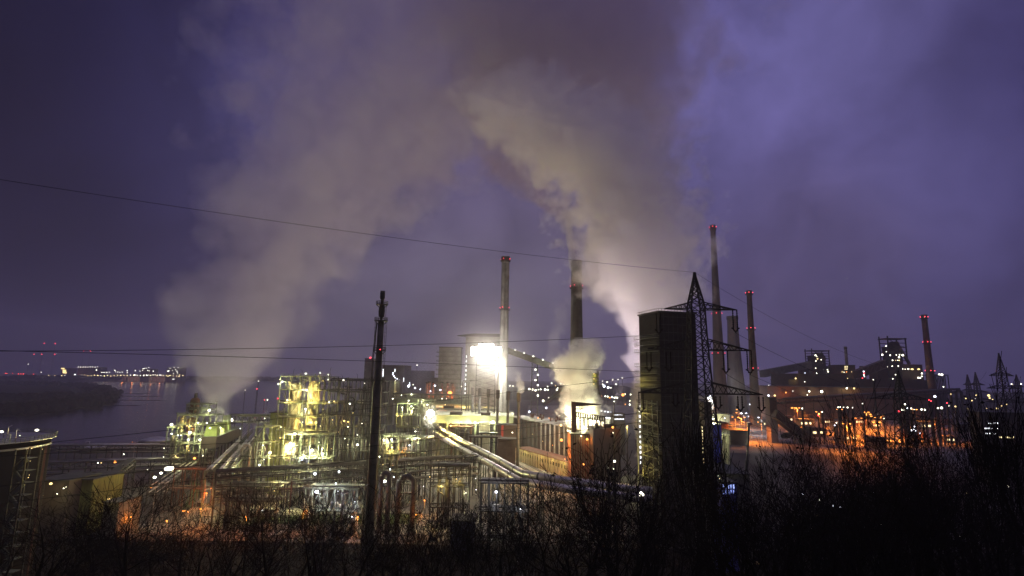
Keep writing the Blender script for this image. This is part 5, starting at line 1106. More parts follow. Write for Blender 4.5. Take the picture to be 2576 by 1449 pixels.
block('boiler_house', 'square boiler house with a ladder of orange windows below a stub chimney', x0, x1, y0, 610, 24, 'wall_dark', lamps=L5([(745, 822, 'y', 1.6, 400), (765, 825, 'w', 1.3), (845, 822, 'y', 1.8, 400), (862, 825, 'w', 1.4), (790, 822, 'o', 1.6), (800, 888, 'y', 1.5)], 606),
      windows=[(*[z5(770, 0)[0], z5(810, 0)[0]], z5(0, 764)[1], z5(0, 772)[1], 2, EWIN), (z5(770, 0)[0], z5(808, 0)[0], z5(0, 778)[1], z5(0, 786)[1], 2, EWIN), (z5(770, 0)[0], z5(806, 0)[0], z5(0, 792)[1], z5(0, 800)[1], 2, EWIN)])
chimney('short straight chimney on the square boiler house', *z5(778, 565), 6.6, 612, M['concrete'], wb=8)
x0, y0 = z5(905, 808); x1, _ = z5(978, 808)
process_tower('small crowded tower with many white and red lamps between boiler house and furnace', x0, x1, y0, 590, 10, 5, 3, m='rust', seed=93, pipes=3, gear=6, w=.6, lamps=[(*z5(x, y), k, s) for x, y, k, s in ((922, 820, 'c', 2.0), (960, 818, 'c', 2.2), (925, 835, 'r', 2.0), (965, 838, 'r', 1.6), (930, 855, 'w', 1.6), (962, 852, 'w', 1.8), (935, 870, 'o', 1.4), (968, 868, 'c', 1.4), (950, 885, 'r', 1.2))])
chimney('short thick stack on the small lamp crowded tower', *z5(940, 760), 9, 595, M['wall_dark'], wb=9)
# halls
x0, y0 = z5(297, 838); x1, _ = z5(770, 838)
block('hall', 'tall dark brown hall below the far furnace frame', x0, x1, y0, 590, 60, 'wall_dark', lamps=L5([(370, 922, 'w', 1.2), (372, 833, 'c', 1.5), (490, 834, 'w', 1.6)], 588))
x0, y0 = z5(205, 897); x1, _ = z5(300, 897)
block('hall', 'lower dark hall step with one orange lamp at its corner', x0, x1, y0, 588, 40, 'wall_dark', lamps=L5([(278, 888, 'y', 3.2, 1200)], 585))
x0, y0 = z5(-10, 962); x1, _ = z5(1600, 962)
block('hall', 'very long low dark brown hall lit by wall lamps', x0, x1, y0, 545, 38, 'brown_wall', lamps=L5([(415, 1018, 'w', 3.6, 1100), (541, 1020, 'w', 3.6, 1100), (793, 987, 'w', 3.2, 1300), (866, 988, 'y', 2.8, 1300), (180, 1030, 'o', 1.8, 1500), (68, 1060, 'y', 3.0, 500), (5, 1060, 'c', 3.2, 1800), (250, 1015, 'w', 1.0), (395, 1053, 'w', 1.3)], 541))
x0, y0 = z5(870, 893); x1, _ = z5(1600, 893)
block('hall', 'dark hall strip in front of the furnace and cast house', x0, x1, y0, 575, 25, 'wall_dark')
# second furnace
x, y = z5(490, 612)
blast_furnace('second hazier blast furnace with wide flat frame top', 780, x, y, 940, 42, .75, L5([(478, 655, 'w', 2.0), (492, 668, 'w', 1.4), (498, 690, 'y', 2.2, 900), (535, 700, 'w', 1.6), (482, 712, 'w', 1.8), (480, 785, 'w', 1.2), (598, 800, 'w', 1.5), (605, 820, 'w', 1.8), (370, 826, 'c', 2.6), (390, 826, 'c', 2.6), (408, 818, 'o', 2.4), (408, 800, 'y', 1.4)], 760))
a, b = P(*z5(415, 750), 760), P(*z5(-60, 842), 700); conveyor('long pale inclined conveyor leading left from the second furnace', a, b, 7, 9, 'concrete_dark', ((.78, 4),))
x0, y0 = z5(345, 788); x1, _ = z5(415, 788); block('switch_house', 'small lit block left of the second furnace', x0, x1, y0, 752, 12, 'wall_dark')
# frame right of the far red chimney
x0, y0 = z5(1650, 855); x1, _ = z5(1808, 855)
process_tower('open ore frame right of the far red chimney', x0, x1, y0, 640, 14, 3, 5, m='steel', seed=95, pipes=3, gear=4, w=.8, brace=.4, lamps=[(*z5(1640, 845), 'w', 2.2), (*z5(1722, 847), 'w', 2.0), (*z5(1748, 850), 'w', 2.6), (*z5(1765, 972), 'w', 1.4)])
# elevated pipe bridge of the right, with big gas loop
A, B = P(1963, 1006, 430), P(2405, 980, 560)
pipe_bridge('long elevated bundle of dark pipes on tall legs above the orange yard', A, B, 8, (3.2,), 8, npipes=9, seed=33, r=(.5, .8), m='steel', pm='pipe_dark')
q = P(2412, 990, 556); t = thing('gas_loop', (q.x, 556, 0), 'fat pipe loop ending the elevated pipes on the right', 'pipe')
mb = MB(); r = 7.0 / F0 * 556; pts = [(q.x - r, 556, -.4), (q.x - r, 556, q.z)] + [(q.x - r * math.cos(math.pi * k / 8), 556, q.z + r * math.sin(math.pi * k / 8)) for k in range(1, 8)] + [(q.x + r, 556, q.z), (q.x + r, 556, -.4)]; mb.tube(pts, 1.3, 12); mb.build('bend', M['pipe_dark'], t, True); mb = MB(); mb.box(q.x - r - 2, q.x + r + 2, 554.5, 557.5, q.z - 6, q.z - 5); mb.build('support', M['steel'], t)
# huge inclined duct running down to the right behind the trees

t = conveyor('huge dark covered belt sloping down right behind the bare trees', P(1946, 1040, 330), G(2140, 1190, 3), 5, 5, 'wall_dark', ((.3, 2.5), (.6, 2.5)))
x0, x1, zz = span(1935, 1952, 1002, 331); t = thing('transfer_tower', ((x0 + x1) / 2, 333, 0), 'dark upright transfer tower at the head of the sloping belt', 'tower'); mb = MB(); mb.box(x0, x1, 331, 337, -.4, zz); mb.build('wall', M['wall_dark'], t); mb = MB(); mb.box(x0 - .4, x1 + .4, 330.6, 337.4, zz, zz + .5); mb.build('roof', M['roof_dark'], t)

# pinkish lit power station behind the pylon
block('power_station', 'pale pinkish floodlit industrial block just right of the pylon', 1778, 1829, 998, 575, 26, 'wall_pale', lamps=[(*Z(9, x, y), 569, k, s, pw * 3) for x, y, k, s, pw in ((935, 380, 'c', 1.4, 600), (965, 380, 'c', 1.8, 900), (1005, 380, 'c', 1.6, 900), (1040, 382, 'c', 1.6, 900), (1095, 382, 'c', 2.2, 1500), (945, 413, 'c', 2.0, 1500), (970, 413, 'c', 2.2, 1500), (1000, 415, 'c', 2.2, 1500), (1070, 415, 'c', 3.0, 1800), (1108, 418, 'c', 3.0, 1800), (940, 395, 'c', 1.6, 900), (1110, 540, 'w', 1.4, 900), (960, 545, 'o', 1.6, 900))])
block('workshop', 'small pink lit workshop at the foot of the power station', 1790, 1835, 1040, 460, 14, 'wall_pale', lamps=[(*Z(9, 990, 600), 455, 'w', 6.0, 9000), (*Z(9, 1035, 640), 455, 'w', 2.2, 1500), (*Z(9, 1110, 600), 455, 'c', 2.0, 900)])
block('workshop', 'dull red workshop right of the white glare', 1812, 1832, 1063, 330, 12, 'brick')
block('warehouse', 'long low grey warehouse beside the steaming yard', 1836, 1880, 1082, 320, 40, 'concrete_dark')
t = gantry('flat pale loading canopy beside the blue lift tower', 1810, 1836, 1091, 240, 6, 'wall_pale', 2); lamp(t, 1812, 1097, 238, 'w', 1.6, 900)
point_light(P(1796, 1110, 203), 500, 'c'); point_light(P(1790, 1150, 203), 350, 'c')  # fill lights without fixtures, added for the blue lift tower
block('hall', 'low dark hall with sloping roof below the mobile crane', 1795, 1885, 1190, 175, 20, 'concrete_dark', lamps=[(1806, 1197, 172, 'w', 1.2, 300)])
block('office_building', 'building with glowing blue windows seen through twigs', 1814, 1852, 1212, 166, 8, 'blue', windows=[(1818, 1850, 1219, 1242, 4, None)] and [(1818, 1850, 1219, 1229, 5, emis('window_blue', (.35, .45, 1.0), 1.6)), (1818, 1850, 1232, 1243, 5, emis('window_blue', (.30, .38, 1.0), .9))])
block('building', 'dark building with three rows of lit slit windows, right edge', 2466, 2600, 1036, 262, 7, 'wall_dark', lamps=[], windows=[(2486, 2512, 1063, 1066, 8, EWINW), (2477, 2512, 1076, 1079, 10, EWINW), (2478, 2508, 1089, 1092, 8, EWINW), (2514, 2552, 1098, 1102, 10, EWIN)])
block('office_building', 'far dark office with two rows of small lit windows left of the quench tower', 1543, 1572, 1040, 430, 14, 'concrete_dark', windows=[(1545, 1567, 1043, 1045, 6, EWINW), (1545, 1571, 1053, 1056, 7, EWINW)])
# mobile crane
def mobile_crane():
    d = 182; a, b = P(1884, 1067, d + 4), P(1857, 1206, d); t = thing('mobile_crane', (b.x, d, 0), 'mobile crane with its long thin boom raised in front of the yard', 'crane')
    mb = MB(); f = Vector((b.x, d, 3.6)); top = a
    mb.bar(f, f.lerp(top, .38), 1.1); mb.build('boom', M['pipe'], t); mb = MB(); mb.bar(f.lerp(top, .38), f.lerp(top, .72), .8); mb.bar(f.lerp(top, .72), top, .55); mb.build('boom_extension', M['pipe_dark'], t)
    mb = MB(); mb.box(top.x - .6, top.x + .9, top.y - .4, top.y + .4, top.z - .4, top.z + .5); mb.bar(top + Vector((.8, 0, 0)), top + Vector((.8, 0, -9)), .08); mb.build('boom_head', M['pipe'], t)
    mb = MB(); mb.box(f.x - 6, f.x + 5, d - 1.3, d + 1.3, .9, 2.2); mb.box(f.x - 1.5, f.x + 2.6, d - 1.2, d + 1.2, 2.21, 3.8); mb.build('carrier', M['yellow'], t)
    mb = MB(); mb.box(f.x - 7.6, f.x - 6.01, d - 1.2, d + 1.2, .9, 2.9); mb.build('cab', M['yellow'], t)
    for k in range(5): mb = MB(); mb.tube([(f.x - 6.6 + k * 2.6, d - 1.5, .6), (f.x - 6.6 + k * 2.6, d - 1.0, .6)], .62, 14); mb.build('wheel', M['roof_dark'], t)
mobile_crane()

# ------------------------------------------------------------------ free standing lamps
def street_lamp_proto(kind, label, group, h=10.0, arms=1, lens=.55, name='street_lamp'):
    t = thing(name, (0, 0, 0), label, 'lamp', group); mb = MB(); mb.tube([(0, 0, -.4), (0, 0, h)], .11, 6, .07); mb.build('pole', M['pipe'], t)
    for s in ((-1,) if arms == 1 else (-1, 1)):
        mb = MB(); mb.tube([(0, 0, h - .1), (s * .7, 0, h + .15), (s * 1.4, 0, h + .15)], .06, 5); mb.build('arm', M['pipe'], t)
        mb = MB(); mb.mi = 0; mb.ball((s * 1.9, 0, h + .02), lens, sz=.55, n=8, m=4); mb.mi = 1; mb.box(s * 1.9 - lens * 1.1, s * 1.9 + lens * 1.1, -lens * .6, lens * .6, h + .25, h + .45); mb.build('lamp_head', [EMI[kind], M['steel']], t)
    return t
PROTO = {}
def street_lamp(x, y, kind='o', px_size=2.0, power=0, h=10.0, arms=1, group=None, label=None, zb=0):
    hd = G(x, y, h + zb); key = (kind, arms)
    lens = px(hd.y) * px_size * .38
    k = (kind, arms, round(h), round(lens, 1))
    if k not in PROTO:
        o = street_lamp_proto(kind, label, group, h, arms, lens); PROTO[k] = o
    else: o = copy_tree(PROTO[k])
    o['label'] = label
    if group: o['group'] = group
    elif 'group' in o: del o['group']
    o.location = (hd.x + (1.9 if arms == 1 else 0), hd.y, zb)
    if power: point_light((hd.x, hd.y - lens - .3, zb + h - .5), power * (4 if zb else 1), kind, None, .5, (0, 0, -1) if zb else None, 158).name = 'street_lamp_light'
    return o
def lights_on(): pass
ORD = 'first second third fourth fifth sixth seventh eighth ninth tenth eleventh twelfth thirteenth fourteenth'.split()
g = 'twin sodium street lamps of the orange yard'
for i, (x, y, s, pw, arms) in enumerate(((285, 1141, 2.4, 34000, 1), (262, 1163, 3.0, 26000, 2), (262, 1185, 3.0, 22000, 2), (630, 1156, 3.0, 40000, 2), (987, 1228, 3.0, 34000, 2), (1028, 1250, 3.0, 26000, 1), (1068, 1271, 3.0, 34000, 2), (1090, 1328, 3.2, 40000, 2), (70, 1186, 2.0, 9000, 1), (1800 - 0, 1330, 1.0, 0, 1))):
    if pw: street_lamp(*Z(5, x, y), 'o', s, pw * 1.0, 12, arms, g, ORD[i] + ' glowing sodium street lamp of the orange yard, counted from the back left', PZ)
for x, y, s, pw, lab in ((1960, 1290, 2.2, 4000, 'lone sodium lamp before the dark slit windowed building'),): street_lamp(*Z(5, x, y), 'o', s, pw, 9, 1, None, lab)
street_lamp(*Z(10, 1925, 435), 'o', 3.2, 6000, 9, 2, None, 'bright twin sodium lamp among the right hand twigs')
for i, (x, y) in enumerate(((2005, 1190), (2040, 1188), (2068, 1204), (2085, 1170), (2115, 1222), (2200, 1190))):
    street_lamp(*Z(5, x, y), 'y', 1.5, 900, 10, 1, 'pale street lamps of the far right road', ORD[i] + ' pale street lamp from the left on the far right road')
for i, (x, y) in enumerate(((1500, 880), (1558, 890), (1608, 898), (1658, 905), (1712, 915))):
    street_lamp(*Z(13, x, y), 'c', 2.2, 1500, 12, 1, 'row of five cool white lamp posts', ORD[i] + ' of five cool white lamp posts in a row left of the quench tower')
for i, (x, y, s) in enumerate(((1585, 993, 2.6), (1635, 1000, 3.0), (1735, 1025, 3.0), (1705, 1050, 3.4), (1855, 1045, 3.6), (1852, 1092, 3.6))):
    street_lamp(*Z(13, x, y), 'c', s, 3000, 8, 1, 'cool white yard lamps left of the quench tower', ORD[i] + ' cool white yard lamp left of the quench tower foot')
for i, (x, y) in enumerate(((1010, 495), (1230, 515), (1228, 545), (1186, 590), (1300, 640), (1445, 640))):
    street_lamp(*Z(9, x, y), 'o', 2.2, 14000, 12, 1, 'sodium lamps of the yard right of the pylon', ORD[i] + ' sodium lamp in the steaming yard right of the pylon', PZ)
for i, (x, y, s) in enumerate(((1185, 435, 3.6), (1278, 552, 3.2), (1325, 552, 2.4), (1365, 462, 2.6), (1465, 462, 2.0), (1550, 370, 2.6), (1450, 595, 2.0), (1530, 665, 1.6), (1600, 500, 1.2))):
    street_lamp(*Z(9, x, y), 'c', s, 3500, 12, 1, 'cool white masts right of the pylon', ORD[i] + ' cool white lamp mast in the yard right of the pylon', PZ if i < 7 and y > 440 else 0)
for x, y, k, s, pw, h, lab in ((455 + 6, 1286, 'o', 2.6, 3500, 8, 'sodium street lamp at the left bend of the access road'), (379, 1227, 'o', 1.4, 1500, 14, 'tall slim sodium lit post left of the access road'), (532, 1228, 'o', 1.8, 1200, 7, 'small pinkish lamp against the pipe bridge end'), (152, 1295, 'o', 1.8, 900, 7, 'lone small lamp low on the left'), (765, 1286, 'o', 2.2, 3500, 8, 'sodium street lamp on the grass strip under the lit frame'), (1047, 1295, 'o', 2.2, 2500, 8, 'sodium street lamp beside the pale lit patch'), (333, 1112, 'o', 1.0, 300, 12, 'short orange glowing post on the river bank')):
    street_lamp(x, y, k, s, pw, h, 1, None, lab)
for x, y, d, s in ((733, 1232, 200, 1),):
    a = P(733, 1224, 198); t = thing('pole', (a.x, 198, 0), 'tall bare pole glowing orange in lamp light before the pipe bridge', 'pole'); mb = MB(); mb.tube([(a.x, 198, -.4), (a.x, 198, a.z + 2)], .2, 8); mb.build('shaft', M['rust'], t); mb = MB(); mb.bar((a.x - 6, 198, a.z - 1), (a.x, 198, a.z - .6), .2); mb.build('bracket', M['rust'], t); point_light((a.x - 1.5, 195.5, a.z - 1), 260, 'o', t, .2)
# scattered small lights
FARE = {}
def far_lamp(x, y, d, kind, s, label, group, hpole=None, power=0):
    p = P(x, y, d); r = px(d) * s * .38; key = (kind, round(r, 1), 'far'); zz = max(2.0, p.z)
    k2 = ('far', kind, d > 2000)
    if k2 not in PROTO:
        t = thing('lamp_mast', (0, 0, 0), label, 'lamp', group); mb = MB(); mb.bar((0, 0, -1.0), (0, 0, -.01), .06); mb.build('pole', M['steel'], t); mb = MB(); mb.ball((0, 0, .0), 1, n=8, m=5); h = mb.build('lamp_head', EMI[kind] if d < 2000 else FARE[kind], t); PROTO[k2] = t; o = t
    else: o = copy_tree(PROTO[k2])
    o['label'] = label; o['group'] = group; o.location = (p.x, p.y, zz)
    for c in o.children:
        c.scale = (r, r, r) if c.name.startswith('lamp_head') else (12, 12, zz + .3)
    return o
FARE = {k: emis('far_lamp_' + k, c, 7) for k, c in (('w', (1.0, .93, .78)), ('y', (1.0, .72, .34)), ('r', (1, .06, .05)), ('c', (.85, .9, 1)), ('o', (1, .45, .12)))}
FARB = []
for x in range(455, 1860, 33): FARB.append((x, 344 + rnd.uniform(-5, 5), 'y' if rnd.random() < .6 else 'w', rnd.uniform(1.0, 1.9)))
for x in range(1450, 1630, 22): FARB.append((x, 340 + rnd.uniform(-3, 4), 'w', 1.2))
for x, y, k, s in ((55, 322, 'r', 1.5), (70, 323, 'r', 1.1), (125, 322, 'r', 1), (185, 328, 'r', 1.5), (210, 328, 'r', 1.3), (235, 328, 'r', 1.6), (335, 330, 'r', 1.2), (415, 310, 'w', 1.2), (465, 358, 'w', 2), (285, 230, 'w', 1.6), (970, 288, 'w', 2.2), (755, 335, 'c', 2.2), (1155, 292, 'w', 1.6), (1165, 308, 'w', 1.2), (1185, 308, 'w', 1.1), (1205, 310, 'w', 1.2), (1230, 310, 'w', 1.2), (1280, 295, 'w', 1.6), (1282, 315, 'w', 1.3), (1360, 295, 'w', 1.5), (1408, 298, 'w', 1.3), (1440, 275, 'w', 1.4), (1455, 272, 'w', 1.1), (1470, 270, 'w', 1.1), (1497, 262, 'w', 1.5), (1485, 292, 'w', 1.2), (1500, 298, 'w', 1.1), (1540, 300, 'w', 1.7), (1435, 290, 'w', 1.2), (1690, 300, 'w', 2.4), (1710, 270, 'w', 1.3), (1705, 296, 'w', 1.2), (1750, 262, 'w', 1.3), (1765, 285, 'w', 1.2), (1790, 265, 'w', 1.3), (1780, 300, 'w', 1.4), (1785, 318, 'w', 1.6), (1745, 325, 'w', 1.2), (1735, 292, 'w', 1.2), (1740, 380, 'w', 1.4), (1752, 380, 'w', 1.2), (1355, 338, 'w', 2.2), (1690, 350, 'y', 1.6), (1800, 352, 'y', 1.6), (1020, 312, 'w', 1.2), (1036, 313, 'w', 1.2), (1050, 313, 'w', 1), (1070, 313, 'w', 1.3), (1085, 312, 'w', 1), (1100, 312, 'w', 1.2)): FARB.append((x, y, k, s))
for i in range(9): FARB.append((788 + i * 24, 258 + rnd.uniform(-2, 2), 'w', 1.3))
for x, y, k, s in FARB:
    kk = {'w': 'white', 'y': 'warm yellow', 'r': 'red', 'c': 'cool white', 'o': 'orange'}[k]
    far_lamp(*Z(1, x, y), 2480, k, s * .58, f'tiny {kk} light on the far river bank', f'{kk} lights on the far river bank')
for i, (x, y) in enumerate(((345, 130), (420, 130), (550, 130), (910, 98), (842, 95), (555, 22), (445, 20))):
    d = 3600; p = P(*Z(1, x, y), d); t = thing('radio_mast', (p.x, d, 0), ORD[i] + ' distant mast with a tiny red lamp in the left sky, counted from the left' if i < 3 else ('upper ' + ORD[i] + ' distant mast with a faint red lamp in the left sky'), 'mast', 'distant red lamp masts'); mb = MB(); mb.bar((p.x, d, -.4), (p.x, d, p.z), 1.2); mb.build('pole', M['steel'], t); mb = MB(); mb.ball(p, 2.9, n=6, m=4); mb.build('warning_lamp', ER, t)
# buildings of the far bank
for x0, x1, y, lab in ((622, 672, 268, 'tall lit building on the far bank, left part'), (700, 770, 338, 'small quay shed left of the long lit hall'), (785, 985, 256, 'large hall on the far bank with a line of roof lamps'), (1680, 1800, 262, 'tower block on the far bank beside the grey steam'), (1000, 1270, 348, 'low orange lit quay hall on the far bank'), (1290, 1660, 350, 'longest low orange lit quay hall on the far bank'), (1420, 1510, 275, 'stepped silo block on the far bank')):
    a, yy = Z(1, x0, y); b, _ = Z(1, x1, y); t = block('building', lab, a, b, yy, 2520, 60, 'wall_pale' if 'quay' in lab else 'wall_dark')
    if 'quay' in lab:
        for q in range(4): f = (q + .5) / 4; point_light(P(a + (b - a) * f, 948, 2495), 5000, 'o', t, 2)
    if 'tall lit' in lab:
        for zx, zy in ((625, 275), (640, 275), (640, 292), (655, 292), (640, 305), (655, 305), (660, 318), (642, 316)):
            p = P(*Z(1, zx, zy), 2519); mb = MB(); mb.box(p.x - 4, p.x + 4, 2518, 2519.6, p.z - 2, p.z + 3); mb.build('window', EMI['y'], t)
# town lights centre and right
def scatter(lst, k, d, lab, group, s0=1.0):
    for x, y, kk, s in lst: far_lamp(*Z(k, x, y), d, kk, s * s0, lab.format({'w': 'white', 'y': 'warm yellow', 'r': 'red', 'c': 'cool white', 'o': 'orange'}[kk]), group + ', ' + kk)
scatter([(1180, 790, 'w', 1.4), (1210, 792, 'w', 1.4), (1375, 825, 'w', 2.6), (1408, 828, 'w', 2.2), (1445, 835, 'w', 1.2), (1465, 830, 'w', 1.6), (1490, 826, 'w', 1.8), (1535, 829, 'w', 2.6), (1562, 830, 'w', 1.8), (1652, 830, 'w', 2.0), (1662, 812, 'w', 1.2), (1712, 842, 'w', 2.0), (1705, 835, 'w', 1.4), (1605, 900, 'w', 2.2), (1572, 912, 'w', 1.4), (1515, 943, 'w', 2.6), (1600, 765, 'w', 1.4), (1690, 768, 'w', 1.4), (1722, 772, 'w', 1.4), (1730, 748, 'w', 1.2), (1560, 798, 'w', 1.2), (1640, 790, 'y', 1.2)], 3, 1250, 'small {} far light left of steam', 'lights in the haze left of the steam')
scatter([(1545, 465, 'c', 3.0), (1612, 487, 'c', 3.0), (1520, 435, 'w', 1.4), (1520, 380, 'w', 1.2), (1597, 397, 'w', 1.4), (1690, 357, 'w', 1.5), (1745, 435, 'w', 1.6), (1850, 328, 'w', 1.2), (1780, 355, 'w', 1.0), (1860, 613, 'o', 3.6), (1990, 605, 'w', 1.5), (1898, 598, 'w', 1.2), (1565, 635, 'w', 1.6), (1605, 640, 'w', 1.8), (1678, 648, 'c', 2.0), (1640, 660, 'o', 1.8), (1720, 660, 'w', 1.8), (1765, 660, 'w', 1.6), (1745, 655, 'w', 1.4), (1975, 712, 'w', 1.2), (1975, 775, 'w', 1.8), (1405, 612, 'w', 1.4), (1660, 495, 'w', 1.2), (1500, 630, 'o', 1.6), (1900, 770, 'o', 1.4)], 13, 1150, 'small {} far light right of steam', 'lights between steam and quench tower')
scatter([(2050, 450, 'c', 3.2), (2060, 440, 'c', 1.6), (2115, 470, 'c', 2.0), (2168, 482, 'c', 1.8), (2060, 420, 'c', 1.2), (2135, 240, 'w', 1.4), (2262, 370, 'w', 1.6), (2210, 420, 'w', 1.2), (2095, 435, 'w', 1.2), (2195, 440, 'y', 1.2), (1400, 388, 'w', 1.2), (1370, 380, 'w', 1.1), (540, 400, 'w', 1.0), (630, 588, 'w', 1.4), (600, 590, 'r', 1.0), (735, 575, 'r', 1.4), (405, 490, 'w', .9), (525, 478, 'r', 1.3), (1160, 318, 'w', 1.2)], 2, 900, 'small {} light behind process towers', 'lights behind the process towers')
scatter([(8, 960, 'w', 1.4), (132, 965, 'w', 2.0), (110, 908, 'w', 1.6), (122, 915, 'w', 1.3), (150, 925, 'w', 1.2), (180, 930, 'w', 1.4)], 5, 700, 'small {} light left of the brown halls', 'lights left of the brown halls', 1)
scatter([(345, 1190, 'w', 1.6), (690, 1335, 'w', 1.8), (670, 1360, 'c', 1.2), (1165, 1292, 'w', 1.4), (1318, 1220, 'r', 2.2), (1378, 1148, 'w', 1.8), (1355, 1205, 'w', 3.0), (1400, 1185, 'c', 1.4), (1440, 1190, 'w', 1.6), (1470, 1200, 'w', 1.2), (1545, 1200, 'w', 2.0), (1577, 1203, 'w', 1.8), (1745, 1185, 'w', 2.8), (1708, 1187, 'w', 1.6), (1678, 1070, 'c', 2.8), (1885, 1170, 'y', 1.8), (950, 1140, 'w', 1.2), (505, 1260, 'r', 1.4), (545, 1225, 'w', 1.3), (1095, 1248, 'w', 1.6), (1060, 900, 'w', 1.0), (705, 1178, 'w', 1.5), (725, 1176, 'w', 1.2), (760, 1178, 'w', 1.2), (800, 1180, 'w', 1.5), (850, 1182, 'w', 1.0), (1440, 1410, 'c', 2.2), (1470, 1370, 'c', 1.8), (1462, 1400, 'c', 2.0), (1480, 1415, 'c', 2.0), (1525, 1440, 'c', 1.8), (1800, 1135, 'r', 1.3), (1840, 1045, 'y', 1.2), (1620, 1105, 'r', 1.6), (1640, 1115, 'r', 1.3)], 5, 330, 'small {} work light, right yard', 'work lights of the right hand yard')
scatter([(2095, 1058, 'y', 2.2), (2050, 1110, 'y', 2.0), (2085, 1090, 'w', 1.4), (2220, 1060, 'y', 3.0), (2228, 1085, 'y', 2.2), (2260, 1100, 'y', 1.4), (2298, 1190, 'y', 1.6), (2310, 1192, 'y', 1.2), (2450, 945, 'w', 1.4), (2545, 945, 'w', 1.5), (2458, 948, 'y', 1.2), (1820, 1165, 'w', 1.0), (1960, 1180, 'o', 2.0), (1990, 1090, 'y', 1.4), (2400, 1150, 'y', 1.1), (2350, 1165, 'y', 1.1), (1915, 1195, 'y', 1.2)], 5, 760, 'small {} town light, far right', 'town lights at the far right')
scatter([(870, 985, 'c', 1.6), (915, 990, 'c', 2.2), (1030, 1000, 'c', 2.0), (1055, 1004, 'c', 2.2), (1078, 1008, 'c', 1.2), (348, 1022, 'c', 2.0), (655, 1140, 'c', 2.6), (720, 1155, 'c', 3.0), (735, 1290, 'w', 3.6), (1135, 1322, 'w', 2.4), (2415, 943, 'w', 2.2), (2340, 838, 'y', 1.6), (515, 1082, 'w', 1.6), (500, 1240, 'y', 2.0), (430, 1375, 'w', 1.2), (560, 1392, 'w', 1.4), (945, 1295, 'y', 2.0), (2235, 845, 'y', 1.6), (1920, 1442, 'w', 2.2), (2000, 1010, 'y', 1.2), (820, 1330, 'w', 1.5)], 10, 150, 'small {} light behind right hand trees', 'lights behind the right hand trees')
scatter([(1375, 520, 'w', 3.0), (1365, 600, 'w', 3.4), (1320, 640, 'c', 2.0), (1640, 840, 'w', 3.6), (1660, 858, 'w', 3.6), (1635, 865, 'w', 2.0), (1310, 580, 'w', 1.6), (2530, 945, 'y', 2.2), (1780, 1382, 'w', 1.3), (2415, 670, 'w', 1.6)], 8, 190, 'small {} light behind the middle trees', 'lights behind the middle trees')
for x, y, k, pw in ((1600, 1220, 'w', 1500), (1608, 1245, 'w', 1500), (2150, 1310, 'w', 500), (2115, 1275, 'w', 350), (2500, 1330, 'y', 300)): point_light(G(x, y, 3), pw, k)
for x, y, k, s, pw in ((*Z(9, 1430, 1258), 'c', 4.0, 1200), (*Z(9, 1475, 1260), 'c', 2.2, 500)): street_lamp(x, y, k, s, pw, 6, 1, 'cool lamps of the lower hall yard', 'cool white lamp beside the lower dark hall' if s > 3 else 'smaller cool lamp right of its twin by the lower hall')
# parked cars in the orange yard
M['car_paint'] = mat('car_paint', (.10, .10, .11), .3, .3); M['tyre'] = mat('tyre', (.02, .02, .02), .9)
def car(label, x, y, rz, m='car_paint'):
    p = G(x, y, PZ); 
    if 'car' not in PROTO:
        t = thing('parked_car', (0, 0, 0), label, 'car', 'cars parked in the orange yard'); mb = MB(); mb.box(-2.2, 2.2, -.85, .85, .35, .85); mb.build('body', M['car_paint'], t)
        mb = MB(); mb.hexa([(-1.5, -.78, .851), (1.3, -.78, .851), (1.3, .78, .851), (-1.5, .78, .851), (-1.0, -.65, 1.4), (.8, -.65, 1.4), (.8, .65, 1.4), (-1.0, .65, 1.4)]); mb.build('cabin', GLASS_OFF, t)
        for sx in (-1.35, 1.35):
            for sy in (-.9, .72): mb = MB(); mb.tube([(sx, sy, .33), (sx, sy + .18, .33)], .33, 12); mb.build('wheel', M['tyre'], t)
        PROTO['car'] = t; o = t
    else: o = copy_tree(PROTO['car'])
    o['label'] = label; o['group'] = 'cars parked in the orange yard'; o.location = (p.x, p.y, PZ); o.rotation_euler.z = rz
for i in range(14):
    car('small parked car in the orange yard, ' + ('back row' if i < 7 else 'front row') + ', number ' + ORD[i % 7] + ' from the left', *(Z(10, 1000 + (i % 7) * 44 + (i // 7) * 60, 462 + (i % 7) * 3 + (i // 7) * 50)), .3)

# clutter of the orange yard: low sheds, containers, gantries, high masts added to light it
rr = random.Random(77); WH = ('small low shed', 'long flat store', 'squat brick hut', 'stack of steel slabs', 'grey container pile', 'low pump house', 'open lean-to', 'cable house', 'short workshop', 'fuel store')
k = 0
for (x, y, w) in ((1985, 1052, 26), (2030, 1070, 34), (2085, 1060, 22), (2120, 1085, 40), (2165, 1062, 26), (2205, 1075, 20), (2290, 1058, 30), (2335, 1080, 36), (2385, 1062, 24), (2425, 1090, 28), (2060, 1110, 34), (2145, 1130, 40), (2310, 1120, 36), (2215, 1160, 30), (2395, 1135, 30), (1860, 1040, 20), (1905, 1052, 24), (1835, 1100, 22), (1930, 1072, 20), (2450, 1050, 26)):
    y = 1056 + (y - 1040) * .62; g0 = G(x, y, PZ); d = g0.y; hh = rr.uniform(3, 7); top = F0 * (60 - hh) / d + 948
    where = ('beside the steaming yard' if x < 1960 else 'behind the sloping belt' if x < 2100 else 'before the second pylon' if x < 2260 else 'right of the second pylon')
    t = block('shed', f'{WH[k % 10]} {where} in sodium light, ' + ('back row' if y < 1075 else 'front row') + f' near lamp {ORD[k % 14]}', x - w / 2, x + w / 2, y - F0 * hh / d, d, rr.uniform(6, 12), ('brick', 'concrete_dark', 'wall_dark', 'concrete')[k % 4], windows=[(x - w / 2 + 2, x + w / 2 - 2, y - F0 * hh * .6 / d, y - F0 * hh * .35 / d, rr.randint(2, 5), EWIN if rr.random() < .4 else None)]); k += 1
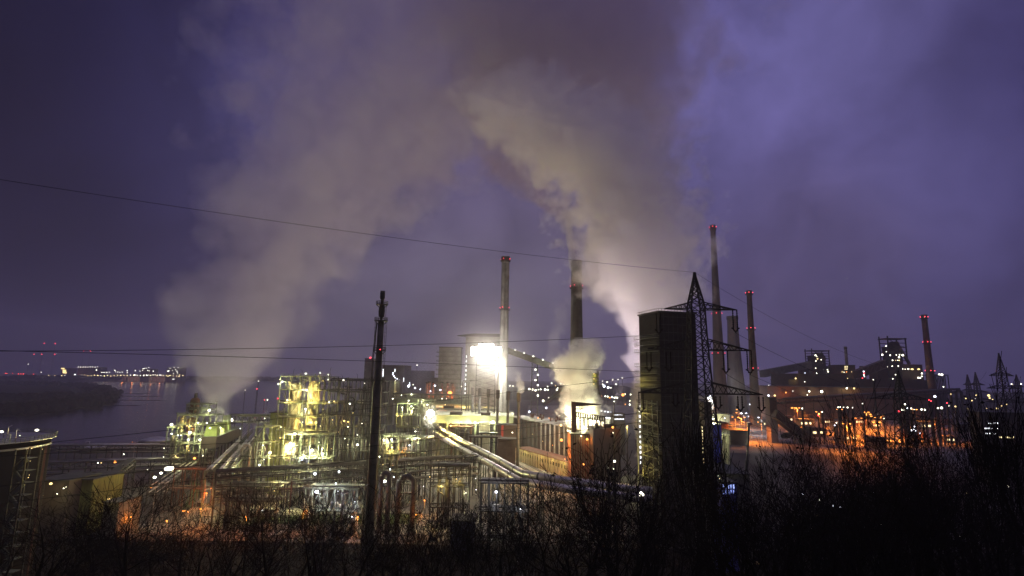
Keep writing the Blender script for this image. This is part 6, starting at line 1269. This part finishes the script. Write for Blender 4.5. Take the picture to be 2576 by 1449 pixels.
g = 'added sodium masts over the right hand yard'
for i, (x, y, pw, lab) in enumerate(((2005, 1026, 160000, 'added sodium mast farthest left, behind the sloping belt head'), (2060, 1036, 150000, 'added sodium mast above the sloping belt'), (2112, 1030, 160000, 'added sodium mast under the elevated pipes'), (2160, 1052, 170000, 'added sodium mast left of the second pylon'), (2215, 1046, 150000, 'added sodium mast just left of the second pylon, lower'), (2300, 1030, 130000, 'added sodium mast right of the second pylon'), (2350, 1052, 110000, 'added sodium mast far right of the second pylon'), (2130, 1066, 120000, 'added sodium mast in front, seen through the twigs'), (1905, 1020, 110000, 'added sodium mast in the steam right of the pylon'), (1865, 1050, 70000, 'added sodium mast between pylon and crane'))):
    street_lamp(x, y, 'o', 2.4, pw * .22, 15, 2, None, lab, PZ)  # masts added to spread sodium light over the yard
M['brown_wall'] = M.get('brown_wall') or M['wall_dark']
# ------------------------------------------------------------------ bare trees on the slope
def tree_proto(seed, h=12.0, spread=.5, upright=.3, depth=6, nb=3, trunk_r=.16, leaves=0, multi=1, twig=.014):
    rr = random.Random(seed); tr = MB(); cr = MB()
    def perp(v):
        a = Vector((rr.uniform(-1, 1), rr.uniform(-1, 1), rr.uniform(-1, 1))); a -= v * a.dot(v)
        return a.normalized() if a.length > 1e-3 else Vector((1, 0, 0))
    def grow(p, d, L, r, lev):
        n = 3 if lev < depth - 1 else 2; pts = [p]; rs = [r]; q = p.copy(); dd = d.copy()
        for i in range(n):
            dd = (dd + perp(dd) * rr.uniform(.03, .15) + Vector((0, 0, upright * .18))).normalized(); q = q + dd * L / n; pts.append(q.copy()); rs.append(max(twig, r * (1 - .38 * (i + 1) / n)))
        (tr if lev < 2 else cr).tube(pts, rs, 5 if lev < 2 else 3)
        if lev >= depth:
            if leaves and rr.random() < leaves:
                for _ in range(3):
                    c = q + Vector((rr.uniform(-.2, .2), rr.uniform(-.2, .2), rr.uniform(-.25, .1))); s = rr.uniform(.05, .11); a = perp(Vector((0, 0, 1))) * s; b = perp(a.normalized()) * s; cr.add([c - a, c + b, c + a, c - b], [(0, 1, 2, 3)])
            return
        k = nb - 1 + (1 if rr.random() < (.75 if lev < 4 else .5) else 0)
        for j in range(k):
            f = 1.0 if j == 0 else rr.uniform(.35, 1.0); i = min(n - 1, int(f * n)); base = pts[i].lerp(pts[i + 1], f * n - i if f < 1 else 1.0)
            nd_ = (dd + perp(dd) * rr.uniform(.5, 1.0) * spread * (1.7 if j else .5)).normalized()
            grow(base, nd_, L * rr.uniform(.66, .9), max(twig, rs[min(n, i + 1)] * (.8 if j == 0 else .6)), lev + 1)
    for m_ in range(multi):
        a = rr.uniform(0, 6.28); tilt = 0.05 if multi == 1 else .28
        trunk_r = trunk_r * 1.0; grow(Vector((math.cos(a) * .2 * (multi > 1), math.sin(a) * .2 * (multi > 1), -.8)), Vector((math.cos(a) * tilt, math.sin(a) * tilt, 1)).normalized(), 3.3, trunk_r, 0)
    zm = max(v[2] for v in cr.v); s = h / zm
    tr.v = [(x * s, y * s, z * s) for x, y, z in tr.v]; cr.v = [(x * s, y * s, z * s) for x, y, z in cr.v]
    t = thing('bare_tree', (0, 0, 0), 'x', 'tree'); tr.build('trunk', M['bark'], t); cr.build('crown', M['bark'], t); t['h'] = h
    return t
TP = [tree_proto(1, 10, .7, .25, 6, 3, .26), tree_proto(2, 10, .8, .15, 6, 3, .28), tree_proto(3, 10, .55, .5, 6, 3, .22), tree_proto(5, 10, .5, .7, 5, 3, .20, leaves=.06, multi=2),
      tree_proto(8, 10, .9, .1, 6, 3, .27), tree_proto(13, 10, .30, 1.3, 5, 3, .13, multi=3), tree_proto(21, 10, .62, .5, 5, 3, .20, leaves=.2, multi=2), tree_proto(34, 10, .6, .5, 5, 3, .12, multi=2)]
used = set()
def tree(x, ytop, d, k, label, group=None, wide=1.0, rz=None):
    p = P(x, ytop, d); zb = hill_z(p.x, d) - .3; h = max(2.0, p.z - zb) / 10.0 * (1.14 if x > 1380 else 1.0)
    if k not in used: used.add(k); o = TP[k]
    else: o = copy_tree(TP[k])
    o.location = (p.x, d, zb); o.rotation_euler = (0, 0, rnd.uniform(0, 6.28) if rz is None else rz); o.scale = (h * wide, h * wide, h)
    o['label'] = label
    if group: o['group'] = group
    elif 'group' in o: del o['group']
    if 'h' in o: del o['h']
    return o
T = [
 (380, 1165, 78, 1, 'wide crooked bare tree left of the access road', 1.15), (120, 1215, 70, 4, 'bare spreading tree below the left tank', 1.2), (255, 1225, 84, 0, 'small bare tree right of the left shed', 1.1),
 (560, 1215, 88, 0, 'bare tree whose twigs cross the pipe bridge end', 1.1), (690, 1170, 84, 4, 'twisted bare tree before the orange lit pole', 1.0), (820, 1200, 80, 1, 'gnarled bare tree under the bright low frame', .9),
 (900, 1180, 78, 0, 'dense bare tree at the flare stack foot', .9), (985, 1195, 82, 2, 'slim bare tree right of the flare stack foot', .9), (1080, 1215, 84, 4, 'bare tree crossing the pale lit patch', .95), (1165, 1265, 90, 1, 'low bare tree right of the dark hut', .9),
 (1290, 1245, 92, 2, 'thin bare tree under the gas main bend', .9),
 (1540, 1082, 84, 6, 'leafy tipped bare tree in front of the dark brown block', 1.15), (1470, 1180, 80, 1, 'broad bare tree left of the quench tower foot', 1.1), (1620, 1130, 82, 4, 'bare tree crossing the quench tower balconies', 1.0),
 (1725, 1048, 86, 5, 'tall upswept poplar like tree before the quench tower', .9), (1790, 1090, 92, 5, 'second upswept tree touching the blue lift tower', .8),
 (1880, 1180, 84, 3, 'bushy bare tree below the mobile crane', 1.0), (2010, 1090, 66, 6, 'tall bare tree over the sloping belt', 1.0), (2110, 1015, 70, 2, 'highest bare tree of the middle right before the pipe legs', .8), (2190, 1090, 72, 3, 'bare tree before the twin sodium lamps', .9),
 (2040, 1190, 60, 6, 'dense dark tree right of the steaming yard', 1.2), (2330, 1040, 64, 3, 'upright bare tree left of the slit windowed building', 1.0), (2420, 1075, 60, 0, 'bare tree before the slit windowed building', 1.1), (2500, 1010, 58, 5, 'tall bare tree at the right edge with fanned twigs', 1.0), (2560, 960, 52, 3, 'nearest tall tree cut by the right edge', 1.0),
 (2240, 1230, 56, 6, 'dark thicket tree below the second pylon', 1.3), (2360, 1195, 52, 4, 'wide dark tree low on the right slope', 1.2), (1960, 1230, 58, 3, 'dark many stemmed tree low right of centre', 1.2)]
for x, y, d, k, lab, w in T: tree(x, y, d, k, lab, None, w)
# the thickets between them: look-alikes
def thicket(n, x0, x1, y0, y1, d0, d1, ks, lab, grp, seed, w=1.0):
    rr = random.Random(seed)
    for i in range(n):
        d = rr.uniform(d0, d1); tree(x0 + (x1 - x0) * (i + rr.uniform(-.3, .6)) / n, rr.uniform(y0, y1), d, rr.choice(ks), lab, grp, w * rr.uniform(.8, 1.2))
thicket(15, -20, 620, 1240, 1300, 62, 112, (0, 1, 2, 4, 7), 'thin bare tree, lower left fringe', 'bare trees in the lower left fringe', 1)
thicket(20, 600, 1400, 1215, 1320, 66, 112, (0, 1, 2, 4, 7), 'thin bare tree, lower middle fringe', 'bare trees in the lower middle fringe', 2)
thicket(16, 1380, 1930, 1190, 1310, 60, 104, (0, 2, 3, 6, 1), 'bare tree in the middle thicket', 'bare trees under the quench tower', 3)
thicket(34, 1900, 2600, 1185, 1330, 44, 92, (0, 1, 2, 3, 4, 6), 'bare tree in black right thicket', 'bare trees in the lower right thicket', 4, 1.1)
thicket(13, 1960, 2600, 1075, 1160, 66, 110, (0, 2, 3, 6, 2), 'upright bare tree topping right thicket', 'bare trees in the upper right fringe', 5, .9)
rr = random.Random(55)
for i in range(30):                                   # low bare trees on the bank of the right hand terrace
    d = rr.uniform(222, 300); x = P(rr.uniform(1830, 2460), 1150, d).x; zb = max(0, min(PZ, PZ * (d - 215) / 70)) - .4; k = rr.choice((0, 1, 2, 6)); o = copy_tree(TP[k])
    h = rr.uniform(.45, .95); o.location = (x, d, zb); o.rotation_euler = (0, 0, rr.uniform(0, 6)); o.scale = (h * 1.2, h * 1.2, h); o['label'] = 'low bare tree under orange yard'; o['group'] = 'bare trees on the terrace bank'
    if 'h' in o: del o['h']
# undergrowth on the slope
def brush(n, seed):
    rr = random.Random(seed); mb = MB()
    for _ in range(n):
        x = rr.uniform(-150, 150); y = rr.uniform(28, 150)
        if abs(x) > y * 1.15 + 12: continue
        z = hill_z(x, y); h = rr.uniform(1.2, 3.4)
        for k in range(rr.randint(5, 9)):
            a = rr.uniform(0, 6.28); t = rr.uniform(.15, .8); p = Vector((x + rr.uniform(-.8, .8), y + rr.uniform(-.8, .8), z - .2)); m1 = p + Vector((math.cos(a) * t * h * .5, math.sin(a) * t * h * .5, h * .6)); e = m1 + Vector((math.cos(a + .4) * t * h * .5, math.sin(a + .4) * t * h * .5, h * .4))
            mb.tube([p, m1, e], [.03, .02, .012], 3)
            for q in range(2): mb.tube([m1, m1 + Vector((rr.uniform(-.7, .7), rr.uniform(-.7, .7), rr.uniform(.3, .9)))], [.016, .01], 3)
    o = mb.build('undergrowth', M['bark']); tag(o, 'leafless undergrowth covering the dark slope', kind='stuff')
brush(1100, 12)
# ------------------------------------------------------------------ smoke and steam
def curve(nt, src, vals):
    fc = nd(nt, 'ShaderNodeFloatCurve'); c = fc.mapping.curves[0]; n = len(vals)
    pts = c.points
    pts[0].location = (0, vals[0][1]); pts[1].location = (1, vals[-1][1])
    for t, v in vals[1:-1]: pts.new(t, v)
    fc.mapping.use_clip = False; fc.mapping.update(); nt.links.new(src, fc.inputs['Value']); return fc.outputs[0]
def plume(name, label, rows, dens, col=(.9, .9, .92), nscale=.02, namp=1.0, sharp=2.5, aniso=.2, absorb=0.0, detail=3, depth_k=1.0, warp=.35, step=None, rough=.6, bil=.25, bscale=2.2, vd=0.0):
    """rows: (y, x_left, x_right, distance[, density]) from the source up"""
    pts = []
    for r in rows:
        y, a, b, d = r[:4]; c = P((a + b) / 2, y, d); rad = (P(b, y, d) - P(a, y, d)).length / 2
        pts.append((c, rad, r[4] if len(r) > 4 else 1.0))
    z0, z1 = pts[0][0].z, pts[-1][0].z
    xs = [p[0].x for p in pts]; ys = [p[0].y for p in pts]; rs = [p[1] for p in pts]
    def norm(v):
        lo, hi = min(v), max(v); hi = hi if hi - lo > 1e-3 else lo + 1
        return lo, hi, [(q - lo) / (hi - lo) for q in v]
    t = [(p[0].z - z0) / (z1 - z0) for p in pts]
    m = bpy.data.materials.new(name); m.use_nodes = True; nt = m.node_tree; nt.nodes.clear(); L = nt.links.new
    g = nd(nt, 'ShaderNodeTexCoord'); 
    # warped position
    nz = nd(nt, 'ShaderNodeTexNoise', inp={'Scale': nscale, 'Detail': detail, 'Roughness': rough}); L(g.outputs['Object'], nz.inputs['Vector'])
    sep = nd(nt, 'ShaderNodeSeparateXYZ'); L(g.outputs['Object'], sep.inputs[0])
    zt = nd(nt, 'ShaderNodeMapRange'); L(sep.outputs['Z'], zt.inputs['Value']); zt.inputs['From Min'].default_value = z0; zt.inputs['From Max'].default_value = z1
    outs = []
    for v in (xs, ys, rs):
        lo, hi, nv = norm(v); o = curve(nt, zt.outputs[0], list(zip(t, nv)))
        q = nd(nt, 'ShaderNodeMath', operation='MULTIPLY_ADD'); L(o, q.inputs[0]); q.inputs[1].default_value = hi - lo; q.inputs[2].default_value = lo; outs.append(q.outputs[0])
    cc = nd(nt, 'ShaderNodeCombineXYZ'); L(outs[0], cc.inputs[0]); L(outs[1], cc.inputs[1])
    pp = nd(nt, 'ShaderNodeCombineXYZ'); L(sep.outputs['X'], pp.inputs[0]); L(sep.outputs['Y'], pp.inputs[1])
    ds = nd(nt, 'ShaderNodeVectorMath', operation='DISTANCE'); L(cc.outputs[0], ds.inputs[0]); L(pp.outputs[0], ds.inputs[1])
    dv = nd(nt, 'ShaderNodeMath', operation='DIVIDE'); L(ds.outputs['Value'], dv.inputs[0]); L(outs[2], dv.inputs[1])
    # density = (1 + (noise-.5)*2*warp - dist/r) * sharp
    a = nd(nt, 'ShaderNodeMath', operation='MULTIPLY_ADD'); L(nz.outputs[0], a.inputs[0]); a.inputs[1].default_value = 8 * warp; a.inputs[2].default_value = 1 - 4 * warp
    wv = nd(nt, 'ShaderNodeVectorMath', operation='SCALE'); L(nz.outputs['Color'], wv.inputs[0]); wv.inputs['Scale'].default_value = .55 / nscale
    wa = nd(nt, 'ShaderNodeVectorMath', operation='ADD'); L(g.outputs['Object'], wa.inputs[0]); L(wv.outputs[0], wa.inputs[1])
    vo = nd(nt, 'ShaderNodeTexVoronoi', inp={'Scale': nscale * bscale, 'Detail': vd, 'Roughness': .5}); L(wa.outputs[0], vo.inputs['Vector'])
    vb = nd(nt, 'ShaderNodeMath', operation='MULTIPLY_ADD'); L(vo.outputs['Distance'], vb.inputs[0]); vb.inputs[1].default_value = -2 * bil; L(a.outputs[0], vb.inputs[2])
    vc = nd(nt, 'ShaderNodeMath', operation='ADD'); L(vb.outputs[0], vc.inputs[0]); vc.inputs[1].default_value = .9 * bil
    s = nd(nt, 'ShaderNodeMath', operation='SUBTRACT'); L(vc.outputs[0], s.inputs[0]); L(dv.outputs[0], s.inputs[1])
    k = nd(nt, 'ShaderNodeMath', operation='MULTIPLY'); L(s.outputs[0], k.inputs[0]); k.inputs[1].default_value = sharp; k.use_clamp = True
    dn = curve(nt, zt.outputs[0], list(zip(t, [p[2] for p in pts])))
    k2 = nd(nt, 'ShaderNodeMath', operation='MULTIPLY'); L(k.outputs[0], k2.inputs[0]); L(dn, k2.inputs[1])
    k3 = nd(nt, 'ShaderNodeMath', operation='MULTIPLY'); L(k2.outputs[0], k3.inputs[0]); k3.inputs[1].default_value = dens
    pv = nd(nt, 'ShaderNodeVolumePrincipled', inp={'Color': (*col, 1), 'Anisotropy': aniso}); L(k3.outputs[0], pv.inputs['Density'])
    o = nd(nt, 'ShaderNodeOutputMaterial'); L(pv.outputs[0], o.inputs['Volume'])
    m.cycles.volume_sampling = 'MULTIPLE_IMPORTANCE'
    if step: m.cycles.volume_step_rate = step
    # closed hull round the plume
    mb = MB(); N = 20; vs = []; R = 1.0 + 1.5 * warp + .9 * bil
    for c, r, _ in pts:
        for j in range(N):
            an = 2 * math.pi * j / N
            vs.append((c.x + math.cos(an) * r * R, c.y + math.sin(an) * r * R, c.z))
    fs = [(i * N + j, i * N + (j + 1) % N, (i + 1) * N + (j + 1) % N, (i + 1) * N + j) for i in range(len(pts) - 1) for j in range(N)]
    fs += [tuple(range(N))[::-1], tuple((len(pts) - 1) * N + j for j in range(N))]
    mb.add(vs, fs)
    ob = mb.build(name, m)
    return tag(ob, label, None, None, 'stuff')

plume('smoke_plume', 'wide soft grey steam drifting up from the left cooling cells', [
    (1060, 545, 590, 318, 2.2), (1000, 478, 606, 318, 1.8), (950, 474, 655, 318, 1.6), (900, 472, 705, 318, 1.4), (800, 480, 775, 320, 1.2), (700, 505, 840, 322, 1.1), (620, 540, 930, 326), (540, 545, 1010, 330, .9),
    (450, 590, 1100, 334, .85), (370, 620, 1230, 338, .85), (300, 660, 1330, 344, .8), (200, 680, 1420, 348, .75), (100, 690, 1450, 354, .7), (0, 700, 1450, 360, .65), (-120, 700, 1450, 370, .3)],
    .014, col=(.94, .90, 1.0), nscale=.026, sharp=4.5, warp=.30, aniso=.0, detail=4, step=.7, bil=.42, bscale=1.6)
plume('steam_plume', 'bright billowing steam rising behind and left of the dark quench tower', [
    (1150, 1590, 1640, 236, .8), (1000, 1582, 1660, 236), (900, 1572, 1700, 236), (820, 1548, 1740, 238), (770, 1500, 1770, 239), (730, 1450, 1790, 241), (690, 1415, 1805, 243), (620, 1410, 1810, 247), (540, 1380, 1790, 252),
    (450, 1330, 1755, 258), (390, 1250, 1735, 262), (340, 1190, 1670, 266, .9), (290, 1130, 1570, 270, .8), (230, 1130, 1470, 274, .5)],
    .055, col=(.955, .925, 1.0), nscale=.05, sharp=8, warp=.16, detail=4, aniso=.0, step=.45, vd=1.0, bil=.34, bscale=1.8)
plume('smoke_cloud', 'dark grey purple smoke bank hanging high over the works', [
    (380, 1380, 1670, 330, .7), (330, 1290, 1715, 335), (220, 1120, 1780, 340), (100, 1060, 1790, 346), (0, 1040, 1740, 352), (-120, 1040, 1740, 360, .6)],
    .017, col=(.80, .73, .84), nscale=.022, sharp=7.0, warp=.18, aniso=.0, detail=5, step=.5, bil=.30, bscale=1.7)
plume('smoke_stream', 'thin twisting bright stream from the black chimney top into the billow', [
    (712, 1438, 1470, 378), (690, 1436, 1462, 377), (650, 1430, 1452, 376), (600, 1424, 1442, 375), (560, 1418, 1446, 374, .8), (530, 1400, 1450, 373, .4)],
    .16, col=(.97, .95, .95), nscale=.10, sharp=5, warp=.25, aniso=.1, detail=4, step=.3)
plume('brown_smoke', 'thin brown smoke wisp drifting left from the hidden black chimney top', [
    (660, 1435, 1465, 378, .6), (600, 1422, 1452, 376), (560, 1400, 1450, 374), (520, 1350, 1440, 372), (470, 1250, 1400, 370, .7), (420, 1200, 1350, 368, .8), (370, 1190, 1330, 366, .6), (330, 1210, 1300, 364, .2)],
    .03, col=(.80, .68, .62), nscale=.05, sharp=2.5, warp=.3, aniso=.1, detail=4)
plume('steam_cloud', 'thick yellow lit steam boiling up in front of the tall black-topped chimney', [
    (1075, 1432, 1512, 352), (1030, 1410, 1520, 352), (980, 1416, 1500, 352), (930, 1385, 1506, 352), (890, 1412, 1516, 352, .8), (850, 1436, 1512, 352, .3)],
    .16, col=(.97, .97, .96), nscale=.12, sharp=5, warp=.28, detail=5, aniso=.2, step=.25)
plume('steam_puff', 'small white steam puff over the nearest short stack', [(990, 1302, 1312, 364, .8), (972, 1300, 1322, 364), (955, 1296, 1316, 364, .6), (935, 1296, 1312, 364, .25)], .25, nscale=.25, sharp=4, warp=.3, step=.3)
plume('steam_puff', 'thin wisps of steam left of the black chimney', [(930, 1385, 1400, 372, .4), (880, 1370, 1410, 372, .4), (820, 1390, 1430, 372, .7), (770, 1400, 1440, 372, .5), (740, 1420, 1450, 372, .2)], .04, nscale=.12, sharp=2.5, warp=.45)
plume('steam_puff', 'faint pale steam before the far quench tower', [(1000, 1030, 1080, 600, .6), (950, 1010, 1100, 600), (905, 1025, 1085, 600, .7), (880, 1040, 1070, 600, .2)], .012, nscale=.03, sharp=2, warp=.35)
plume('steam_puff', 'low pinkish steam drifting over the yard right of the pylon', [(1170, 1880, 1950, 262, .7), (1100, 1870, 1960, 262), (1040, 1860, 1960, 264, .8), (960, 1850, 1950, 266, .5), (920, 1870, 1930, 268, .2)], .012, nscale=.06, sharp=2, warp=.35)
plume('smoke_puff', 'faint brownish smoke rising behind the big blast furnace', [(950, 2150, 2240, 700, .5), (850, 2140, 2270, 700, .6), (720, 2130, 2300, 700, .5), (600, 2120, 2320, 700, .2)], .004, col=(.8, .72, .66), nscale=.015, sharp=1.5, warp=.35)
def bloom_fog(label, x, y, d, r, dens):  # fog ball added round a light to imitate lens bloom
    c = P(x, y, d); mb = MB(); mb.ball((c.x, c.y, c.z), r, n=24, m=14)
    m = bpy.data.materials.new('bloom_fog'); m.use_nodes = True; nt = m.node_tree; nt.nodes.clear(); L = nt.links.new
    g = nd(nt, 'ShaderNodeTexCoord'); ds = nd(nt, 'ShaderNodeVectorMath', operation='DISTANCE'); L(g.outputs['Object'], ds.inputs[0]); ds.inputs[1].default_value = c
    mr = nd(nt, 'ShaderNodeMapRange', interpolation_type='SMOOTHERSTEP'); L(ds.outputs['Value'], mr.inputs['Value']); mr.inputs['From Max'].default_value = r; mr.inputs['To Min'].default_value = dens; mr.inputs['To Max'].default_value = 0
    pv = nd(nt, 'ShaderNodeVolumePrincipled', inp={'Color': (.98, .97, .92, 1), 'Anisotropy': .3}); L(mr.outputs[0], pv.inputs['Density']); L(pv.outputs[0], nd(nt, 'ShaderNodeOutputMaterial').inputs['Volume'])
    tag(mb.build('bloom_fog', m), label, kind='stuff')
bloom_fog('fog added as lens bloom round the big floodlight battery', 1223, 880, 428, 26, .0055)
bloom_fog('faint wide fog added for the glare halo round the big floodlights', 1223, 884, 430, 75, .0022)
bloom_fog('fog added as lens bloom round the second floodlight mast', 1083, 1040, 342, 11, .022)

# the damp evening air
hz = MB(); hz.box(-4200, 4200, -60, 5600, -8, 440)
hm = bpy.data.materials.new('haze'); hm.use_nodes = True; nt = hm.node_tree; nt.nodes.clear()
pv = nd(nt, 'ShaderNodeVolumePrincipled', inp={'Color': (.92, .86, .96, 1), 'Density': HAZE, 'Anisotropy': .3})
nt.links.new(pv.outputs[0], nd(nt, 'ShaderNodeOutputMaterial').inputs['Volume'])
ho = hz.build('haze', hm); tag(ho, 'thin damp evening haze over the whole works', None, None, 'stuff')

# ------------------------------------------------------------------ labels of look-alikes: each gets its place
LM = [(110, 'the left tank'), (300, 'the left sheds'), (420, 'the dark racks'), (535, 'the riverside plant'), (700, 'the cooling cells'), (830, 'the yellow tower'), (930, 'the dark lattice tower'), (1000, 'the flare stack'), (1100, 'the second floodlight'), (1200, 'the pale gallery'),
      (1290, 'the pale chimney'), (1430, 'the coke battery'), (1530, 'the yellow steam'), (1620, 'the tower balconies'), (1770, 'the quench tower'), (1850, 'the blue tower'), (1930, 'the mobile crane'), (2020, 'the sloping belt'), (2100, 'the second furnace'), (2200, 'the boiler house'), (2300, 'the blast furnace'), (2400, 'the far red chimney'), (2480, 'the hazy pylons'), (9999, 'the far right pylon')]
ORD2 = ORD + 'fifteenth sixteenth seventeenth eighteenth nineteenth twentieth'.split() + ['twenty-' + q for q in ORD[:9]] + ['thirtieth'] + ['thirty-' + q for q in ORD[:9]]
RI = RM.inverted(); by = {}
for o in COL.objects:
    if o.parent is None and 'label' in o and 'category' in o: by.setdefault(o['label'], []).append(o)
for lab, os_ in by.items():
    if len(os_) < 2: continue
    z = {}
    for o in os_:
        v = RI @ (o.location - Vector((0, 0, CAMZ))); x = W0 / 2 + F0 * v.x / -v.z; z.setdefault(next(n for q, n in LM if x < q), []).append((x, o))
    for n, l in z.items():
        l.sort(key=lambda q: q[0])
        for i, (x, o) in enumerate(l): o['label'] = f'{lab}, {ORD2[i % 39]} in line with {n}'
